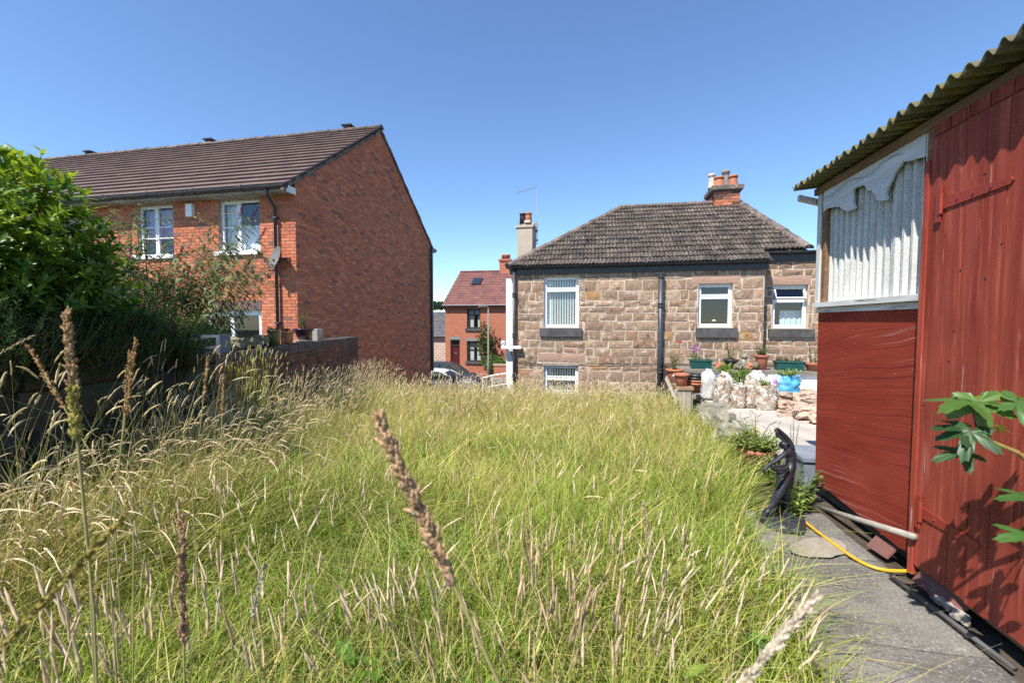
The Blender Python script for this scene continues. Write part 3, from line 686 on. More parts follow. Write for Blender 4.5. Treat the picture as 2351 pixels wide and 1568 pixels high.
# television aerial strapped to that chimney
m_alu = M('aluminium', (.55, .57, .58), .35, metal=.7, fine=.04)
a0 = onY(1233, 562, YC1+.7); a1 = onY(1233, 429, YC1+.7); b1 = onY(1186, 443, YC1+.4)
ae = thing('tv_aerial', 'thin metal television aerial on the left rendered chimney', 'aerial', a0)
MB().tube([a0, a1], .013, 6).build('mast', m_alu, ae)
MB().tube([a1, b1], .010, 6).build('boom', m_alu, ae)
for k in range(9):
    c = a1 + (b1-a1)*((k+.3)/9); MB().tube([c - Vector((.03, .11, 0)), c + Vector((.03, .11, 0))], .004, 5).build('element', m_alu, ae)
for z in (.12, .42): MB().box(a0.x-.10, a0.x+.03, YC1+.66, YC1+.74, a0.z+z, a0.z+z+.03).build('bracket', m_black, ae)
# white rendered pier and ledge at the left end
a, b = onY(1162, 640, YW+.06), onY(1176, 890, YW+.06)
wp = thing('white_wall', 'narrow whitewashed wall end at the left corner of the stone cottage', 'wall', (a.x, YW+.3, -1.4))
MB().box(a.x, XL-.003, YW+.05, YW+.6, -1.5, a.z).build('rendered_face', m_wpaint, wp)
p, q = onY(1150, 794, YW-.16), onY(1196, 801, YW-.16)
MB().box(p.x, q.x, YW-.16, YW-.04, q.z, p.z).build('ledge', m_white, wp)
p = onY(1155, 790, YW-.1)
sl_ = thing('security_light', 'small white security light on the ledge of the whitewashed wall', 'lamp', (p.x, YW-.1, q.z+.07))
MB().lathe((p.x, YW-.1, q.z+.075), [(.02, 0), (.03, .03), (.05, .05), (.055, .09), (.03, .12)], 10).build('housing', m_white, sl_, True)
MB().tube([(p.x, YW-.16, q.z+.13), (p.x, YW-.10, q.z+.14)], .02, 8).build('lens', m_glass, sl_)

# ------------------------------------------------------------------ brick house on the left
YF, XG = 8.7, -6.9
XG = onY(680, 600, YF).x
lh = thing('brick_house', 'red brick terraced house on the left with brown tiled roof', 'house', (-12, 12.5, -.8))
zEv = onY(680, 444, YF).z; YBk = 16.7; YRd = (YF+YBk)/2; zRd = onX(878, 300, XG).z; XFAR = -24
WAh, WBh = hol(YF, 500, 462, 598, 579), hol(YF, 313, 474, 400, 588); WDh = hol(YF, 468, 712, 602, 830)
SOL = hol(YF, 472, 692, 601, 711.5)
wf = backing(lh, YF, XFAR, XG-.25, -2.2, zEv, [WAh, WBh, WDh], m_bmort, t=.25, rec=.008)
# gable
y0r, z0r = YF-.40, zEv + .06; sl2 = (zRd+.04-z0r)/(YRd-y0r); L2 = math.hypot(YRd-y0r, zRd+.04-z0r)
def zgab(y): return z0r + sl2*(min(y, 2*YRd-y)-y0r) - .05
gm = MB(); gp_ = [(XG-.009, YF+.012, -2.4), (XG-.009, YBk, -2.4), (XG-.009, YBk, zgab(YBk)), (XG-.009, YRd, zgab(YRd)), (XG-.009, YF+.012, zgab(YF))]
gm.prism(gp_, (-.24, 0, 0)); gm.build('gable_wall', m_bmort, lh)
MB().box(XFAR, XG-.26, YBk-.25, YBk, -.9, zEv).build('back_wall', m_bmort, lh)
cells = []
for r in masonry(-13.2, XG, -.3, zEv, .0755, .226, .011, [WAh, WBh, WDh, SOL], .113): cells.append((0, r))
slope = (zRd-zEv)/(YRd-YF)
for r in masonry(YF, YBk, -1.66, zRd, .0755, .226, .011, [], .113):
    if (r[2]+r[3])/2 < min(zgab(r[0]), zgab(r[1])) + .05: cells.append((1, r))
def ckey(c):
    k, r = c; u = (XG - (r[0]+r[1])/2) if k == 0 else ((r[0]+r[1])/2 - YF)*1.6
    z = (r[2]+r[3])/2; return u + (50 if z < .75 else 0) + abs(z-2.6)*.25
cells.sort(key=ckey)
gw = MB(); fw = MB()
for i, (k, r) in enumerate(cells):
    cu, cz = (r[0]+r[1])/2, (r[2]+r[3])/2; pr = U(-.002, .003)
    if i < 300:
        loc, rot = ((cu, YF-.001-pr, cz), 0) if k == 0 else ((XG+.001+pr, cu, cz), math.pi/2)
        link('brick', brick_mesh(m_brick), lh, loc, rot, (r[1]-r[0], .05, r[3]-r[2]))
    elif k == 0: fw.box(r[0], r[1], YF-pr, YF+.04, r[2], r[3])
    else: gw.box(XG-.04, XG+pr, r[0], r[1], r[2], r[3])
tag(fw.build('brickwork', m_brick, lh), None, kind='stuff'); tag(gw.build('gable_brickwork', m_brick, lh), None, kind='stuff')
for k in range(17):
    x = SOL[0] + (SOL[1]-SOL[0])*(k+.5)/17
    link('soldier_brick', brick_mesh(m_soldier), lh, (x, YF-.006, (SOL[2]+SOL[3])/2), 0, ((SOL[1]-SOL[0])/17-.010, .05, SOL[3]-SOL[2]-.01))
m_lilac = M('lilac_blind', (.40, .36, .55), .8, fine=.04); m_pink = M('plum_blind', (.42, .20, .40), .8, fine=.04)
window(lh, YF, 500, 462, 598, 579, mull=549, bars=(522,), sill=(496, 578, 602, 584, m_white, .06), blind=[(503, 470, 547, 522, m_curtain), (503, 524, 547, 576, m_blind), (552, 522, 594, 576, m_blind)])
window(lh, YF, 313, 474, 400, 588, mull=361, bars=(523, 548), sill=(309, 587, 404, 593, m_white, .06), blind=[(316, 480, 357, 522, m_lilac), (365, 478, 398, 522, m_lilac), (316, 523, 398, 548, m_pink)])
window(lh, YF, 468, 712, 602, 830, mull=527, fr=.11, name='french_door', depth=2.5)
# eaves and roof
m_dirty = M('dirty_white_board', (.36, .35, .32), .7, col2=(.26, .25, .22), scale=4)
MB().box(XFAR, XG+.02, YF-.30, YF-.26, zEv-.03, zEv+.09).build('fascia', m_dirty, lh)
MB().box(XFAR, XG+.02, YF-.26, YF+.01, zEv-.035, zEv-.012).build('soffit', m_dirty, lh)
gutter(lh, XFAR, XG+.06, YF-.37, zEv+.085, m_pipe, seg=1.3, r=.065)
MB().box(XG+.021, XG+.05, YF-.31, YF-.02, zEv-.05, zEv+.10).build('eaves_box_end', m_wpaint, lh)
rb = MB(); rb.add([(XFAR, y0r, z0r-.03), (XG+.04, y0r, z0r-.03), (XG+.04, YRd, zRd), (XFAR, YRd, zRd)], [(0, 1, 2, 3)])
rb.add([(XFAR, 2*YRd-y0r, z0r-.03), (XG+.04, 2*YRd-y0r, z0r-.03), (XG+.04, YRd, zRd), (XFAR, YRd, zRd)], [(3, 2, 1, 0)])
rf2 = rb.build('roof', m_ltile, lh); NC = 17
nrm = Vector((0, -sl2, 1)).normalized(); dr = Vector((0, 1, sl2)).normalized()
for c in range(NC):
    cm = MB(); p0 = Vector((0, y0r, z0r)) + dr*(L2*c/NC); g_ = L2/NC*1.08; x = XG + .06 - .15*(c % 2)
    xx = XG + .06 + U(-.012, .012); first = True
    while xx > XFAR:
        w_ = (.15 + .15*(c % 2)) if first else .30; first = False
        o1 = .066 + U(-.002, .003); a = Vector((xx-w_+.003, 0, 0)); b = Vector((xx, 0, 0))
        lo, hi = p0 - dr*.01, p0 + dr*g_
        cm.add([a+lo+nrm*o1, b+lo+nrm*o1, b+hi+nrm*.018, a+hi+nrm*.018, a+lo+nrm*(o1-.06), b+lo+nrm*(o1-.06), b+hi-nrm*.005], [(0, 1, 2, 3), (4, 5, 1, 0), (1, 5, 6, 2)])
        xx -= w_
    cm.build('tile_course', m_ltile, rf2)
ridge_run(rf2, (XG+.05, YRd, zRd+.03), (XFAR, YRd, zRd+.03), m_ridge, r=.13, ln=.45)
for s_ in (1, -1):                                    # mortared verge of the gable
    vg = MB(); n = 34
    for k in range(n):
        t0, t1 = k/n, (k+1)/n; yA = y0r + (YRd-y0r)*t0 if s_ > 0 else 2*YRd - (y0r + (YRd-y0r)*t0); yB = y0r + (YRd-y0r)*t1 if s_ > 0 else 2*YRd - (y0r + (YRd-y0r)*t1)
        zA_, zB = z0r + (zRd-z0r)*t0, z0r + (zRd-z0r)*t1; e = U(.015, .035)
        vg.obox((XG + .01, (yA+yB)/2, (zA_+zB)/2 - .06 + U(-.008, .008)), (e+.012, 0, 0), (0, (yB-yA)/2, (zB-zA_)/2), (0, 0, U(.035, .055)))
    vg.build('verge', m_ridge, rf2)
for px in (800, 483, 207):
    q = onY(px, 305 if px == 800 else 338, YRd)
    v = MB().box(q.x-.11, q.x+.11, YRd-.10, YRd+.10, zRd+.05, zRd+.15).build('ridge_vent', m_ltile, rf2)
    MB().obox((q.x, YRd, zRd+.17), (.17, 0, 0), (0, .15, 0), (0, 0, .018)).build('vent_cap', m_black, v)
xd = onY(634, 600, YF-.08).x
dp = MB().tube([(xd, YF-.08, -.8), (xd, YF-.08, zEv-.30), (xd, YF-.30, zEv-.12), (xd, YF-.36, zEv+.04)], .036, 10).build('rainwater_pipe', m_pipe, lh, True)
for z in (1.2, 2.6, 3.6): MB().box(xd-.055, xd+.055, YF-.12, YF+.0, z, z+.04).build('pipe_clip', m_pipe, dp)
xb2 = onX(985, 600, XG+.05); MB().box(XG+.001, XG+.10, YBk-.05, YBk+.05, -.8, zEv).build('rainwater_pipe', m_pipe, lh)
MB().box(XG-.2, XG+.12, YBk-.02, YBk+.42, zEv-.02, zEv+.10).build('gutter', m_pipe, lh)
a = hol(YF, 433, 471, 448, 499)
MB().prism([(a[0], YF-.09, a[2]), (a[1], YF-.09, a[2]), (a[1], YF-.09, a[3]), (a[0], YF-.09, a[3])], (0, .089, 0)).build('alarm_box', m_white, lh)
# satellite dish beside the downpipe
q = onY(631, 590, YF-.25); ds = thing('satellite_dish', 'dark round satellite dish beside the black downpipe of the brick house', 'satellite dish', q)
ax = Vector((-.42, -.86, .28)).normalized(); s1_ = ax.cross(Vector((0, 0, 1))).normalized(); s2_ = s1_.cross(ax)
vs = [q - ax*.05]; rings = 6; nn = 20
for i in range(1, rings+1):
    for k in range(nn):
        an = 2*math.pi*k/nn; rr = i/rings; vs.append(q + (s1_*math.cos(an)*.25 + s2_*math.sin(an)*.26)*rr + ax*(.055*rr*rr-.05))
fs = [(0, 1+k, 1+(k+1) % nn) for k in range(nn)] + [(1+(i-1)*nn+k, 1+i*nn+k, 1+i*nn+(k+1) % nn, 1+(i-1)*nn+(k+1) % nn) for i in range(1, rings) for k in range(nn)]
m_dish = M('grey_dish', (.16, .145, .14), .6, fine=.05)
MB().add(vs + [v - ax*.008 for v in vs], fs + [tuple(len(vs)+i for i in f[::-1]) for f in fs]).build('dish', m_dish, ds, True)
foc = q + ax*.30 - s2_*.05
MB().tube([q - s2_*.26, foc - s2_*.05], .010, 6).build('arm', m_dish, ds); MB().tube([foc - ax*.02, foc + ax*.06], .03, 8).build('receiver', m_black, ds)
MB().tube([q - ax*.05, q + Vector((.06, .10, -.02)), (q.x+.20, YF-.01, q.z-.02)], .022, 8).build('bracket', m_black, ds)

# ------------------------------------------------------------------ houses across the street
YD = 31.0
m_fbrick = bpy.data.materials.new('far_brick'); m_fbrick.use_nodes = True
t = m_fbrick.node_tree; N = t.nodes; L = t.links; p = N['Principled BSDF']; p.inputs['Roughness'].default_value = .9
geo = N.new('ShaderNodeNewGeometry'); mp = N.new('ShaderNodeMapping'); mp.inputs['Rotation'].default_value = (math.pi/2, 0, 0); L.new(geo.outputs['Position'], mp.inputs[0])
bt = N.new('ShaderNodeTexBrick'); bt.inputs['Scale'].default_value = 1; bt.inputs['Brick Width'].default_value = .23; bt.inputs['Row Height'].default_value = .075; bt.inputs['Mortar Size'].default_value = .006
bt.inputs['Color1'].default_value = (.42, .135, .068, 1); bt.inputs['Color2'].default_value = (.34, .10, .052, 1); bt.inputs['Mortar'].default_value = (.36, .20, .14, 1)
L.new(mp.outputs[0], bt.inputs['Vector']); L.new(bt.outputs[0], p.inputs['Base Color'])
m_froof = M('plum_clay_roof', (.205, .088, .072), .9, col2=(.14, .066, .058), scale=1.2, rand=.12, col3=(.25, .13, .11), scale3=8)
m_slate = M('blue_slate', (.085, .082, .090), .6, col2=(.12, .11, .115), scale=3, rand=.15, col3=(.06, .058, .06), scale3=9)
m_brown = M('brown_frame', (.055, .040, .034), .6, fine=.05); m_door = M('maroon_door', (.085, .014, .014), .45, fine=.05)
fh = thing('far_brick_house', 'orange-red brick house across the street with maroon door and plum roof', 'house', (0, 34, -2.7))
fx0, fx1 = onY(1022, 738, YD).x, onY(1260, 738, YD).x; fz = onY(1060, 701, YD).z
D1, D2, DD = hol(YD, 1072, 709, 1103, 754), hol(YD, 1072, 783, 1106, 830), hol(YD, 1034, 780, 1056, 840)
backing(fh, YD, fx0, fx1, -2.8, fz, [D1, D2, DD], m_fbrick, t=.3, rec=0)
MB().box(fx0, fx0+.3, YD+.3, YD+8.4, -2.8, fz).build('side_wall', m_fbrick, fh); MB().box(fx1-.3, fx1, YD+.3, YD+8.4, -2.8, fz).build('side_wall', m_fbrick, fh)
zr = onY(1060, 625, YD+4.2).z
rr_ = MB(); xr0 = fx0-.15
rr_.add([(xr0, YD-.25, fz), (fx1+.2, YD-.25, fz), (fx1+.2, YD+4.2, zr), (xr0, YD+4.2, zr), (xr0, YD+8.65, fz), (fx1+.2, YD+8.65, fz)], [(0, 1, 2, 3), (3, 2, 5, 4)])
rr_.add([(xr0+.15, YD, fz), (xr0+.15, YD+4.2, zr-.1), (xr0+.15, YD+8.4, fz)], [(0, 1, 2)])
frf = rr_.build('roof', m_froof, fh)
sl3 = math.hypot(4.45, zr-fz); nr3 = Vector((0, -(zr-fz), 4.45)).normalized(); d3 = Vector((0, 4.45, zr-fz)).normalized()
for c in range(20):
    p0 = Vector((0, YD-.25, fz)) + d3*(sl3*c/20); cm = MB(); lo, hi = p0, p0 + d3*(sl3/20*1.1)
    x = xr0 - .02*(c % 2)
    while x < fx1 + .2:
        o = .035 + U(0, .012); a_, b_ = Vector((x, 0, 0)), Vector((min(x+.33, fx1+.2), 0, 0))
        cm.add([a_+lo+nr3*o, b_+lo+nr3*o, b_+hi+nr3*.008, a_+hi+nr3*.008, a_+lo, b_+lo], [(0, 1, 2, 3), (4, 5, 1, 0)]); x += .335
    cm.build('tile_course', m_froof, frf)
ridge_run(frf, (xr0, YD+4.2, zr+.03), (fx1, YD+4.2, zr+.03), m_froof, r=.13, ln=.5)
k0 = onY(1095, 638, YD+2.6)
sk = MB().obox((k0.x, YD+2.6, fz + (zr-fz)*2.85/4.45 + .10), (.38, 0, 0), d3*.5, nr3*.06).build('skylight', m_black, frf)
MB().obox((k0.x, YD+2.6-.045, fz + (zr-fz)*2.85/4.45 + .16), (.28, 0, 0), d3*.38, nr3*.012).build('pane', m_glass, sk)
dn = MB().box(fx0, fx1, YD-.10, YD-.001, fz-.16, fz-.08); 
for k in range(38): dn.box(fx0 + k*.2, fx0 + k*.2 + .1, YD-.09, YD-.002, fz-.30, fz-.161)
dn.build('dentil_course', m_fbrick, fh)
MB().tube([(fx0-.1, YD-.3, fz-.02), (fx1, YD-.3, fz-.02)], .06, 8).build('gutter', m_pipe, fh)
m_net = M('net_curtain', (.62, .63, .60), .9, fine=.1)
for (a, tr_, sl_) in ((D1, .30, None), (D2, .28, None)):
    x0, x1, z0, z1 = a; yf = YD+.10; f = MB(); fr = .09
    for bx in ((x0, x0+fr, z0, z1), (x1-fr, x1, z0, z1), (x0+fr, x1-fr, z0, z0+fr), (x0+fr, x1-fr, z1-fr, z1), ((x0+x1)/2-.035, (x0+x1)/2+.035, z0+fr, z1-fr)): f.box(bx[0], bx[1], yf, yf+.08, bx[2], bx[3])
    wi = f.build('window', m_brown, fh); zt = z1 - (z1-z0)*tr_
    MB().box(x0+fr, x1-fr, yf-.004, yf+.07, zt-.03, zt+.03).build('transom', m_brown, wi)
    MB().add([(x0+fr, yf+.04, z0+fr), (x1-fr, yf+.04, z0+fr), (x1-fr, yf+.04, z1-fr), (x0+fr, yf+.04, z1-fr)], [(0, 1, 2, 3)]).build('pane', m_glass, wi)
    cu = MB(); xm = (x0+x1)/2
    for q0, q1, b0, b1 in ((x0+fr, xm-.12 if a is D2 else xm, z0, z1), (xm+.12 if a is D2 else xm+.25, x1-fr, z0, z1), (x0+fr, x1-fr, zt, z1)): cu.box(q0, q1, yf+.2 + (.02 if b0 == zt else 0), yf+.21 + (.02 if b0 == zt else 0), b0, b1)
    cu.build('curtain', m_net, wi)
    MB().add([(x0, yf+.085, z0), (x1, yf+.085, z0), (x1, yf+.085, z1), (x0, yf+.085, z1), (x0, yf+1.2, z0), (x1, yf+1.2, z0), (x1, yf+1.2, z1), (x0, yf+1.2, z1)], [(4, 5, 6, 7), (0, 1, 5, 4), (2, 3, 7, 6), (1, 2, 6, 5), (3, 0, 4, 7)]).build('room_beyond', m_room, wi)
    MB().box(x0-.12, x1+.12, YD-.09, YD+.12, z0-.20, z0).build('sill', m_sill, fh)
    MB().box(x0-.15, x1+.15, YD-.012, YD+.05, z1+.003, z1+.22).build('lintel', m_pave, fh)
x0, x1, z0, z1 = DD; zt = z1 - .42
MB().box(x0-.06, x1+.06, YD-.012, YD+.05, z1+.003, z1+.24).build('lintel', m_pave, fh)
dr_ = MB().box(x0+.08, x1-.08, YD+.16, YD+.20, z0, zt-.05).build('front_door', m_door, fh)
for bx in ((.20, .42), (.58, .78)):
    for bz in ((.12, .38), (.45, .88)):
        MB().box(x0 + (x1-x0)*bx[0], x0 + (x1-x0)*bx[1], YD+.14, YD+.159, z0+(zt-z0)*bz[0], z0+(zt-z0)*bz[1]).build('door_panel', m_door, dr_)
MB().box(x0 + (x1-x0)*.42, x0 + (x1-x0)*.58, YD+.13, YD+.158, z0+.95, z0+1.02).build('letterbox', m_alu, dr_)
fm = MB(); fm.box(x0, x0+.08, YD+.1, YD+.22, z0, z1); fm.box(x1-.08, x1, YD+.1, YD+.22, z0, z1); fm.box(x0+.08, x1-.08, YD+.1, YD+.22, z1-.07, z1); fm.box(x0+.08, x1-.08, YD+.1, YD+.22, zt-.05, zt+.02); fm.build('door_frame', m_brown, fh)
MB().box(x0+.08, x1-.08, YD+.15, YD+.16, zt+.02, z1-.07).build('fanlight', m_glass, fh)
a = onY(1149, 597, YD+4.2); b = onY(1172, 640, YD+4.2)
c4 = MB().box(a.x, b.x, YD+3.8, YD+4.7, zr-.4, a.z).build('chimney', m_fbrick, fh)
MB().box(a.x-.08, b.x+.08, YD+3.72, YD+4.78, a.z-.15, a.z+.02).build('chimney_cap', m_fbrick, c4)
for px in (1155, 1162, 1168): q = onY(px, 590, YD+4.2); MB().lathe((q.x, YD+4.2, a.z+.02), [(.14, 0), (.12, .3), (.15, .32), (.13, .42), (.09, .42)], 10).build('chimney_pot', m_terra, c4, True)
# lower stone cottage with slate roof further left
YS = 32.0; cx0, cx1 = onY(930, 738, YS).x, fx0 - .16; cz = onY(1000, 772, YS).z
ct = thing('slate_cottage', 'low stone cottage with dark slate roof beside the far brick house', 'house', (cx0+2, 35, -2.7))
m_fstone = bpy.data.materials.new('far_stone'); m_fstone.use_nodes = True
t = m_fstone.node_tree; N = t.nodes; L = t.links; p = N['Principled BSDF']; p.inputs['Roughness'].default_value = .95
geo = N.new('ShaderNodeNewGeometry'); mp = N.new('ShaderNodeMapping'); mp.inputs['Rotation'].default_value = (math.pi/2, 0, 0); L.new(geo.outputs['Position'], mp.inputs[0])
bt = N.new('ShaderNodeTexBrick'); bt.inputs['Scale'].default_value = 1; bt.inputs['Brick Width'].default_value = .38; bt.inputs['Row Height'].default_value = .17; bt.inputs['Mortar Size'].default_value = .03; bt.inputs['Bias'].default_value = -.2
bt.inputs['Color1'].default_value = (.32, .20, .15, 1); bt.inputs['Color2'].default_value = (.46, .30, .22, 1); bt.inputs['Mortar'].default_value = (.62, .50, .40, 1)
L.new(mp.outputs[0], bt.inputs['Vector']); L.new(bt.outputs[0], p.inputs['Base Color'])
MB().box(cx0, cx1, YS, YS+6.5, -2.8, cz).build('wall', m_fstone, ct)
zs = onY(1000, 717, YS+3.2).z
sr = MB(); sr.add([(cx0-.2, YS-.2, cz+.02), (cx1, YS-.2, cz+.02), (cx1, YS+3.25, zs), (cx0-.2, YS+3.25, zs), (cx0-.2, YS+6.7, cz+.02), (cx1, YS+6.7, cz+.02)], [(0, 1, 2, 3), (3, 2, 5, 4)])
srf = sr.build('roof', m_slate, ct); d5 = Vector((0, 3.45, zs-cz)).normalized(); n5 = Vector((0, -(zs-cz), 3.45)).normalized(); l5 = math.hypot(3.45, zs-cz)
for c in range(13):
    p0 = Vector((0, YS-.2, cz+.02)) + d5*(l5*c/13); cm = MB(); x = cx1 - .15*(c % 2)
    while x > cx0:
        o = .018 + U(0, .01); a_, b_ = Vector((x-.29, 0, 0)), Vector((x, 0, 0)); lo, hi = p0, p0 + d5*(l5/13*1.1)
        cm.add([a_+lo+n5*o, b_+lo+n5*o, b_+hi+n5*.006, a_+hi+n5*.006, a_+lo, b_+lo], [(0, 1, 2, 3), (4, 5, 1, 0)]); x -= .30
    cm.build('slate_course', m_slate, srf)
MB().tube([(cx0, YS-.25, cz), (cx1, YS-.25, cz)], .055, 8).build('gutter', m_pipe, ct)

# ------------------------------------------------------------------ parked cars
def car(name, label, loc, paint, ht=1.47, ln=4.2, roof=None):
    c = thing(name, label, 'car', loc, None); X, Y, Z = loc; W = .86
    # side profile sections along the length: (x, sill z, belt z, half width)
    secs = [(-.50, .38, .62, .60), (-.49, .30, .78, .74), (-.45, .24, .93, .82), (-.30, .20, .97, .86), (0, .20, .96, .87), (.22, .20, .95, .87), (.36, .22, .90, .84), (.45, .26, .80, .78), (.49, .32, .68, .68), (.50, .38, .60, .58)]
    vs = []; n = 10
    for u, zs_, zb, hw in secs:
        for yy, zz in ((-hw*.9, zs_), (-hw, zs_+.12), (-hw*1.02, (zs_+zb)/2), (-hw*.98, zb-.05), (-hw*.88, zb), (hw*.88, zb), (hw*.98, zb-.05), (hw*1.02, (zs_+zb)/2), (hw, zs_+.12), (hw*.9, zs_)):
            vs.append((X + u*ln, Y + yy, Z + zz))
    fs = [(i*n+k, i*n+(k+1) % n, (i+1)*n+(k+1) % n, (i+1)*n+k) for i in range(len(secs)-1) for k in range(n)] + [tuple(range(n)), tuple(range(len(secs)*n-1, (len(secs)-1)*n-1, -1))]
    MB().add(vs, fs).build('body', paint, c, True)
    cs = [(-.47, .95, .72), (-.40, 1.20, .66), (-.33, ht-.03, .60), (-.15, ht, .60), (.02, ht-.02, .59), (.10, ht-.10, .60), (.17, 1.22, .66), (.27, .95, .74)]
    vs = []
    for u, zz, hw in cs: vs += [(X+u*ln, Y-.76, Z+.93), (X+u*ln, Y-hw, Z+zz), (X+u*ln, Y+hw, Z+zz), (X+u*ln, Y+.76, Z+.93)]
    mg = M(name+'_glass', (.04, .055, .06), .08, fine=0, spec=.8)
    MB().add(vs, [(i*4+k, i*4+k+1, i*4+k+5, i*4+k+4) for i in range(len(cs)-1) for k in range(3)]).build('windows', mg, c)
    rv = []
    for u, zz, hw in cs[2:6]: rv += [(X+u*ln, Y-hw-.012, Z+zz-.03), (X+u*ln, Y-hw+.03, Z+zz+.018), (X+u*ln, Y+hw-.03, Z+zz+.018), (X+u*ln, Y+hw+.012, Z+zz-.03)]
    MB().add(rv, [(i*4+k, i*4+k+1, i*4+k+5, i*4+k+4) for i in range(3) for k in range(3)]).build('roof', roof or paint, c, True)
    for s_ in (-1, 1):
        for (u0, z0), (u1, z1) in (((.27, .95), (.09, ht-.08)), ((-.05, .95), (-.05, ht-.02)), ((-.30, .95), (-.32, ht-.05)), ((-.47, .95), (-.35, ht-.05))):
            MB().tube([(X+u0*ln, Y+s_*.775, Z+z0), (X+u1*ln, Y+s_*(.62), Z+z1)], .04, 6).build('pillar', paint, c)
        MB().tube([(X+.17*ln, Y+s_*.86, Z+.98), (X+.17*ln, Y+s_*1.0, Z+1.02)], [.05, .09], 8).build('mirror', paint, c)
        MB().obox((X+.47*ln, Y+s_*.56, Z+.70), (.06, 0, 0), (0, .16, 0), (0, 0, .07)).build('headlight', m_glass, c)
        MB().obox((X-.485*ln, Y+s_*.62, Z+.82), (.05, 0, 0), (0, .12, 0), (0, 0, .09)).build('tail_light', m_door, c)
        for u in (-.31, .31):
            wh = MB().tube([(X+u*ln, Y+s_*.68, Z+.31), (X+u*ln, Y+s_*.885, Z+.31)], .31, 18).build('wheel', m_black, c)
            MB().tube([(X+u*ln, Y+s_*.80, Z+.31), (X+u*ln, Y+s_*.895, Z+.31)], .20, 12).build('rim', m_alu, wh)
    return c
m_silver = M('white_car_paint', (.70, .71, .72), .25, fine=0, spec=.6); m_dgrey = M('dark_grey_car_paint', (.035, .038, .045), .25, fine=0, spec=.6)
q = dep(1010, 846, 22.6); car('parked_car', 'white hatchback parked in the street nearest the long grass', (q.x, q.y, -2.75), m_silver, 1.46)
q = dep(1025, 828, 25.4); car('parked_car', 'dark grey car parked behind the white hatchback', (q.x, q.y, -2.75), m_dgrey, 1.58)

# ------------------------------------------------------------------ street lamp, front wall and plants across the street
q = dep(1121, 738, 27.5); lp = thing('street_lamp', 'slim grey street lamp in front of the far brick house', 'street lamp', (q.x, q.y, -2.63))
zt = dep(1121, 704, 27.5).z
m_lamp = M('lamp_grey', (.20, .18, .16), .6)
MB().tube([(q.x, q.y, -2.63), (q.x, q.y, -1.4), (q.x, q.y, -1.35), (q.x, q.y, zt-.15)], [.085, .085, .06, .05], 10).build('post', m_lamp, lp, True)
MB().tube([(q.x, q.y, zt-.15), (q.x-.04, q.y, zt), (q.x-.18, q.y-.1, zt+.04)], .04, 8).build('arm', m_lamp, lp)
MB().obox((q.x-.34, q.y-.2, zt+.03), (.20, .11, .01), (-.05, .09, 0), (0, 0, .06)).build('lantern', m_lamp, lp)
gw_ = thing('front_wall', 'low red brick front garden wall across the street', 'wall', (onY(1115, 850, 29).x, 29, -2.6))
a, b = onY(1060, 850, 29), onY(1118, 850, 29)
MB().box(a.x, b.x, 29, 29.22, -2.7, onY(1100, 858, 29).z).build('brick_face', m_fbrick, gw_)
a, b = onY(1134, 835, 29), onY(1185, 835, 29); MB().box(a.x, b.x, 29.0, 29.22, -2.7, onY(1150, 840, 29).z).build('brick_pier', m_fbrick, gw_)
MB().box(a.x-.06, b.x+.06, 28.95, 29.27, onY(1150, 840, 29).z+.002, onY(1150, 836, 29).z).build('coping', m_lintel, gw_)
def blob_bush(name, label, cat, c, rad, n, col, L_, W_, mat=m_matt, group=None, trunk=True, shell=.45):
    c = Vector(c); t = thing(name, label, cat, (c.x, c.y, c.z - rad[2]), group)
    d = unit(n); P = d * np.array(rad) * (G.uniform(0, 1, (n, 1)) ** shell); P = P * (1 + .22*np.sin(P[:, :1]*7/rad[0] + P[:, 2:]*5/rad[2]))
    out = d + unit(n)*.9
    leaves('foliage', mat, t, P + np.array(c), out, unit(n) + np.array([0, 0, .6]), G.uniform(.7, 1.2, n)*L_, G.uniform(.8, 1.2, n)*W_, jitter(col, n, .35))
    if trunk:
        s = MB()
        for k in range(5): s.tube([(c.x, c.y, c.z-rad[2]-.1), c + Vector((U(-1, 1)*rad[0]*.3, U(-1, 1)*rad[1]*.3, -rad[2]*.2)), c + Vector((U(-1, 1)*rad[0]*.7, U(-1, 1)*rad[1]*.7, rad[2]*.5))], [rad[0]*.05, rad[0]*.035, rad[0]*.012], 6)
        s.build('stems', m_bark, t)
    return t
q = onY(1100, 790, 30.4); blob_bush('climbing_shrub', 'tall thin green shrub beside the far ground-floor window', 'shrub', (q.x+.55, 30.4, q.z-.1), (.62, .35, 1.7), 900, (.085, .115, .035), .20, .11)
q = onY(1140, 838, 29.8); blob_bush('hedge_bush', 'bright green clipped bush behind the low wall across the street', 'shrub', (q.x, 29.9, q.z+.1), (1.2, .55, .6), 900, (.10, .19, .045), .16, .08)
q = onY(1082, 862, 19.2); lav = blob_bush('lavender', 'purple flowering lavender clump beyond the long grass', 'shrub', (q.x, 17.5, q.z-.12), (.75, .5, .45), 900, (.13, .09, .30), .09, .03, trunk=False)
q = onY(1122, 862, 19.2); blob_bush('lavender', 'smaller mauve lavender clump right of the purple one', 'shrub', (q.x, 18.0, q.z-.2), (.5, .4, .35), 600, (.16, .09, .22), .09, .03, trunk=False)
# white handrail on the steps down
a, b, c_ = dep(1108, 868, 12.6), dep(1130, 862, 12.2), dep(1164, 857, 11.6)
hr = thing('handrail', 'white tubular handrail beside the whitewashed wall', 'handrail', (c_.x, c_.y, -1.6))
MB().tube([a, b, c_], .022, 8).build('top_rail', m_white, hr)
a2, c2 = dep(1120, 888, 12.4), dep(1164, 881, 11.6); MB().tube([a2, c2], .02, 8).build('lower_rail', m_white, hr)
for p_ in (a, b, c_): MB().tube([(p_.x, p_.y, p_.z), (p_.x, p_.y, -1.7)], .018, 6).build('post', m_white, hr)

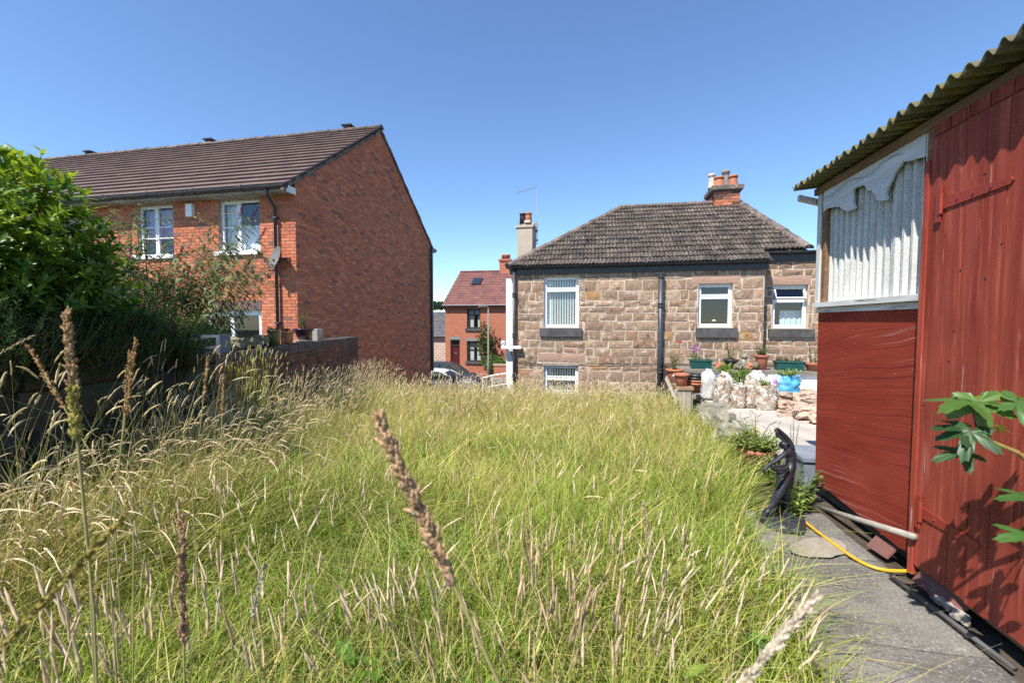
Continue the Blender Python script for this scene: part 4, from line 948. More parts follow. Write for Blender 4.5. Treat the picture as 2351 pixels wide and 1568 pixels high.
# ------------------------------------------------------------------ boundary wall on the left: brick, then dry stone
def wpt(D_, out, z):                                   # point on the wall line at camera depth D_, 'out' metres away from the garden
    x, y = plan(wall_x(D_) - out, D_); return Vector((x, y, z))
pa, pb = wpt(4.25, 0, 0), wpt(9.5, 0, 0); wd_ = (pb-pa); wlen = wd_.length; wd_.normalize(); wrot = math.atan2(wd_.y, wd_.x); wn = Vector((-wd_.y, wd_.x, 0))  # wn points away from the garden
ZT = .92
bw = thing('brick_wall', 'dark brick boundary wall with blue coping running past the brick house', 'wall', (pa+pb)/2 + Vector((0, 0, -.6)))
def wbox(mb, s0, s1, d0, d1, z0, z1, base=pa):
    c = base + wd_*((s0+s1)/2) + wn*((d0+d1)/2) + Vector((0, 0, (z0+z1)/2)); return mb.obox(c, wd_*((s1-s0)/2), wn*((d1-d0)/2), (0, 0, (z1-z0)/2))
wbox(MB(), 0, wlen-.012, .012, .23, -.7, ZT-.11).build('mortar_core', m_bmort, bw)
for r in masonry(0, wlen, .0, ZT-.115, .0755, .226, .011, [], .113):
    p_ = pa + wd_*((r[0]+r[1])/2) - wn*U(0, .004) + Vector((0, 0, (r[2]+r[3])/2))
    link('brick', brick_mesh(m_dbrick), bw, p_, wrot, (r[1]-r[0], .05, r[3]-r[2]))
for r in masonry(0, .22, .0, ZT-.115, .0755, .226, .011, [], .113):
    p_ = pb + wn*((r[0]+r[1])/2) + Vector((0, 0, (r[2]+r[3])/2)); link('brick', brick_mesh(m_dbrick), bw, p_, wrot + math.pi/2, (r[1]-r[0], .05, r[3]-r[2]))
nc = int(wlen/.082)
for k in range(nc):
    p_ = pa + wd_*((k+.5)*wlen/nc) - wn*.015 + Vector((0, 0, ZT-.055 + U(-.003, .004)))
    link('coping_brick', brick_mesh(m_coping), bw, p_, wrot, (wlen/nc-.010, .26, .105))
ps = wpt(.9, 0, 0); slen = (pa-ps).length
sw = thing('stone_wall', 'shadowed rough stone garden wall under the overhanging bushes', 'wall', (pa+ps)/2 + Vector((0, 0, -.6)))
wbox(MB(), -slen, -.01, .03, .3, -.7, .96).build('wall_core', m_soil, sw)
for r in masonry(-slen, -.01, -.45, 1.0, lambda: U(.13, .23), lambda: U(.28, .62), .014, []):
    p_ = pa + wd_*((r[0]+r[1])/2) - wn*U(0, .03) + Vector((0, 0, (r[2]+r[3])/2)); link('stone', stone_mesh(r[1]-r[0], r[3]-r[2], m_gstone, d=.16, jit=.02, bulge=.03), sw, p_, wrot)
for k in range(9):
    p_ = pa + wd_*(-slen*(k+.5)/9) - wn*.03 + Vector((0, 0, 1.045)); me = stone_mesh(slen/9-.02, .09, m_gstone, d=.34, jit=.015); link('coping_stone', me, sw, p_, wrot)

# ------------------------------------------------------------------ pots on the boundary wall
def pot(name, label, c, r, h, mat, cat='plant pot', group=None, rim=.02, taper=.72, soil=True, n=18, ribs=0, saucer=None, sq=None):
    c = Vector(c); t = thing(name, label, cat, c, group)
    f = (lambda q: 1 + .025*math.cos(ribs*q)) if ribs else sq
    MB().lathe(c, [(r*taper*.9, 0), (r*taper, .004), (r*.97, h-.045), (r*.98, h-.04), (r+rim, h-.038), (r+rim, h-.004), (r+rim-.006, h), (r-.012, h), (r*.93, h-.05), (r*.9, h-.055)], n if not ribs else 48, f).build('body', mat, t, True)
    if soil: MB().lathe(c + Vector((0, 0, h-.07)), [(r*.6, 0), (r*.92, .025)], n, sq).build('soil', m_soil, t)
    if saucer: MB().lathe(c - Vector((0, 0, .03)), [(r*.75, 0), (r*.95, .02), (r*.98, .032), (r*.9, .034)], n).build('saucer', saucer, t)
    return t
def sprigs(t, c, n, h, spread, col, L_=.05, W_=.02, lpp=14, flower=None, name='foliage', mat=m_matt):
    """upright leafy stems growing out of a pot"""
    c = Vector(c); P, D, C = [], [], []; s = MB(); tips = []
    for k in range(n):
        a = U(0, 6.28); b = c + Vector((math.cos(a)*U(0, spread*.35), math.sin(a)*U(0, spread*.35), 0)); hh = h*U(.6, 1.05)
        e = b + Vector((math.cos(a)*spread*U(.1, 1), math.sin(a)*spread*U(.1, 1), hh)); mid = (b+e)/2 + Vector((0, 0, hh*.12))
        s.tube([b, mid, e], [.004, .003, .0015], 4); tips.append(e)
        for j in range(lpp):
            u = (j+1)/lpp; p_ = b*(1-u)**2 + mid*2*u*(1-u) + e*u*u; P.append(p_); D.append((U(-1, 1), U(-1, 1), U(-.1, .9)))
    s.build('stems', m_matstem, t)
    n_ = len(P); leaves(name, mat, t, np.array([tuple(p) for p in P]), np.array(D), unit(n_)*.5 + np.array([0, 0, 1]), G.uniform(.6, 1.2, n_)*L_, G.uniform(.7, 1.2, n_)*W_, jitter(col, n_, .3))
    return tips
m_matstem = M('plant_stem', (.12, .15, .05), .8)
m_gglaze = M('olive_glaze', (.075, .095, .035), .35, col2=(.11, .12, .05), scale=8, spec=.5); m_purple = M('purple_glaze', (.045, .014, .035), .25, fine=.05, spec=.6)
m_slatew = M('slate_blue_paint', (.09, .115, .155), .6, col2=(.12, .15, .19), scale=9); m_ivorypot = M('pale_terracotta', (.52, .25, .125), .85, col2=(.45, .2, .1), scale=9)
def on_wall(px, back=.12):                              # base point on the coping under image column px
    k = (1175.5-px)/F; D_ = 2.613/(k-.086) if k > .09 else 9; return wpt(D_, back, ZT+.001)
c = on_wall(648); pt = pot('glazed_pot', 'olive green glazed pot on the boundary wall', c, .075, .22, m_gglaze, taper=.85, rim=.004); sprigs(pt, c + Vector((0, 0, .2)), 12, .04, .06, (.22, .07, .045), .03, .02, 8)
c = on_wall(679); pt = pot('square_pot', 'square pale terracotta pot between the olive and purple pots', c, .10, .19, m_ivorypot, taper=.85, n=4, rim=.012); sprigs(pt, c + Vector((0, 0, .18)), 12, .04, .07, (.22, .07, .045), .03, .02, 8)
c = on_wall(714) + Vector((0, 0, .03)); pt = pot('purple_pot', 'purple glazed pot with thin plant on the boundary wall', c, .135, .19, m_purple, taper=.6, rim=.02, saucer=m_patio); sprigs(pt, c + Vector((0, 0, .18)), 7, .30, .09, (.16, .17, .05), .05, .016, 16); sprigs(pt, c + Vector((0, 0, .17)), 10, .05, .09, (.25, .08, .05), .03, .02, 8)
c = on_wall(745); vb = thing('grey_block', 'pale grey moulded block behind the purple pot', 'block', c)
MB().obox(c + Vector((0, 0, .10)), wd_*.13, wn*.04, (0, 0, .10)).build('slab', m_patio, vb); MB().obox(c + Vector((0, 0, .10)) - wn*.045, wd_*.09, wn*.006, (0, 0, .012)).build('moulding', m_patio, vb)
c = on_wall(519); tb = thing('planter_box', 'slate blue wooden planter box on the boundary wall', 'planter', c)
for dd in (-.095, .095): MB().obox(c + Vector((0, 0, .095)) + wn*dd, wd_*.10, wn*.008, (0, 0, .095)).build('side_board', m_slatew, tb)
for dd in (-.092, .092): MB().obox(c + Vector((0, 0, .095)) + wd_*dd, wd_*.008, wn*.086, (0, 0, .095)).build('end_board', m_slatew, tb)
MB().obox(c + Vector((0, 0, .15)), wd_*.083, wn*.086, (0, 0, .004)).build('soil', m_soil, tb)
c = on_wall(462, .16); pt = pot('grey_pot', 'dark grey pot half hidden in the bush on the wall', c, .085, .17, m_sill, taper=.8); sprigs(pt, c + Vector((0, 0, .19)), 14, .2, .16, (.16, .15, .04), .05, .02, 10)
def rock(name, c, sx, sy, sz, mat, seed=None, sub=3):
    """irregular lump of broken stone resting at c"""
    sd_ = Vector((U(0, 50), U(0, 50), U(0, 50))); n = sub+2; m_ = MB(); vs = {}; fl_ = []
    def vid(p):
        k = (round(p[0], 5), round(p[1], 5), round(p[2], 5))
        if k not in vs:
            v = Vector(p); s_ = v.normalized()*.62 + v*.38; nv = noise.noise(s_*1.3 + sd_); s_ = s_*(1 + .55*nv); s_ += noise.noise_vector(s_*2.6 + sd_)*.13
            vs[k] = len(fl_); fl_.append((s_.x*sx, s_.y*sy, s_.z*sz))
        return vs[k]
    fs = []
    for ax_ in range(3):
        for sg in (-1, 1):
            for i in range(n):
                for j in range(n):
                    q = []
                    for a_, b_ in ((i, j), (i+1, j), (i+1, j+1), (i, j+1)):
                        p = [0, 0, 0]; p[ax_] = sg; p[(ax_+1) % 3] = -1 + 2*a_/n; p[(ax_+2) % 3] = -1 + 2*b_/n; q.append(vid(p))
                    fs.append(tuple(q) if sg > 0 else tuple(q[::-1]))
    zmin = min(v[2] for v in fl_); m_.v = [(x, y, z-zmin) for x, y, z in fl_]; m_.f = fs
    o = link(name, m_.mesh(name, mat), None, c); o.rotation_euler.z = U(0, 6); return o
m_wrock = M('mossy_stone', (.24, .205, .155), .95, rand=.2, col2=(.16, .15, .09), scale=9, bump=.6, bscale=40)
for i, px in enumerate((553, 572, 590, 606, 622, 634)):
    o = rock('wall_stone', on_wall(px, .14 + .04*(i % 2)), .07+.02*(i % 3), .06, .045+.013*((i*2) % 3), m_wrock); tag(o, 'loose mossy stone piled on the boundary wall beside the olive pot', 'stone', 'loose stones on the boundary wall')

# ------------------------------------------------------------------ red shed
XS = 1.55; YN, YK, YFAR = .6, onX(2133, 738, XS).y, onX(1878, 738, XS).y
XRF, ZRF = 1.40, 2.225
shd = thing('red_shed', 'red timber shed with corrugated roof at the right edge', 'shed', (2.4, 2.2, 0))
m_ply = ply_mat('red_plywood', (.21, .027, .015), (.30, .047, .026), (.40, .25, .20))
m_red = wood_mat('red_board', (.21, .032, .019), (.36, .074, .044), .6, worn=(.52, .28, .22), lw=.67)
m_redtrim = wood_mat('red_trim', (.30, .05, .028), (.36, .066, .038), .5, worn=(.5, .36, .33), lw=.64)
m_hinge = M('red_painted_iron', (.31, .045, .026), .5, col2=(.25, .04, .025), scale=9, bump=.1)
m_corr = M('white_corrugated', (.55, .545, .52), .7, col2=(.40, .39, .36), scale=5, stretch=(1, 3, .6), lo=.5, hi=.72, col3=(.10, .09, .08), scale3=34, lo3=.70, hi3=.76, bump=.5, bscale=90, fine=.1)
m_aroof = M('mossy_corrugated_roof', (.125, .115, .07), .95, col2=(.165, .15, .05), scale=3, stretch=(.6, 3, 1), col3=(.06, .055, .04), scale3=8, bump=.5, bscale=70, fine=.2)
m_valance = wood_mat('blue_white_board', (.50, .52, .54), (.60, .62, .635), .6, axis=1, worn=(.40, .38, .35), lw=.7)
m_plate = wood_mat('brown_timber', (.16, .09, .05), (.22, .13, .07), .8, axis=1)
m_greyw = wood_mat('weathered_white_timber', (.48, .47, .45), (.62, .61, .59), .8, axis=2, worn=(.24, .21, .18), lw=.58)
zsill = onX(1885, 699, XS).z
# plywood panel, lower edge rotten
bl = [onX(1871, 1112, XS), onX(1905, 1128, XS), onX(1950, 1165, XS), onX(2000, 1205, XS), onX(2050, 1246, XS), onX(2098, 1284, XS)]
poly = [Vector((XS, YFAR, zsill-.02))] + [Vector((XS, min(b.y, YFAR), b.z)) for b in bl] + [Vector((XS, YK+.01, .03)), Vector((XS, YK+.01, zsill-.02))]
MB().prism(poly, (.014, 0, 0)).build('plywood_panel', m_ply, shd)
# dark plinth and shed carcass
MB().box(XS+.05, 3.6, YN, YFAR-.01, .0, .16).build('plinth', m_sill, shd)
MB().box(XS+.06, 3.6, YN, YFAR-.02, .16, zsill-.05).build('carcass', m_plate, shd)
MB().box(XS+.35, 3.6, YN, YFAR-.02, zsill-.045, 2.15).build('inner_wall', m_plate, shd)
# sill board
m_greyh = wood_mat('peeling_white_sill', (.52, .51, .49), (.68, .67, .65), .8, axis=1, worn=(.22, .19, .16), lw=.60)
sb_ = MB(); sb_.box(XS-.035, XS+.05, YK+.01, YFAR+.02, zsill-.020, zsill+.012); sb_.build('sill_board', m_greyh, shd)
MB().box(XS-.008, XS+.02, YK+.01, YFAR+.01, zsill-.058, zsill-.023).build('sill_apron', m_greyh, shd)
# corner post
MB().box(XS-.012, XS+.035, YFAR-.02, YFAR+.03, zsill-.02, 2.2).build('corner_post', m_greyw, shd)
MB().box(XS-.004, XS+.03, YFAR-.075, YFAR-.03, zsill+.015, 2.06).build('brown_batten', m_plate, shd)
MB().box(XS-.010, XS+.03, YK+.012, YK+.05, zsill, 2.2).build('door_side_post', m_greyw, shd)
# corrugated white cladding: sheet folded along y
def corr(y0, y1, pitch, amp, z0f, z1f, x, mat, name, parent, per=8, th=.004):
    n = int((y1-y0)/pitch*per); vs = []
    for k in range(n+1):
        y = y0 + (y1-y0)*k/n; s_ = math.sin(2*math.pi*(y-y0)/pitch); s_ = max(-1, min(1, s_*1.7)); xx = x + amp*s_ + .003*noise.noise((y*9, 1, 0))
        vs += [(xx, y, z0f(y)), (xx, y, z1f(y)), (xx+th, y, z0f(y)), (xx+th, y, z1f(y))]
    fs = []
    for k in range(n):
        a_, b_ = 4*k, 4*k+4; fs += [(b_, a_, a_+1, b_+1), (a_+2, b_+2, b_+3, a_+3), (a_+1, a_+3, b_+3, b_+1), (a_, b_, b_+2, a_+2)]
    return MB().add(vs, fs).build(name, mat, parent)
ym = YK + .30
corr(ym-.02, YFAR-.022, .066, .021, lambda y: zsill+.01+.006*math.sin(y*40), lambda y: 2.17, XS+.045, m_corr, 'corrugated_sheet', shd)
corr(YK+.05, ym+.04, .066, .021, lambda y: zsill+.01+.006*math.sin(y*33), lambda y: 2.17, XS+.036, m_corr, 'corrugated_sheet', shd)
# scalloped valance traced on the wall plane
def zD(zx, zy): return ((2950 + zx*.5103)/1.6333, (500 + zy*.5102)/1.6333)
val = [(282, 580), (310, 552), (350, 545), (400, 540), (430, 560), (460, 572), (500, 560), (518, 548), (510, 530), (503, 500), (503, 420), (510, 405), (560, 385), (582, 380), (600, 400), (612, 420), (640, 420), (655, 440), (680, 490), (690, 497), (745, 490), (752, 480), (745, 440), (760, 395), (790, 340), (810, 290), (850, 240), (878, 195), (885, 207), (920, 205), (960, 190), (1000, 180), (1040, 170), (1065, 163), (1078, 190), (1082, 240)]
vp = [onX(*zD(*q), XS-.002) for q in val]; vp = [Vector((XS-.002, min(max(v.y, YK+.052), YFAR-.03), v.z)) for v in vp]
MB().prism(vp + [Vector((XS-.002, vp[-1].y, 2.155)), Vector((XS-.002, vp[0].y, 2.155))], (-.012, 0, 0)).build('valance', m_valance, shd)
wire = [Vector((XS-.022, YFAR-.08 + (YK+.2-YFAR+.08)*k/14, 2.115 - .018*math.sin(k*.9))) for k in range(15)]
MB().tube(wire, .0011, 4).build('wire', m_black, shd)
MB().box(XS-.03, XS+.02, YN, YFAR+.05, 2.155, 2.20).build('wall_plate', m_plate, shd)
MB().obox((XS-.01, YFAR+.10, 2.13), (.10, 0, -.03), (0, .02, 0), (0, 0, .02)).build('rafter_end', m_greyw, shd)
# roof sheets, ridges running away from the wall
def rsheet(y0, y1, lift):
    pitch = .0775; per = 8; n = int((y1-y0)/pitch*per); vs = []
    for k in range(n+1):
        y = y0 + (y1-y0)*k/n; dz = .018*math.sin(2*math.pi*y/pitch) + lift
        for x, zz in ((XRF + .006*math.sin(y*23), ZRF), (2.6, ZRF+.10), (3.9, ZRF+.22)): vs += [(x, y, zz+dz), (x, y, zz+dz+.006)]
    fs = []
    for k in range(n):
        a_, b_ = 6*k, 6*k+6
        for j in (0, 2): fs += [(a_+j, a_+j+2, b_+j+2, b_+j), (a_+j+1, b_+j+1, b_+j+3, a_+j+3)]
        fs += [(a_, b_, b_+1, a_+1)]
    MB().add(vs, fs).build('roof_sheet', m_aroof, shd, True)
yy = YFAR+.12
rsheet(2.45, YFAR+.12, .0); rsheet(1.74, 2.52, .009); rsheet(.95, 1.80, .0); rsheet(.3, 1.0, .009)
# door boards, frieze boards above, strap hinges
ZD0, ZD1 = .075, onX(2165, 312, XS-.03).z
yb_ = YK - .035; k = 0
while yb_ > .95:
    w_ = .098
    MB().box(XS-.042, XS-.012, yb_-w_+.0035, yb_, ZD0 + .004*(k % 3), ZD1).build('door_board', m_red, shd)
    MB().box(XS-.036, XS-.010, yb_-w_+.0035, yb_-.002, ZD1+.012, 2.155).build('frieze_board', m_red, shd)
    yb_ -= w_; k += 1
MB().box(XS-.030, XS-.004, .95, YK+.010, .06, 2.15).build('door_back', m_plate, shd)
MB().box(XS-.048, XS+.004, YK-.032, YK-.002, .02, 2.0).build('door_frame', m_redtrim, shd)
for (p0, p1, p2) in (((2166, 470), (2322, 411), None), ((2118, 1178), (2245, 1251), None)):
    a_, b_ = onX(*p0, XS-.045), onX(*p1, XS-.045); zz = (a_.z+b_.z)/2; y1_, y2_ = a_.y, b_.y
    hg = MB(); hg.prism([(XS-.043, y1_, zz-.026), (XS-.043, y2_, zz-.013), (XS-.043, y2_-.012, zz), (XS-.043, y2_, zz+.013), (XS-.043, y1_, zz+.026)], (-.005, 0, 0))
    hgo = hg.build('strap_hinge', m_hinge, shd)
    MB().tube([(XS-.052, y1_+.004, zz-.045), (XS-.052, y1_+.004, zz+.045)], .008, 8).build('hinge_pin', m_hinge, hgo)
    MB().box(XS-.054, XS-.048, y1_+.005, y1_+.035, zz-.08, zz+.08).build('hinge_plate', m_hinge, hgo)
    for u in (.25, .5, .75): MB().tube([(XS-.047, y1_+(y2_-y1_)*u, zz), (XS-.052, y1_+(y2_-y1_)*u, zz)], .005, 6).build('screw', m_hinge, hgo)
for px, py in ((2197, 470), (2233, 450), (2260, 400), (2190, 760), (2178, 830), (2262, 640), (2300, 560), (2170, 540), (2120, 930), (2205, 620)):
    q = onX(px, py, XS-.0425); MB().tube([(XS-.0432, q.y, q.z), (XS-.040, q.y, q.z)], .0045, 7).build('nail_hole', m_black, shd)
q = onX(2182, 588, XS-.0425); MB().lathe((0, 0, 0), [(.001, 0), (.006, .001), (.002, .002)], 8)
# steel angle, pole, broken slates and rubble along the shed foot
q0, q1 = onZ(2045, 1322, .02), onZ(2330, 1535, .02)
og = thing('plastic_conduit', 'dark grey plastic conduit lying along the shed foot', 'pipe', q0)
MB().tube([q0, q1], .010, 8).build('tube', m_sill, og, True)
q0, q1 = onX(1856, 1157, XS-.06), onX(2100, 1232, XS-.055)
pl_ = MB().tube([q0, q1], .0155, 12).build('pole', M('grey_pole', (.34, .31, .26), .6, col2=(.26, .24, .2), scale=20), None, True, at=q0); tag(pl_, 'grey pole propped along the foot of the red plywood panel', 'pole')
MB().add([], [])
b_ = MB().tube([(XS-.02, YFAR+.02, .0), (XS+.1, YFAR-.3, .02)], .01, 5)
for i, (px, py, a_) in enumerate(((2000, 1272, 1.75), (2108, 1356, 1.6), (2140, 1390, 1.9))):
    q = onZ(px, py, .0); q.x = XS - .075 + .012*i % .03; d_ = Vector((math.cos(a_), math.sin(a_), 0)); e_ = Vector((.55, -.05, .8))
    o = MB().obox(q + Vector((.02, 0, .045)), d_*.065, e_*.04, Vector((-.8, 0, .55))*.005).build('broken_tile', m_froof, None, at=q); tag(o, 'broken roof tile leaning at the foot of the red shed', 'tile', 'broken tiles at the shed foot')
m_lump = M('broken_masonry', (.42, .37, .31), .95, col2=(.28, .22, .18), scale=16, bump=.5, bscale=50)
for i, (px, py) in enumerate(((2150, 1378), (2172, 1398), (2196, 1420))):
    q = onZ(px, py, 0); o = rock('masonry_lump', (XS-.045, q.y, -.01), .022, .035, .022, m_lump); o.rotation_euler.z = U(-.4, .4); tag(o, 'broken pale lump of masonry under the shed door', 'rubble', 'pale rubble under the shed door')
# yellow hose
m_hose = M('yellow_hose', (.62, .34, .02), .4, fine=.06, spec=.5)
hp = [onZ(*q, .014) for q in ((1836, 1188), (1870, 1215), (1920, 1252), (1960, 1280), (2000, 1300), (2040, 1309), (2090, 1310), (2125, 1305))]
hs_ = []
for i in range(len(hp)-1):
    for u in (0, .33, .66):
        p0, p1, p2, p3 = hp[max(i-1, 0)], hp[i], hp[i+1], hp[min(i+2, len(hp)-1)]
        hs_.append(.5*((2*p1) + (p2-p0)*u + (2*p0-5*p1+4*p2-p3)*u*u + (3*p1-p0-3*p2+p3)*u**3))
hs_.append(hp[-1])
tag(MB().tube(hs_, .0085, 10).build('hose', m_hose, None, True, at=hp[0]), 'yellow garden hose curving across the concrete path', 'hose')
# grey crate behind the shed corner
a_, b_ = onY(1848, 1052, 3.62), onY(1890, 1128, 3.62)
gc = thing('grey_crate', 'grey plastic storage crate behind the corner of the red shed', 'crate', (a_.x+.12, 3.8, b_.z))
m_crate = M('grey_plastic', (.17, .19, .22), .5, col2=(.22, .24, .27), scale=7)
MB().box(a_.x, a_.x+.5, 3.63, 4.0, b_.z+.02, a_.z-.03).build('tub', m_crate, gc); MB().box(a_.x-.015, a_.x+.515, 3.615, 4.015, a_.z-.028, a_.z).build('lid', m_crate, gc)
MB().box(a_.x-.02, a_.x+.52, 3.61, 4.02, b_.z-.025, b_.z+.018).build('base_lip', m_sill, gc)
for k in range(2): MB().box(a_.x, a_.x+.5, 3.66+.25*k, 3.74+.25*k, -.02, b_.z-.027).build('block', m_patio, gc)

# ------------------------------------------------------------------ raised ledge and clutter in front of the cottage
YL = 8.4
lx0, lx1 = onY(1560, 850, YL).x, 5.4; zl = onY(1830, 852, YL).z
lg = thing('raised_ledge', 'low rendered ledge holding the row of plant pots', 'ledge', ((lx0+lx1)/2, YL, -.1))
MB().box(lx0, lx1, YL, YL+.5, -.3, zl-.055).build('retaining_face', m_wpaint, lg)
MB().box(lx0-.03, lx1, YL-.06, YL+.55, zl-.053, zl).build('timber_coping', M('grey_timber', (.17, .145, .12), .9, col2=(.24, .21, .18), scale=6, stretch=(.5, 4, 4), bump=.3), lg)
tag(MB().box(lx0, 6, YL+.5, YW, -.6, zl-.1).build('terrace_bed', m_soil), 'planted strip between the pot ledge and the cottage wall', kind='structure')
def lpot(px, pyb, dy=.2):
    q = onY(px, pyb, YL+dy); return Vector((q.x, YL+dy, zl+.001))
def pxw(px0, px1, py, Y): return onY(px1, py, Y).x - onY(px0, py, Y).x
c = lpot(1748, 850, .12); t = pot('ribbed_pot', 'large ribbed terracotta pot on the ledge left of the right-hand green trough', c, pxw(1733, 1762, 830, YL)/2, .27, m_terra, ribs=22, taper=.72); sprigs(t, c + Vector((0, 0, .24)), 22, .14, .12, (.14, .16, .045), .06, .012, 10); sprigs(t, c + Vector((0, 0, .24)), 5, .36, .2, (.2, .17, .08), .04, .01, 8)
c = lpot(1677, 848, .15); t = pot('black_pot', 'black plastic pot with thin leggy plant on the ledge', c, .115, .18, m_black, taper=.65); sprigs(t, c + Vector((0, 0, .16)), 9, .36, .1, (.17, .17, .05), .05, .018, 14)
c = lpot(1866, 852, .1); t = pot('small_bowl_pot', 'small terracotta bowl at the right end of the ledge beside the shed', c, .13, .15, m_terra, taper=.6); sprigs(t, c + Vector((0, 0, .13)), 10, .42, .12, (.24, .16, .08), .05, .015, 10)
def trough(px0, px1, label, plants, col, hh):
    a, b = onY(px0, 850, YL+.12), onY(px1, 850, YL+.12); t = thing('green_trough', label, 'planter', ((a.x+b.x)/2, YL+.15, zl))
    n = 26; w_ = b.x-a.x; m = MB()
    for k in range(n):                                  # ribbed front and back
        x0 = a.x + w_*k/n
        m.box(x0, x0+w_/n*.6, YL+.035, YL+.05, zl+.005, zl+.145); 
    m.prism([(a.x+.02, YL+.05, zl+.002), (b.x-.02, YL+.05, zl+.002), (b.x, YL+.045, zl+.15), (a.x, YL+.045, zl+.15)], (0, .17, 0)); m.build('tub', m_green, t)
    rm = MB(); rm.box(a.x-.012, b.x+.012, YL+.022, YL+.045, zl+.146, zl+.168); rm.box(a.x-.012, b.x+.012, YL+.21, YL+.235, zl+.146, zl+.168); rm.box(a.x-.012, a.x+.012, YL+.046, YL+.209, zl+.146, zl+.168); rm.box(b.x-.012, b.x+.012, YL+.046, YL+.209, zl+.146, zl+.168); rm.build('rim', m_green, t)
    MB().box(a.x+.013, b.x-.013, YL+.047, YL+.208, zl+.151, zl+.158).build('soil', m_soil, t)
    for k in range(plants): sprigs(t, ((a.x + w_*(k+.5)/plants), YL+.13, zl+.15), 5, hh, .08, col, .04, .014, 8)
    return t
t = trough(1584, 1632, 'green plastic trough left of the black pot', 3, (.15, .19, .05), .12)
trough(1780, 1842, 'green plastic trough at the right behind the blue bag', 5, (.20, .17, .07), .09)
# pink flowers and red poppy
m_petal = M('pink_petal', (.62, .22, .42), .7, transl=.3, fine=.1); m_poppy = M('red_poppy_petal', (.72, .03, .02), .6, transl=.3, fine=.1)
q = onY(1597, 800, YL+.2); pk = thing('pink_flower', 'mauve-pink flower head on a tall stem above the left trough', 'flower', (q.x, YL+.2, zl))
tp_ = sprigs(pk, (q.x, YL+.2, zl+.1), 5, q.z-zl-.1, .05, (.13, .18, .06), .07, .014, 10)
n = 90; P = unit(n)*np.array([.09, .06, .05]) + np.array([q.x, YL+.2, q.z]); leaves('flower_head', M('mauve_petals', (.5, .2, .4), .7, attr=True, transl=.3), pk, P, unit(n), unit(n), .03, .022, jitter((.55, .22, .42), n, .25))
q = onY(1560, 787, 7.9); pp = thing('poppy', 'single red poppy on a thin stem above the terracotta pots', 'flower', (q.x, 7.9, .3))
MB().tube([(q.x-.03, 7.9, .25), (q.x+.01, 7.9, (q.z+.25)/2), (q.x, 7.9, q.z)], .004, 5).build('stem', m_matstem, pp)
pm = MB()
for k in range(5):
    a = k*1.257; d = Vector((math.cos(a), math.sin(a), .5)); s_ = Vector((-math.sin(a), math.cos(a), 0)); c_ = Vector((q.x, 7.9, q.z))
    pm.add([c_, c_ + d*.03 - s_*.028, c_ + d*.055 + Vector((0, 0, .012)), c_ + d*.03 + s_*.028], [(0, 1, 2, 3)])
pm.build('petals', m_poppy, pp)
# figurine
q = lpot(1708, 852, .12); fg = thing('garden_figurine', 'small weathered stone animal figurine between black and ribbed pots', 'figurine', q)
m_fig = M('weathered_stone', (.28, .25, .20), .9, col2=(.18, .17, .12), scale=14, col3=(.55, .5, .42), scale3=20, bump=.4)
MB().lathe(q, [(.055, 0), (.07, .03), (.065, .10), (.05, .17), (.04, .20), (.03, .205)], 12).build('body', m_fig, fg, True)
MB().lathe(q + Vector((0, -.02, .19)), [(.01, 0), (.045, .02), (.052, .05), (.04, .09), (.015, .10)], 12).build('head', m_fig, fg, True)
for s_ in (-1, 1): MB().tube([q + Vector((.025*s_, -.015, .275)), q + Vector((.035*s_, -.01, .325))], [.016, .003], 6).build('ear', m_fig, fg)
for s_ in (-1, 1): MB().tube([q + Vector((.03*s_, -.05, .12)), q + Vector((.03*s_, -.075, .005))], [.02, .024], 7).build('foreleg', m_fig, fg)
for i, px in enumerate((1652, 1695, 1724, 1731)):
    o = rock('ledge_stone', lpot(px, 852, .05), .07, .06, .06, m_terra if i in (0, 2) else m_wrock); tag(o, 'broken lump of terracotta lying on the pot ledge' if i in (0, 2) else 'grey stone lump lying on the pot ledge', 'stone', 'terracotta lumps on the ledge' if i in (0, 2) else 'stone lumps on the ledge')
# wooden box step with pots
m_pine = wood_mat('old_pine', (.30, .19, .11), (.42, .28, .17), .8, axis=0, worn=(.5, .42, .33)); m_gpine = wood_mat('grey_pine', (.32, .28, .22), (.42, .38, .31), .85, axis=2, worn=(.5, .46, .4))
YB = 7.15; a, b = onY(1552, 888, YB), onY(1592, 930, YB)
wb = thing('wooden_step', 'weathered timber box step with terracotta pots on it', 'step', ((a.x+b.x)/2, YB+.2, b.z-.1))
MB().box(a.x, b.x, YB-.02, YB+.45, a.z-.045, a.z).build('top_board', m_pine, wb)
wd3 = (b.x-a.x-.06)/3
for k in range(3): MB().box(a.x+.03+wd3*k, a.x+.03+wd3*(k+1)-.004, YB, YB+.025, b.z-.35, a.z-.047).build('front_board', m_gpine, wb)
MB().box(b.x-.03, b.x-.005, YB+.026, YB+.43, b.z-.35, a.z-.047).build('side_board', m_gpine, wb)
p0, p1 = onY(1529, 866, YB+.25), onY(1555, 922, YB-.05)
MB().obox((p0+p1)/2, (p1-p0)/2, Vector((.010, .010, 0)), Vector((.012, 0, .028))).build('sloping_stringer', m_gpine, wb)
c = Vector((onY(1564, 886, YB+.12).x, YB+.12, a.z+.001)); t = pot('terracotta_pot', 'plain terracotta pot standing on the wooden step', c, .105, .20, m_terra, taper=.75)
c2 = Vector((onY(1549, 872, YB+.5).x, YB+.52, .17)); t = pot('tall_terracotta_pot', 'taller terracotta pot of grassy stems behind the wooden step', c2, .125, .27, m_terra, taper=.75, ribs=20); sprigs(t, c2 + Vector((0, 0, .24)), 16, .38, .16, (.24, .20, .07), .07, .008, 9)
m_clear = glass_mat('clear_bottle', (.86, .9, .92), 1.45)
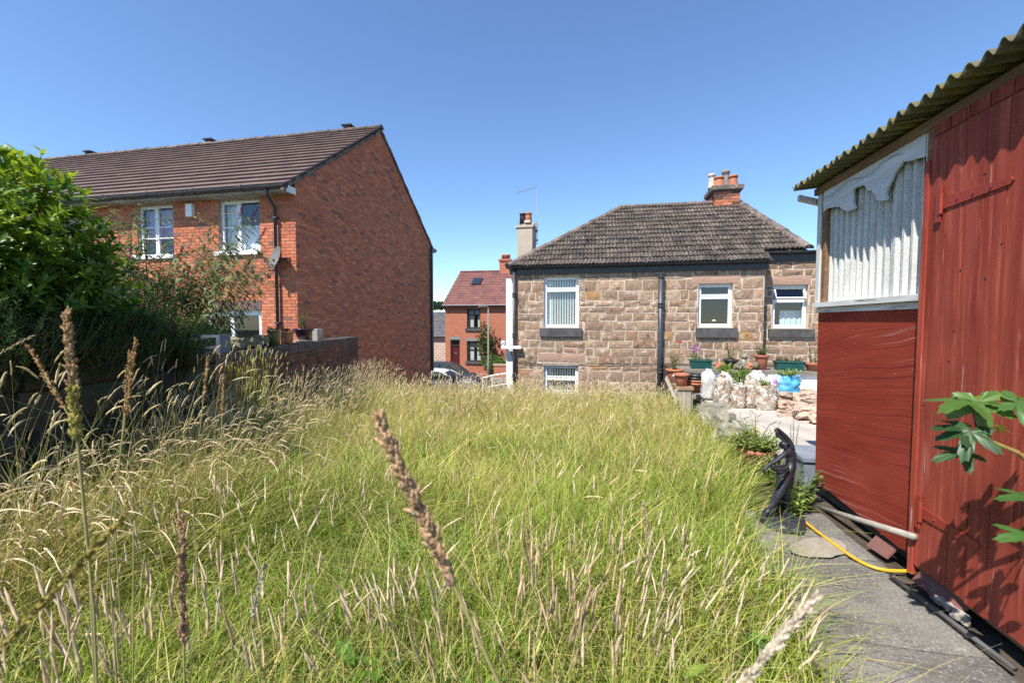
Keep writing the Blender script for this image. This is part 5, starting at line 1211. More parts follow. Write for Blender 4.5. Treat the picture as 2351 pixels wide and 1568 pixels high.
c3 = Vector((onY(1545, 884, YB+.02).x, YB+.02, a.z-.0)); bo = thing('plastic_bottle', 'clear plastic bottle beside the pot on the wooden step', 'bottle', c3)
MB().lathe(c3 + Vector((.005, 0, 0)), [(.026, 0), (.03, .01), (.03, .10), (.012, .15), (.012, .17)], 10).build('bottle_body', m_clear, bo, True); MB().lathe(c3 + Vector((.005, 0, .17)), [(.014, 0), (.014, .02), (.01, .022)], 8).build('cap', m_white, bo)
cs = Vector((onY(1597, 893, YB+.25).x, YB+.28, .08)); sk_ = thing('stacked_pots', 'stack of black and terracotta pots right of the wooden step', 'plant pots', cs)
for k, (mt, rr) in enumerate(((m_terra, .13), (m_terra, .135), (m_black, .125), (m_black, .13))):
    MB().lathe(cs + Vector((.01*(k % 2), 0, .045*k)), [(rr*.6, 0), (rr*.95, .14), (rr+.012, .142), (rr+.012, .172), (rr-.01, .173), (rr*.85, .1)], 18).build('pot', mt, sk_, True)
# plastic sacks of rubble
m_sackw = M('white_sack_plastic', (.64, .63, .60), .45, col2=(.52, .49, .43), scale=9, transl=.15, spec=.5, bump=.4, bscale=22, bdist=.03)
m_sackc = M('clear_sack_of_rubble', (.40, .33, .25), .38, col2=(.24, .16, .105), scale=14, lo=.45, hi=.6, col3=(.66, .64, .58), scale3=20, lo3=.52, hi3=.62, spec=.6, bump=.6, bscale=24, bdist=.03)  # pale patches: white plastic, whitened to paint in its highlights
m_sackb = M('blue_printed_sack', (.08, .36, .58), .4, col2=(.55, .72, .80), scale=5, lo=.47, hi=.62, spec=.5, bump=.3, bscale=18, bdist=.03)
m_sackp = M('white_purple_sack', (.62, .60, .62), .4, col2=(.35, .18, .42), scale=6, lo=.55, hi=.62, spec=.5, bump=.3, bscale=18, bdist=.03)
def sack(name, label, px0, py0, px1, py1, Y, mat, tie=True, z=None, fold=0, group=None):
    p, q = onY(px0, py0, Y), onY(px1, py1, Y); zb = q.z if z is None else z; w_ = q.x-p.x; h_ = p.z-zb; c_ = Vector(((p.x+q.x)/2, Y+w_*.3, zb)); sd_ = Vector((U(0, 50), U(0, 50), 0))
    ns = 40; vs = []
    prof = [(.34, 0), (.46, .015), (.53, .10), (.55, .28), (.53, .50), (.50, .66), (.44, .79), (.34, .88), (.22, .93), (.20, .95), (.24, .99), (.10, 1.0)] if tie else [(.42, 0), (.49, .01), (.52, .12), (.52, .3), (.51, .5), (.50, .65), (.49, .8), (.48, .9), (.47, 1.0), (.44, 1.0), (.42, .88), (.20, .86)]
    kk = np.linspace(0, len(prof)-1, 26); prof = [(float(np.interp(q_, range(len(prof)), [p_[0] for p_ in prof])), float(np.interp(q_, range(len(prof)), [p_[1] for p_ in prof]))) for q_ in kk]; nr = len(prof)
    for k, (r, zz) in enumerate(prof):
        for i in range(ns):
            a = 2*math.pi*i/ns; ca, sa = math.cos(a), math.sin(a); e = (abs(ca)**3 + abs(sa)**3) ** (-1/3)
            nv = noise.noise(Vector((ca*1.6, sa*1.6, zz*3)) + sd_); n2 = noise.noise(Vector((ca*5, sa*5, zz*7)) + sd_)
            n3 = noise.noise(Vector((ca*9, sa*9, zz*16)) + sd_); rr = r*w_*e*(1 + .26*nv + .16*n2 + .10*n3 + .05*math.sin(7*a + 5*nv)*zz)
            vs.append(c_ + Vector((ca*rr, sa*rr*.7, zz*h_ + .10*h_*nv*zz)))
    m = MB().add(vs, [(k*ns+i, k*ns+(i+1) % ns, (k+1)*ns+(i+1) % ns, (k+1)*ns+i) for k in range(nr-1) for i in range(ns)] + [tuple(range(ns-1, -1, -1)), tuple(range((nr-1)*ns, nr*ns))])
    t = thing(name, label, 'sack', (c_.x, c_.y, zb), group); m.build('plastic', mat, t, True); return t, c_, h_
sack('rubble_sack', 'brownish sack of rubble behind the stone edging, leftmost tied clear sack', 1645, 862, 1678, 922, 6.75, m_sackc, z=0)
sack('rubble_sack', 'squat clear sack of brown rubble at the middle of the patio edge', 1681, 884, 1712, 925, 6.62, m_sackc, tie=False, z=0)
sack('rubble_sack', 'tall pale clear sack just right of the squat brown one', 1711, 864, 1741, 925, 6.66, m_sackc, z=0)
t, c_, h_ = sack('rubble_sack', 'wide bulging rubble sack with weeds sprouting from its top', 1740, 884, 1784, 930, 6.55, m_sackc, tie=False, z=0)
sprigs(t, c_ + Vector((0, 0, h_*.9)), 14, .10, .10, (.22, .28, .04), .035, .02, 8)
sack('white_sack', 'crumpled white carrier sack beside the stacked pots', 1614, 848, 1646, 898, 7.2, m_sackw, z=.02)
sack('white_sack', 'white sack lying behind the leftmost clear sack', 1650, 856, 1684, 900, 7.4, m_sackw, z=.02)
sack('white_sack', 'large white sack behind the tall pale clear sack', 1718, 852, 1764, 902, 7.25, m_sackw, z=.02)
sack('printed_sack', 'white sack with purple print beside the blue sack', 1758, 862, 1788, 905, 7.3, m_sackp, z=.02)
t, c_, h_ = sack('blue_sack', 'bright blue and white compost sack with green leaves on top', 1787, 862, 1841, 896, 7.3, m_sackb, tie=False, z=.10)
sprigs(t, c_ + Vector((0, 0, h_*.85)), 30, .13, .17, (.24, .32, .05), .04, .025, 8)
for i, (px, py) in enumerate(((1668, 846), (1695, 866), (1712, 858))):
    q = onY(px, py, 7.7); blob_bush('weed_clump', ('bright green weeds between the pots and white sacks', 'green weed tuft lying across the white sacks', 'small green weed by the stone figurine')[i], 'weed', (q.x, 7.75, q.z-.02), (.12, .08, .09), 260, (.20, .29, .05), .05, .02, trunk=False)
# broken sandstone in front of the ledge
RU = ((1800, 902, .16, 7.0), (1835, 905, .19, 7.0), (1862, 900, .18, 7.1), (1795, 915, .15, 6.7), (1830, 922, .17, 6.55), (1865, 918, .2, 6.6), (1815, 912, .13, 6.8), (1870, 905, .15, 6.9), (1848, 940, .24, 6.05), (1880, 950, .16, 5.8), (1850, 893, .17, 7.4), (1880, 892, .16, 7.3), (1785, 905, .12, 6.9), (1812, 926, .07, 6.45), (1800, 930, .06, 6.4), (1822, 890, .12, 7.6), (1890, 930, .2, 6.2), (1868, 930, .13, 6.3), (1790, 925, .05, 6.45), (1840, 932, .09, 6.3))
for px, py, s_, Y in RU:
    q = onY(px, py, Y); o = rock('rubble_stone', (q.x, Y, max(0, U(-.02, .0) + (.08 if Y > 6.9 else 0))), s_*.62, s_*.55, s_*.36, m_rock); tag(o, 'broken sandstone lump in the heap beside the blue sack', 'stone', 'heap of broken sandstone on the patio')
for k in range(60):
    q = onY(U(1790, 1880), 920, U(6.2, 7.4)); 
gr = MB()
for k in range(160):
    x, y = onY(U(1785, 1890), 920, U(6.1, 7.5)).x, U(6.1, 7.5); s_ = U(.012, .035); gr.obox((x, y, s_*.5), (s_, U(-.01, .01), 0), (0, s_*.8, U(-.01, .01)), (0, .004, s_*.6))
tag(gr.build('stone_chips', m_rock), 'small chips and grit between the broken stones', 'rubble', kind='stuff')
m_edge = M('grey_edging_stone', (.19, .175, .14), .95, rand=.2, col2=(.26, .24, .20), scale=7, col3=(.15, .14, .10), scale3=12, bump=.6, bscale=40)
# stone edging between grass and patio
for i, (px, py, sx, sy, sz, Y) in enumerate(((1632, 935, .11, .30, .10, 6.1), (1655, 968, .10, .26, .13, 5.4), (1676, 990, .20, .14, .13, 4.95), (1640, 915, .22, .1, .09, 6.6), (1660, 940, .12, .12, .1, 5.9), (1690, 968, .12, .16, .1, 5.3), (1628, 952, .1, .2, .1, 5.7))):
    q = onY(px, py, Y); o = rock('edging_stone', (q.x, Y, -.16), sx*.9, sy*.95, sz*1.1, m_edge); o.rotation_euler.z = U(-.3, .3); tag(o, 'grey lichened edging stone between long grass and patio', 'stone', 'edging stones beside the patio')
# white square post by the soil pipe
q = onY(1499, 930, 9.6); o = MB().box(q.x-.035, q.x+.035, 9.58, 9.65, -1.3, onY(1499, 915, 9.6).z).build('white_post', m_wpaint, None, at=(q.x, 9.6, -1.3)); tag(o, 'short white post in the grass at the foot of the soil pipe', 'post')
# planted bowl with weeds near the statue
c = onZ(1735, 1045, 0); c.z = -.09; t = pot('round_planter', 'low terracotta bowl of green weeds left of the black statue', c, .14, .16, m_terra, taper=.8); sprigs(t, c + Vector((0, 0, .12)), 130, .16, .26, (.20, .26, .05), .035, .02, 10); sprigs(t, c + Vector((0, 0, .12)), 9, .42, .24, (.24, .27, .12), .08, .006, 8)
for i, (px, py, D_, h_, cc, lab) in enumerate(((1820, 1040, 3.95, .52, (.22, .22, .09), 'tall thin dried weed rising behind the black statue'), (1770, 1065, 3.7, .2, (.21, .26, .06), 'leafy weed clump left of the statue'), (1838, 1120, 3.3, .26, (.12, .20, .05), 'dark leafy weed between the statue and the grey crate'), (1815, 1150, 3.1, .22, (.19, .27, .05), 'bright green weed tuft behind the statue legs'))):
    q = onZ(px, py + 30, 0); t = thing('weed', lab, 'weed', (q.x, q.y, -.03)); sprigs(t, (q.x, q.y, -.03), 3 if i == 0 else 26, h_, .06 if i == 0 else .12, cc, .035 if i else .02, .018 if i else .008, 26 if i == 0 else 9)
for i, (px, py) in enumerate(((1714, 1005), (1733, 1000), (1840, 1046))):
    q = onZ(px, py, .03); t = thing('yellow_flower', 'small yellow flowers at the near edge of the patio', 'flower', (q.x, q.y, 0), 'yellow flowers by the patio'); sprigs(t, (q.x, q.y, 0), 5, .08, .06, (.15, .2, .05), .03, .012, 5)
    n = 20; leaves('petals', M('yellow_petal', (.6, .5, .03), .7, transl=.2), t, unit(n)*np.array([.05, .05, .02]) + np.array([q.x, q.y, .09]), unit(n), unit(n) + np.array([0, 0, 1]), .03, .02, jitter((.6, .5, .03), n))

# ------------------------------------------------------------------ black statue of a draped dancer
def skin(name, verts, edges, rad, mat, parent, sub=2, root=0):
    base = wl(parent); me = bpy.data.meshes.new(name); me.from_pydata([tuple(Vector(v)-base) for v in verts], edges, []); me.update()
    o = bpy.data.objects.new(name + '_tmp', me); COL.objects.link(o)
    sk = o.modifiers.new('s', 'SKIN'); sk.use_smooth_shade = True
    for i, r in enumerate(rad):
        sv = me.skin_vertices[0].data[i]; sv.radius = (r, r) if not isinstance(r, tuple) else r; sv.use_root = (i == root)
    ss = o.modifiers.new('u', 'SUBSURF'); ss.levels = sub; ss.render_levels = sub
    dg = bpy.context.evaluated_depsgraph_get(); ev = o.evaluated_get(dg); nm = bpy.data.meshes.new_from_object(ev)
    bpy.data.objects.remove(o); bpy.data.meshes.remove(me); nm.name = name; nm.materials.clear(); nm.materials.append(mat)
    nm.polygons.foreach_set('use_smooth', [True]*len(nm.polygons)); return link(name, nm, parent, base)
m_stat = M('black_bronze_paint', (.018, .021, .027), .42, col2=(.030, .034, .042), scale=18, col3=(.36, .37, .38), scale3=30, lo3=.655, hi3=.70, spec=.5, bump=.3, bscale=60, fine=.1)
cb_ = onZ(1796, 1199, 0.012); tS = (cb_ - CAM).dot(FWD)
stt = thing('dancer_statue', 'black garden statue of a draped dancer on the end of the path', 'statue', cb_)
def sp(zx, zy, d=0): return dep(1732.7 + zx*.1718, 967.4 + zy*.1718, tS + d)
k_ = .1718*tS/F
bod = [sp(455, 660), sp(500, 560), sp(480, 470), sp(455, 400), sp(425, 360, -.005),           # 0 pelvis 1 waist-back 2 ribs 3 chest 4 neck
       sp(375, 300, -.01), sp(352, 330, -.02),                                                     # 5 head 6 face
       sp(500, 385, .01), sp(470, 290, .015), sp(415, 205, .01), sp(300, 95, 0), sp(262, 118, -.005),      # 7 shoulder R 8 9 10 hand 11 fingertips
       sp(405, 430, -.03), sp(300, 520, -.045), sp(180, 585, -.05), sp(120, 655, -.05), sp(135, 715, -.05),  # 12 shoulder L .. 16 fingers
       sp(405, 760, -.02), sp(345, 920, -.035), sp(245, 1095, -.025), sp(185, 1190, -.02), sp(150, 1222, -.03),  # 17 thigh .. 21 toe
       sp(450, 780, .03), sp(430, 960, .04), sp(420, 1110, .045), sp(408, 1215, .04), sp(380, 1240, .02)]       # 22 .. 26
ed = [(0, 1), (1, 2), (2, 3), (3, 4), (4, 5), (5, 6), (3, 7), (7, 8), (8, 9), (9, 10), (10, 11), (3, 12), (12, 13), (13, 14), (14, 15), (15, 16), (0, 17), (17, 18), (18, 19), (19, 20), (20, 21), (0, 22), (22, 23), (23, 24), (24, 25), (25, 26)]
rd = [82, 60, 64, 60, 30, 60, 46, 46, 42, 34, 24, 12, 34, 27, 21, 20, 11, 74, 58, 46, 30, 24, 74, 52, 44, 30, 22]
skin('body', bod, ed, [r*k_ for r in rd], m_stat, stt)
def drape(name, A, B, wv, th=6, n=16, m_=10):
    """a hanging cloth between two curves A and B, with folds"""
    vs = []
    for i in range(n+1):
        u = i/n
        def cv(c): s_ = u*(len(c)-1); j = min(int(s_), len(c)-2); f = s_-j; return Vector(c[j])*(1-f) + Vector(c[j+1])*f
        a, b = cv(A), cv(B)
        for j in range(m_+1):
            v = j/m_; p = a*(1-v) + b*v; vs.append(p - FWD*(math.sin(v*wv*math.pi + u*1.5)*9*k_ + math.sin(math.pi*v)*12*k_))
    q = len(vs); fs = [(i*(m_+1)+j, i*(m_+1)+j+1, (i+1)*(m_+1)+j+1, (i+1)*(m_+1)+j) for i in range(n) for j in range(m_)]
    m = MB().add(vs + [v + FWD*th*k_ for v in vs], fs + [tuple(q+i for i in f[::-1]) for f in fs])
    bord = [(j, j+1) for j in range(m_)] + [(n*(m_+1)+j+1, n*(m_+1)+j) for j in range(m_)] + [((i+1)*(m_+1), i*(m_+1)) for i in range(n)] + [(i*(m_+1)+m_, (i+1)*(m_+1)+m_) for i in range(n)]
    m.add([], []); m.f += [(a, b, q+b, q+a)[::-1] for a, b in bord]
    return m.build(name, m_stat, stt, True)
drape('arm_drape', [sp(170, 575, -.055), sp(270, 590, -.06), sp(400, 570, -.06), sp(440, 560, -.055)], [sp(215, 640, -.06), sp(300, 690, -.065), sp(400, 720, -.06), sp(470, 640, -.055)], 5)
drape('skirt', [sp(285, 680, -.03), sp(330, 660, -.065), sp(420, 650, -.06), sp(480, 640, -.03)], [sp(275, 880, -.02), sp(290, 900, -.05), sp(335, 820, -.07), sp(470, 700, -.03)], 6)
drape('back_drape', [sp(300, 1000, .03), sp(370, 980, .05), sp(435, 980, .06)], [sp(265, 1225, .03), sp(350, 1240, .05), sp(450, 1225, .06)], 6)
drape('raised_drape', [sp(262, 100, 0), sp(320, 150, .0), sp(380, 215, .0), sp(450, 290, .0)], [sp(272, 165, -.005), sp(305, 205, -.008), sp(350, 245, -.01), sp(420, 300, -.01)], 3)
drape('hair', [sp(330, 275, -.015), sp(380, 255, -.01), sp(450, 290, .0)], [sp(345, 300, -.03), sp(400, 330, -.03), sp(470, 400, -.005)], 4, n=10)
bp_ = []
bs = MB(); ns = 30
for i, (r, z) in enumerate(((1.0, -.012), (1.03, .012), (1.0, .035), (.88, .052), (.6, .06), (.2, .062))):
    for k in range(ns):
        a = 2*math.pi*k/ns; f = 1 + .05*math.sin(5*a + i) + .03*math.sin(9*a)
        bs.v.append(tuple(Vector((cb_.x, cb_.y + .02, 0)) + Vector((math.cos(a)*.125*r*f, math.sin(a)*.155*r*f, z*.8 + .012*math.sin(7*a + i)*(i > 1)*(i < 5)))))
bs.f += [(i*ns+k, i*ns+(k+1) % ns, (i+1)*ns+(k+1) % ns, (i+1)*ns+k) for i in range(5) for k in range(ns)] + [tuple(range(ns-1, -1, -1)), tuple(range(5*ns, 6*ns))]
bs.build('plinth', m_stat, stt, True)

# ------------------------------------------------------------------ shrubs on the left
def rosette_bush(name, label, lobes, nros, lpr, L_, W_, col, topcol, mat, extra=(), zbase=-.6):
    cs = [(dep(px, py, t), r) for px, py, t, r in lobes]
    b = sum((c for c, _ in cs), Vector((0, 0, 0)))/len(cs); t = thing(name, label, 'shrub', (b.x, b.y, zbase))
    wts = np.array([r**2 for _, r in cs]); wts /= wts.sum(); P, D, N_, C = [], [], [], []
    zt = max(c.z + r for c, r in cs); zb = min(c.z - r for c, r in cs)
    for i in range(nros):
        c, r = cs[G.choice(len(cs), p=wts)]; d = Vector(unit(1)[0]); k = U(.55, 1) if i % 3 else U(.9, 1.06)
        p = c + d*r*k*(1 + .16*noise.noise(d*3 + c)); up = (d*.7 + Vector((0, 0, .8)) + Vector(unit(1)[0])*.35).normalized()
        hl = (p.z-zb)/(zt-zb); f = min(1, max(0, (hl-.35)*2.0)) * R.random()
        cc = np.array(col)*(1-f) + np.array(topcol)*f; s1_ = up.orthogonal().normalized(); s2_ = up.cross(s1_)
        for j in range(lpr):
            a = j*2.4 + U(0, .5); tilt = U(.35, 1.25); dd = up*math.cos(tilt) + (s1_*math.cos(a) + s2_*math.sin(a))*math.sin(tilt)
            P.append(p - up*(j*.006)); D.append(dd); N_.append(up); C.append(cc*U(.75, 1.25))
    for px0, py0, px1, py1, tt in extra:                # young shoots standing out of the top
        a, b_ = dep(px0, py0, tt), dep(px1, py1, tt)
        for j in range(16):
            u = j/15; p = a*(1-u) + b_*u; an = j*2.4; dd = Vector((math.cos(an), math.sin(an), .9)); P.append(p); D.append(dd); N_.append(Vector((0, 0, 1))); C.append(np.array(topcol)*U(.85, 1.2))
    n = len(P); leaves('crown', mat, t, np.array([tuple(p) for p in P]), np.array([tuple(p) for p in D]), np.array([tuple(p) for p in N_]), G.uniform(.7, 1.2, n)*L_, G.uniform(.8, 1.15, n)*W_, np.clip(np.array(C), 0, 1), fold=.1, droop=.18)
    s = MB()
    for c, r in cs:
        a = Vector((b.x + U(-.2, .2), b.y + U(-.2, .2), zbase)); s.tube([a, (a+c)/2 + Vector((U(-.1, .1), U(-.1, .1), .1)), c, c + Vector((U(-.3, .3), U(-.3, .3), r*.7))], [.05, .035, .022, .008], 6)
    for px0, py0, px1, py1, tt in extra: s.tube([dep(px0, py0+60, tt), dep(px0, py0, tt), dep(px1, py1, tt)], [.008, .006, .002], 5)
    s.build('trunk', m_bark, t); return t
def wD(px): return 2.613/((1175.5-px)/F - .086)
lob = []
for px, py, r_, dd in ((30, 520, .165, .25), (120, 610, .145, .30), (-90, 540, .22, .25), (205, 690, .105, .40), (70, 690, .17, .45), (-70, 700, .2, .40), (150, 760, .12, .62), (40, 780, .16, .65), (235, 775, .09, .60), (-80, 800, .18, .6), (60, 600, .16, .2)):
    t_ = wD(px) + dd; lob.append((px, py, t_, r_*t_))
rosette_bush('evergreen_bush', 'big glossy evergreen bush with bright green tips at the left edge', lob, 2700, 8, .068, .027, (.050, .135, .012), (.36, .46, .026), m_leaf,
             [(38, 420, 45, 352, wD(40)+.25), (90, 430, 95, 348, wD(90)+.25), (14, 440, 8, 378, wD(10)+.25), (120, 470, 140, 418, wD(120)+.25), (70, 430, 72, 385, wD(70)+.25)])
# dark needle-leaved shrub spilling over the wall
def needle_bush(name, label, lobes, nspr, col, zbase):
    cs = [(dep(px, py, t), r) for px, py, t, r in lobes]; b = sum((c for c, _ in cs), Vector((0, 0, 0)))/len(cs); t = thing(name, label, 'shrub', (b.x, b.y, zbase)); P, D, C = [], [], []; s = MB()
    for i in range(nspr):
        c, r = cs[R.randrange(len(cs))]; d = Vector(unit(1)[0]); p = c + d*r*U(.3, 1)*.85; dr_ = (d*.55 + Vector((0, 0, 1)) + Vector(unit(1)[0])*.3).normalized(); ln = U(.12, .26); cc = np.array(col)*U(.6, 1.5)
        s.tube([p, p + dr_*ln], [.004, .001], 3, False)
        for j in range(26):
            u = j/26; a = j*2.4; sd = dr_.orthogonal().normalized(); s2_ = dr_.cross(sd); P.append(p + dr_*ln*u); D.append(dr_*.8 + (sd*math.cos(a) + s2_*math.sin(a))*.8); C.append(cc)
    n = len(P); leaves('foliage', m_matt, t, np.array([tuple(p) for p in P]), np.array([tuple(p) for p in D]), unit(n), G.uniform(.6, 1.1, n)*.035, .007, np.array(C), fold=0, droop=.1)
    s.build('sprigs', m_bark, t); return t
needle_bush('rosemary_bush', 'dark green needle-leaved bush spilling over the boundary wall', [(330, 740, 4.5, .34), (400, 760, 4.6, .32), (450, 790, 4.6, .22), (300, 800, 4.3, .28), (400, 820, 4.4, .25), (250, 840, 4.0, .22), (360, 690, 4.8, .3), (470, 800, 4.5, .15), (320, 850, 4.0, .2)] + [(px_, py_, 2.613/((1175.5-px_)/F - .086) + dd_, .19) for px_, py_, dd_ in ((-60, 800, .1), (0, 790, .12), (50, 800, .1), (100, 785, .14), (150, 795, .1), (200, 790, .14), (250, 795, .08), (300, 800, .12), (350, 805, .08), (395, 800, .1), (120, 770, .3), (20, 760, .3), (220, 760, .3), (310, 770, .3), (20, 838, -.04), (115, 832, -.04), (225, 830, -.04), (325, 832, -.03), (405, 836, -.03), (-50, 840, -.04))], 2600, (.030, .070, .014), -.5)
# buddleia with long narrow leaves and purple flower spikes
bud = thing('buddleia', 'arching buddleia with narrow grey-green leaves and dark purple flower spikes', 'shrub', dep(330, 880, 5.2)); P, D, N_, C = [], [], [], []; s = MB(); FP, FD, FC = [], [], []
root = dep(330, 900, 5.2); root.z = -.5
TIPS = [(590, 560), (612, 640), (548, 500), (575, 505), (602, 700), (520, 690), (400, 560), (262, 468), (300, 520), (205, 505), (560, 622), (455, 500), (480, 600), (430, 640), (330, 560), (350, 620), (500, 560), (620, 600), (575, 660), (545, 590), (300, 600), (380, 500), (440, 690), (530, 640), (600, 585), (470, 650), (250, 560), (270, 620), (500, 700), (565, 720), (410, 600), (320, 480), (520, 570), (460, 560), (490, 520), (350, 700)]
TIPS += [(490 + 125*math.cos(a)*q, 640 + 95*math.sin(a)*q) for a, q in ((U(0, 6.28), U(.2, 1)) for _ in range(34))] + [(265 + 75*math.cos(a)*q, 560 + 85*math.sin(a)*q) for a, q in ((U(0, 6.28), U(.2, 1)) for _ in range(14))]
TIPS = [q for q in TIPS if not (q[0] > 440 and q[1] > 645)]
for i, (px, py) in enumerate(TIPS):
    tp = dep(px, py, U(4.9, 5.9)); md = root*.45 + tp*.55 + Vector((U(-.15, .15), U(-.1, .1), .28)); pts = []
    for k in range(15):
        u = k/14; pts.append(root*(1-u)**2 + md*2*u*(1-u) + tp*u*u)
    s.tube(pts, [.008*(1-k/15)+.0015 for k in range(15)], 5)
    for k in range(7, 15):
        for sd in range(10):
            p = pts[k] + (pts[k]-pts[k-1])*U(-.8, .4); tg = (pts[k]-pts[k-1]).normalized(); o = Vector(unit(1)[0]); o = (o - tg*o.dot(tg)).normalized()
            P.append(p + Vector(unit(1)[0])*.05); D.append(tg*.35 + o*.8 + Vector((.25, 0, -.45))); N_.append(Vector((0, 0, 1)) + tg*.5 + o*.2); C.append(np.array(R.choice(((.17, .20, .08), (.22, .23, .085), (.12, .18, .06), (.27, .23, .09), (.19, .24, .13))))*U(.8, 1.2))
    if i in (0, 2, 3, 1, 7, 11, 24, 17, 8):
        tg = (pts[-1]-pts[-3]).normalized(); L_ = U(.14, .24)
        for j in range(110):
            u = R.random(); FP.append(pts[-1] + tg*L_*u + Vector(unit(1)[0])*.022*(1-u*.8)); FD.append(Vector(unit(1)[0]) + tg*.5); FC.append(np.array((.075, .03, .10) if i % 2 else (.10, .022, .05))*U(.6, 1.5))
s.build('stems', m_bark, bud); A_ = lambda q: np.array([tuple(x) for x in q])
n = len(P); leaves('foliage', m_matt, bud, A_(P), A_(D), A_(N_), G.uniform(.11, .20, n), G.uniform(.022, .036, n), np.array(C), fold=.08, droop=.25)
n = len(FP); leaves('flower_spikes', m_matt, bud, A_(FP), A_(FD), unit(n), .016, .012, np.array(FC))

# ------------------------------------------------------------------ palmate plant at the right edge
def palm_leaf(c, d, nrm, size, col, lobes=5):
    """lobed, toothed leaf: point c, direction d, face normal nrm"""
    d = Vector(d).normalized(); nrm = Vector(nrm); nrm = (nrm - d*nrm.dot(d)).normalized(); sd = d.cross(nrm); out = []; ctr = []
    angs = {5: (-2.1, -1.05, 0, 1.05, 2.1), 3: (-1.0, 0, 1.0)}[lobes]; ln = {5: (.55, .82, 1.0, .82, .55), 3: (.75, 1, .75)}[lobes]
    pts = []; K = 70; sk = U(0, 9)
    for k in range(K):
        a = -2.75 + 5.5*k/(K-1); r = .30
        for i, la in enumerate(angs): r = max(r, .30 + (ln[i]-.30)*math.exp(-((a-la)/.30)**2 * .9))
        r *= 1 + (.07 if k % 2 else -.04)*(1 if r > .42 else .4); pts.append((r, a))
    vs = [Vector(c)]
    for ring in (.5, 1.0):
        for r, a in pts:
            rr = r*ring; p = Vector(c) + (d*math.cos(a) + sd*math.sin(a))*rr*size
            vs.append(p + nrm*(-.30*rr*rr*size + .05*size*ring*math.cos(a*3.0) + .02*size*math.sin(a*7 + sk)))
    f = [(0, 1+k, 2+k) for k in range(K-1)]
    for k in range(K-1): f += [(1+k, K+1+k, K+2+k), (1+k, K+2+k, 2+k)]
    return vs, f
pl = thing('palmate_plant', 'fig-like plant with lobed green leaves reaching in front of the shed door', 'plant', (1.25, 1.25, 0))
LV = [  # px, py, depth, direction (right, up, away), size, colour
    (2222, 918, 1.42, (-.85, -.05, -.25), .125, (.08, .16, .03)), (2248, 922, 1.40, (-.1, -.9, -.4), .115, (.10, .20, .035)), (2240, 918, 1.43, (.6, .15, .5), .11, (.17, .26, .03)),
    (2228, 990, 1.38, (-.45, -.5, -.3), .105, (.035, .09, .025)), (2222, 985, 1.4, (-.9, .15, .1), .10, (.03, .075, .025)), (2215, 1038, 1.42, (-.95, -.15, .1), .095, (.035, .09, .025)),
    (2335, 925, 1.37, (.5, -.2, -.5), .12, (.07, .16, .04)), (2322, 915, 1.42, (-.6, .1, .3), .085, (.16, .25, .03)), (2290, 975, 1.38, (.4, -.2, .2), .05, (.2, .28, .02)),
    (2362, 1145, 1.37, (-.9, .12, .1), .085, (.05, .13, .03)), (2366, 1232, 1.35, (-.95, .05, .05), .095, (.06, .15, .03))]
stem_top = dep(2245, 1000, 1.40); hub = dep(2420, 1110, 1.34); foot = Vector((hub.x+.10, hub.y-.05, 0))
sm_ = MB(); sm_.tube([foot, foot*.5 + hub*.5 + Vector((.02, 0, .1)), hub, dep(2340, 1040, 1.37), stem_top, dep(2252, 930, 1.41)], [.016, .014, .010, .008, .006, .004], 8)
sm_.build('stem', M('green_stem', (.22, .22, .06), .5, col2=(.28, .14, .06), scale=14), pl, True)
pet = MB()
for px, py, tt, dv, sz, cc in LV:
    c = dep(px, py, tt); dd = RIGHT*dv[0] + Vector((0, 0, 1))*dv[1] + Vector((FWD.x, FWD.y, 0))*dv[2]; nr = Vector((-.35, -.45, 1)) + RIGHT*U(-.2, .2)
    vs, fs = palm_leaf(c, dd, nr, sz, cc); n = len(vs); me = flat_mesh('leaf', np.array([tuple(v - wl(pl)) for v in vs]), np.zeros((0, 4), int), np.array(fs), np.repeat(np.array([cc]), n, 0), m_leaf)
    link('leaf', me, pl, wl(pl)); src = stem_top if px < 2300 and py < 1100 else hub
    pet.tube([src, (src+c)/2 + Vector((0, 0, .015)), c], [.0028, .0022, .0018], 5)
pet.build('leaf_stalks', M('red_leaf_stalk', (.20, .05, .04), .6), pl)

# ------------------------------------------------------------------ long grass
def in_lawn(x, y, m=.0):
    X, D_ = cam_plan(x, y); return X > wall_x(max(D_, 0)) + .05 + m and x < lawn_right(y) - m and y < 8.75 and (x-cb_.x)**2 + (y-cb_.y)**2 > .055
def scatter(n, X0, X1, D0, D1, pw=1.0):
    out = []
    while len(out) < n:
        D_ = D0 + (D1-D0)*R.random()**pw; X = U(X0, X1)
        if abs(X) > 1.35*D_ + .5: continue
        x, y = plan(X, D_)
        if in_lawn(x, y): out.append((x, y))
    return np.array(out)
def fbm(p, s, o=0): return np.array([noise.noise((x*s+o, y*s, o)) for x, y in p])
def gz(p): return np.array([ground_z(x, y) for x, y in p])
GREEN = np.array((.180, .285, .030)); LIME = np.array((.40, .455, .070)); DEEP = np.array((.070, .165, .014)); STRAW = np.array((.60, .49, .25)); GOLD = np.array((.60, .43, .14)); PINK = np.array((.64, .48, .30)); PALE = np.array((.68, .57, .39))
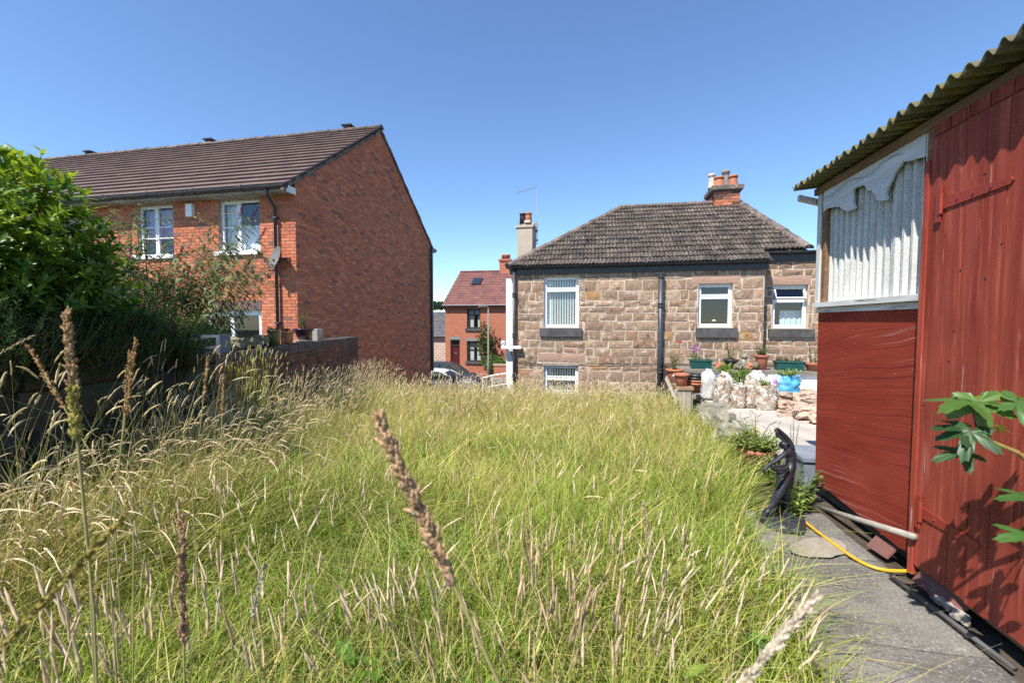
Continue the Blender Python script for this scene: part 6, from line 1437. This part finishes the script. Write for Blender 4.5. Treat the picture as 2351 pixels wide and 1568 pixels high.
def field(n, X0, X1, D0, D1, h0, h1, width, nseg, dry, lean=.5, pw=1.0, wind=(.10, .03)):
    p = scatter(n, X0, X1, D0, D1, pw); cl = fbm(p, 1.3, 3); cl2 = fbm(p, 4.5, 9); z = gz(p); m = len(p)
    P = np.column_stack([p, z - .02]); H = (h0 + (h1-h0)*G.random(m)) * (1 + .28*cl + .15*cl2)
    ang = G.uniform(0, 2*np.pi, m) * .9 + cl*2.5; mag = np.abs(G.normal(.30, lean*.75, m)); ln = np.column_stack([np.cos(ang)*mag + wind[0], np.sin(ang)*mag + wind[1]])
    Dp = p[:, 1]*cy_ - p[:, 0]*sy_; dr = np.clip(dry(p, Dp) + .25*cl2 + G.normal(0, .16, m) + (G.random(m) < .12)*.6, 0, 1)[:, None]; k = G.random((m, 1)); lush = np.clip(.5 + 1.1*cl[:, None] + .4*G.normal(size=(m, 1)), 0, 1)
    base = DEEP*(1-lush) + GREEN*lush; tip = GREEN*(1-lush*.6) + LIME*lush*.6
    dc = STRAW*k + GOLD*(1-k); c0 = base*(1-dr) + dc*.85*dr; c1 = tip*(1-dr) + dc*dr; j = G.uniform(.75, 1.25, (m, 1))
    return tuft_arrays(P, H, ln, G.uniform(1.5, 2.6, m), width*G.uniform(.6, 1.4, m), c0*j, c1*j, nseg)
def dry_near(p, D): return .22 + .28*fbm(p, .9, 20) + .15*np.clip((D-2.2)/3, 0, 1)
def dry_far(p, D):
    X = p[:, 0]*cy_ + p[:, 1]*sy_
    return .44 + .46*np.clip((D-3.6)/2.6, 0, 1) + .30*fbm(p, .7, 33) - .30*np.clip((X-1.0)/1.2, 0, 1)
def clumps(nc, k, X0, X1, D0, D1, h0, h1, width, nseg, dry, pw=1.0):
    """tufts: blades fan out and arch from shared centres, each tuft with its own height, lean and tone"""
    c = scatter(nc, X0, X1, D0, D1, pw); Dp = c[:, 1]*cy_ - c[:, 0]*sy_; big = fbm(c, 1.1, 3)
    hc = (h0 + (h1-h0)*G.random(nc))*(1.06 + .5*big); lc = rl(nc, .42, (.08, .02)); lush = np.clip(.48 + 1.5*fbm(c, .75, 14) + .28*G.normal(size=nc) + .10*np.clip((Dp-2.5)/2, -1, 1), 0, 1); dc = np.clip(dry(c, Dp) + .22*G.normal(size=nc), 0, 1)
    R_ = lambda a: np.repeat(a, k, 0); m = nc*k; o = G.normal(0, 1, (m, 2)); p = R_(c) + o*.032*(1 + Dp.repeat(k)[:, None]*.12)
    ln = R_(lc) + o*.24 + G.normal(0, .20, (m, 2)); H = R_(hc)*G.uniform(.45, 1.12, m); P = np.column_stack([p, R_(gz(c)) - .02])
    u = np.clip(R_(lush) + G.normal(0, .25, m), 0, 1)[:, None]; d = (G.random(m) < R_(dc))[:, None]*G.uniform(.6, 1, (m, 1)); q = G.random((m, 1))
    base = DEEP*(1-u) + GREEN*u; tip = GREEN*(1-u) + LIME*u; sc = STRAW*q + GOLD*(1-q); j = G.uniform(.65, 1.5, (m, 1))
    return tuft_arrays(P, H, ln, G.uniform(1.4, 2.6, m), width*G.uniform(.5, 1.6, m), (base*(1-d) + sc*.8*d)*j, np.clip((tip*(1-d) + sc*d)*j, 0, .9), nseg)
def rl(n, s, w=(.08, .02)): a = G.uniform(0, 2*np.pi, n); m = np.abs(G.normal(0, s, n)); return np.column_stack([np.cos(a)*m + w[0], np.sin(a)*m + w[1]])
def thatch(n, X0, X1, D0, D1, width):
    """fallen and arching dry straws lying through the grass"""
    p = scatter(n, X0, X1, D0, D1); a = G.uniform(0, 2*np.pi, n); mg = G.uniform(.5, 1.3, n); ln = np.column_stack([np.cos(a)*mg, np.sin(a)*mg]); q = G.random((n, 1)); c = (STRAW*q + LIME*(1-q))*G.uniform(.7, 1.2, (n, 1))
    return tuft_arrays(np.column_stack([p, gz(p)]), G.uniform(.34, .68, n), ln, G.uniform(1.5, 2.6, n), width*G.uniform(.6, 1.4, n), c*.8, np.clip(c, 0, .9), 5)
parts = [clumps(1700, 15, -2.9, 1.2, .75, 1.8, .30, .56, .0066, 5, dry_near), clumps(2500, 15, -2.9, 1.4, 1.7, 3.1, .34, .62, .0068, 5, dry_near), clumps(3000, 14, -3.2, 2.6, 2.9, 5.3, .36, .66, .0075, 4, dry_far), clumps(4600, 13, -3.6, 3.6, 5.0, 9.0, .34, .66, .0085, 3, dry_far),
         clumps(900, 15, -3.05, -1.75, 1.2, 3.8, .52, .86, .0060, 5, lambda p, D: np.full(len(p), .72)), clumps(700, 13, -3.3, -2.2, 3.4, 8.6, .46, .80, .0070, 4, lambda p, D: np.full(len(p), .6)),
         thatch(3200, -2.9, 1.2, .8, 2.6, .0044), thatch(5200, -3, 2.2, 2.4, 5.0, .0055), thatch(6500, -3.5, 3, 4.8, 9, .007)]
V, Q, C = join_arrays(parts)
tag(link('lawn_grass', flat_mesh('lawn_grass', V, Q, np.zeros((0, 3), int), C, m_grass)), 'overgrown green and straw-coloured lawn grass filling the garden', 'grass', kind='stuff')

def heads(B, T, L_, r, col, droop=.0, ns=5):
    """seed heads: base point, direction, length, radius, colour"""
    n = len(B); T = T/(np.linalg.norm(T, axis=1)[:, None] + 1e-9); tt = np.array([0, .08, .2, .34, .48, .62, .76, .88, .95, 1.0]); pr = np.array([.25, .7, 1.0, .95, 1.0, .85, .75, .55, .38, .06]); k = len(tt)
    a1 = np.cross(T, np.array([.31, .52, .79])); a1 /= np.linalg.norm(a1, axis=1)[:, None]; a2 = np.cross(T, a1)
    cen = B[:, None, :] + T[:, None, :]*(L_[:, None]*tt)[:, :, None]; cen[:, :, 2] -= droop[:, None]*L_[:, None]*tt**2 if not np.isscalar(droop) else droop*L_[:, None]*tt**2
    q = np.arange(ns)*2*np.pi/ns; rr = r[:, None, None]*pr[None, :, None]*G.uniform(.45, 1.55, (n, k, ns))
    V = cen[:, :, None, :] + (a1[:, None, None, :]*np.cos(q)[None, None, :, None] + a2[:, None, None, :]*np.sin(q)[None, None, :, None])*rr[..., None]
    b = (np.arange(n)*k*ns)[:, None, None]; f = np.array([[i*ns+j, i*ns+(j+1) % ns, (i+1)*ns+(j+1) % ns, (i+1)*ns+j] for i in range(k-1) for j in range(ns)])[None]
    C = np.repeat((col*1.0)[:, None, :], k*ns, 1)*G.uniform(.6, 1.4, (n, k*ns, 1)); return V.reshape(-1, 3), (b+f).reshape(-1, 4), np.clip(C.reshape(-1, 3), 0, 1)
def stalks(p, H, ln, cv, hl, hr, hcol, scol, width=.0022, droop=.1):
    m = len(p); z = gz(p); P = np.column_stack([p, z]); a = tuft_arrays(P, H, ln, cv, np.full(m, width)/.6, scol, scol, 5)
    mg = np.minimum(np.linalg.norm(ln, axis=1), 1.2); tip = P + np.column_stack([ln*H[:, None], H*(1-.35*mg)]); t = np.column_stack([ln*cv[:, None], 1 - .84*mg])
    t /= np.linalg.norm(t, axis=1)[:, None]; b = heads(tip - t*hl[:, None]*.1, t, hl, hr, hcol, droop); return a, b
SA, SB = [], []
def add_stalks(*a, **k):
    x, y = stalks(*a, **k); SA.append(x); SB.append(y)
def col_of(n, *cs):
    w_ = G.dirichlet(np.ones(len(cs)), n); return np.clip((w_[:, :, None]*np.array(cs)[None]).sum(1)*G.uniform(.8, 1.2, (n, 1)), 0, 1)
# scattered heads, near to far
for n, X0, X1, D0, D1, h0, h1, hl0, hl1, r_, dd in ((90, -2.4, .9, 1.0, 2.3, .44, .64, .08, .14, .0042, .12), (150, -2.8, 1.6, 2.2, 4.2, .48, .70, .08, .14, .0042, .15), (480, -3.2, 2.2, 4.0, 6.5, .48, .74, .07, .14, .0042, .2), (1900, -3.5, 2.6, 6.0, 9.0, .48, .76, .07, .14, .0046, .25)):
    p = scatter(n, X0, X1, D0, D1); add_stalks(p, G.uniform(h0, h1, n), rl(n, .26), G.uniform(1.4, 2.4, n), G.uniform(hl0, hl1, n), r_*G.uniform(.7, 1.3, n), col_of(n, PINK, PALE, STRAW), col_of(n, STRAW, STRAW, LIME), droop=dd, width=.003)
# dense tufts of pinkish heads in the foreground
def cluster(px, py, D_, n, sx, sd, h0, h1, lean, cs, hl=(.08, .15), r_=.0039, dr=.06):
    X, _ = cam_plan(*tuple(dep(px, py, D_))[:2]); p = np.array([plan(X + G.normal(0, sx), max(.7, D_ + G.normal(0, sd))) for _ in range(n)]); p = np.array([q for q in p if in_lawn(*q)]); n = len(p)
    if n: add_stalks(p, G.uniform(h0, h1, n), rl(n, .12, lean), G.uniform(1.2, 1.9, n), G.uniform(*hl, n), r_*G.uniform(.8, 1.25, n), col_of(n, *cs), col_of(n, STRAW, GREEN), width=.0034, droop=dr)
BROWN = np.array((.45, .29, .18))
cluster(1230, 1300, 1.55, 40, .11, .10, .40, .66, (.02, 0), (PINK, PINK, BROWN, STRAW)); cluster(1330, 1400, 1.40, 35, .10, .10, .34, .54, (.05, 0), (PINK, PINK, BROWN))
cluster(960, 1400, 1.45, 26, .13, .10, .38, .56, (-.18, 0), (PALE, PINK)); cluster(1120, 1500, 1.25, 26, .13, .08, .30, .46, (-.12, 0), (PALE, PINK, BROWN)); cluster(1500, 1420, 1.45, 20, .10, .10, .32, .5, (.1, 0), (PALE, PINK))
cluster(430, 1420, 1.35, 34, .24, .12, .36, .58, (-.06, 0), (PALE, PINK, BROWN)); cluster(250, 1380, 1.25, 31, .16, .12, .36, .64, (-.14, 0), (PINK, BROWN, PALE)); cluster(80, 1450, 1.15, 28, .14, .12, .36, .64, (-.18, 0), (BROWN, PINK, PALE)); cluster(640, 1450, 1.3, 17, .16, .1, .32, .5, (-.1, 0), (PALE, PINK))
cluster(330, 1180, 1.9, 15, .12, .12, .46, .66, (-.12, 0), (PALE, PINK)); cluster(730, 1150, 2.1, 18, .30, .15, .44, .64, (-.04, 0), (PALE, PINK)); cluster(560, 1130, 2.2, 10, .2, .15, .44, .64, (-.1, 0), (PALE, PINK)); cluster(1440, 1250, 1.7, 26, .12, .14, .40, .6, (.10, 0), (PALE, PINK, STRAW)); cluster(1700, 1400, 1.55, 26, .06, .16, .32, .52, (.24, .0), (PALE, STRAW, PALE)); cluster(1600, 1300, 1.8, 15, .14, .14, .38, .52, (.1, 0), (PALE, STRAW)); cluster(1000, 1150, 2.2, 10, .3, .15, .44, .6, (0, 0), (PALE, PINK))
# arching pale tufts at the left, and the tall fringe in front of the wall
p = scatter(900, -3.0, -2.05, 1.3, 3.6); n = len(p); add_stalks(p, G.uniform(.55, .98, n), rl(n, .36, (.30, -.10)), G.uniform(1.6, 2.6, n), G.uniform(.11, .2, n), .0026*G.uniform(.7, 1.4, n), col_of(n, PALE, STRAW, PINK), col_of(n, STRAW, PALE), width=.0026, droop=.45)
p = scatter(130, -2.9, -2.0, 1.4, 3.4); n = len(p); add_stalks(p, G.uniform(.95, 1.4, n), rl(n, .24, (.18, 0)), G.uniform(1.5, 2.5, n), G.uniform(.09, .16, n), .0036*G.uniform(.7, 1.4, n), col_of(n, PALE, STRAW), col_of(n, STRAW, LIME), width=.003, droop=.35)
p = scatter(560, -3.0, -.9, 2.4, 4.6); p = np.array([q for q in p if cam_plan(*q)[0] < wall_x(cam_plan(*q)[1]) + 1.1]); n = len(p); add_stalks(p, G.uniform(.55, .92, n), rl(n, .28, (.16, 0)), G.uniform(1.5, 2.5, n), G.uniform(.09, .16, n), .0030*G.uniform(.7, 1.4, n), col_of(n, PALE, STRAW, PINK), col_of(n, STRAW, LIME), width=.0026, droop=.4)
pw_ = [plan(wall_x(D_) + abs(G.normal(.15, .35)) + .08, D_) for D_ in G.uniform(3.2, 9.2, 1400)]; p = np.array([q for q in pw_ if in_lawn(*q)]); n = len(p)
add_stalks(p, G.uniform(.65, 1.0, n)*(1 + .12*fbm(p, 2.0, 5)), rl(n, .22, (.12, 0)), G.uniform(1.4, 2.4, n), G.uniform(.07, .13, n), .0036*G.uniform(.7, 1.3, n), col_of(n, PALE, STRAW, PINK), col_of(n, STRAW, GREEN, PALE), width=.0026, droop=.3)
# rushy green tuft against the brick wall
pr_ = np.array([plan(wall_x(4.3) + .3 + G.normal(0, .13), 4.3 + G.normal(0, .18)) for _ in range(120)]); n = len(pr_); add_stalks(pr_, G.uniform(.85, 1.35, n), rl(n, .10, (.05, 0)), G.uniform(1.3, 2, n), G.uniform(.05, .12, n), .004*G.uniform(.7, 1.3, n), col_of(n, STRAW, LIME), col_of(n, LIME, GREEN), width=.004, droop=.3)
V, Q, C = join_arrays(SA); tag(link('grass_stems', flat_mesh('grass_stems', V, Q, np.zeros((0, 3), int), C, m_grass)), 'thin pale flowering stems rising through the long grass', 'grass', kind='stuff')
V, Q, C = join_arrays(SB); tag(link('grass_seed_heads', flat_mesh('grass_seed_heads', V, Q, np.zeros((0, 3), int), C, m_husk)), 'pinkish and straw seed heads scattered over the long grass', 'grass', kind='stuff')

# ------------------------------------------------------------------ single tall spikes close to the camera
def spike(label, tip, base, t, r, col, col2, n=150, kb=.7, tb=None):
    a, b = dep(*tip, t), dep(*base, tb or t); ax = (a-b); L_ = ax.length; ax.normalize(); gx = b - ax*.25*kb; gz_ = ground_z(b.x, b.y)
    f = Vector((b.x - ax.x*.30*kb, b.y - ax.y*.30*kb, gz_)); o = thing('grass_spike', label, 'grass', f, 'tall grass spikes close to the camera')
    lean = Vector((ax.x, ax.y, 0)); mid = b - ax*min(.3, (b.z-gz_)*.4); pts = [f, f*.55 + mid*.45, mid, b, b + ax*L_*.97]
    MB().tube(pts, [r*.30, r*.28, r*.25, r*.24, r*.08], 7).build('stem', m_pstem, o, True)
    s1_ = ax.orthogonal().normalized(); s2_ = ax.cross(s1_); P, T = [], []
    sd_ = U(0, 50)
    for i in range(n):
        u = min(1, max(0, (i+.5)/n + U(-.02, .02))); an = U(0, 6.283); clump = .62 + .62*noise.noise((u*11, sd_, 3)) + .3*noise.noise((u*30, sd_, an*.5)); rad = r*.62*max(.12, clump)*(1-.6*u**2.0)*(.5+.5*min(1, u*9)); o_ = s1_*math.cos(an) + s2_*math.sin(an)
        P.append(b + ax*L_*u*.96 + o_*rad*U(.5, 1.15)); T.append(ax + o_*U(.05, .75) + Vector(unit(1)[0])*.25)
    cc = np.clip(col_of(n, np.array(col), np.array(col2)), 0, 1)
    V, Q, C = heads(A_(P), A_(T), np.full(n, r*1.5)*G.uniform(.5, 1.4, n), np.full(n, r*.27)*G.uniform(.6, 1.4, n), cc, 0.0, 5)
    mb = n*3; ix = G.integers(0, n, mb); Tb = A_(T)[ix] + unit(mb)*.5
    Pb = A_(P)[ix]; Tb /= np.linalg.norm(Tb, axis=1)[:, None]; sd2 = np.cross(Tb, unit(mb)); sd2 /= np.linalg.norm(sd2, axis=1)[:, None]; e_ = Pb + Tb*(r*G.uniform(.9, 2.0, mb))[:, None]
    V2 = np.stack([Pb - sd2*r*.05, Pb + sd2*r*.05, e_], 1).reshape(-1, 3); T3 = np.arange(mb*3).reshape(-1, 3); C2 = np.repeat(np.clip(cc[ix]*1.15, 0, 1), 3, 0)
    link('bristles', flat_mesh('bristles', V2 - np.array(f), np.zeros((0, 4), int), T3, C2, m_husk), o, f)
    link('seed_head', flat_mesh('seed_head', V - np.array(f), Q, np.zeros((0, 3), int), C, m_husk), o, f); return o
m_pstem = M('dry_stem', (.30, .26, .10), .7)
spike('thick tan grass spike leaning across the middle foreground', (862, 952), (1043, 1345), .52, .0098, (.62, .44, .25), (.44, .27, .14), 330)
spike('tall ochre grass spike standing highest at the left', (152, 712), (170, 905), .78, .0072, (.46, .28, .12), (.52, .36, .20), 200)
spike('yellow-green grass spike just below the tall ochre one', (166, 892), (178, 1015), .76, .0085, (.34, .29, .05), (.44, .37, .12), 140)
spike('orange-brown grass spike leaning left near the left edge', (62, 790), (150, 940), .95, .006, (.46, .25, .10), (.40, .22, .10), 90)
spike('orange-brown grass spike right of the tall ochre one', (313, 775), (287, 962), 1.02, .006, (.48, .26, .11), (.42, .24, .11), 110)
spike('short twin spike beside the orange-brown one', (298, 802), (289, 905), 1.02, .0055, (.46, .28, .12), (.42, .24, .11), 60)
spike('thin orange spike before the end of the brick wall', (478, 815), (466, 925), 1.35, .006, (.46, .28, .12), (.42, .24, .11), 70)
spike('short orange spike below the blue planter', (512, 857), (510, 955), 1.45, .0058, (.46, .28, .12), (.42, .24, .11), 60)
spike('olive green grass spike bending across the lower left corner', (292, 1176), (-10, 1500), .46, .0052, (.30, .25, .05), (.38, .30, .09), 170)
spike('thick brown grass spike upright in the lower left', (416, 1178), (422, 1480), .86, .0090, (.40, .23, .13), (.46, .30, .18), 170)
spike('pale blurred grass spike at the lower right over the path', (1882, 1362), (1690, 1580), .46, .0062, (.60, .52, .40), (.52, .42, .30), 130)
spike('pale straw grass spike crossing the left edge', (76, 770), (0, 812), 1.2, .005, (.52, .43, .28), (.46, .36, .2), 40)
spike('pale feathery spike left of the middle foreground', (606, 1296), (578, 1420), 1.05, .0065, (.58, .52, .42), (.5, .42, .32), 70)
spike('pinkish three-branched spike in the grass before the patio', (1478, 1150), (1488, 1245), 1.5, .0075, (.50, .36, .28), (.46, .30, .22), 60)
for i, (px, py, D_, h_, lab) in enumerate(((140, 960, 2.5, .62, 'tall dark green leafy weed before the stone wall'), (40, 1000, 2.2, .45, 'bushy nettle-like weed in the left corner by the stone wall'), (230, 930, 2.9, .5, 'dark leafy weed among arching grass before the stone wall'), (620, 880, 4.6, .6, 'wild umbel weed standing against the brick boundary wall'))):
    q = dep(px, py, D_); t = thing('wall_weed', lab, 'weed', (q.x, q.y, -.25)); sprigs(t, (q.x, q.y, -.25), 16, h_ + .1, .16, (.09, .17, .04), .06, .028, 16)
# broad-leaved weeds growing low through the lawn
pw = scatter(110, -2.6, 1.3, 1.0, 5.5); LP, LD, LL, LC = [], [], [], []
for x, y in pw:
    zc_ = ground_z(x, y); cc = np.array(R.choice(((.13, .24, .03), (.09, .19, .03), (.19, .27, .04))))
    for k in range(14):
        a = U(0, 6.28); LP.append((x + U(-.03, .03), y + U(-.03, .03), zc_ + U(.05, .34))); LD.append((math.cos(a), math.sin(a), U(0, .9))); LL.append(U(.05, .13)); LC.append(cc*U(.75, 1.25))
tag(leaves('broadleaf_weeds', m_matt, None, np.array(LP), np.array(LD), np.tile([0, 0, 1.0], (len(LP), 1)), np.array(LL), np.array(LL)*.38, np.array(LC)), 'low broad-leaved weeds growing through the lawn grass', 'weeds', kind='stuff')
# broad weeds at the path edge
for i, (px, py, lab) in enumerate(((1755, 1500, 'broad-leaved green weed at the near path edge'), (1830, 1555, 'leafy weed under the slab corner at the bottom edge'), (1730, 1330, 'green dock leaves beside the mortar patch'), (1690, 1490, 'low leafy weed in the grass left of the path'))):
    q = onZ(px, py, -.08); t = thing('path_weed', lab, 'weed', (q.x, q.y, -.14)); n = 42; an = G.uniform(0, 6.28, n); D = np.column_stack([np.cos(an), np.sin(an), G.uniform(.15, .9, n)]); P = np.column_stack([q.x + G.normal(0, .03, n), q.y + G.normal(0, .03, n), np.full(n, -.12)])
    leaves('leaf_rosette', m_matt, t, P, D, np.column_stack([np.zeros((n, 2)), np.ones(n)]), G.uniform(.06, .15, n), G.uniform(.025, .05, n), jitter((.12, .22, .04), n, .35))
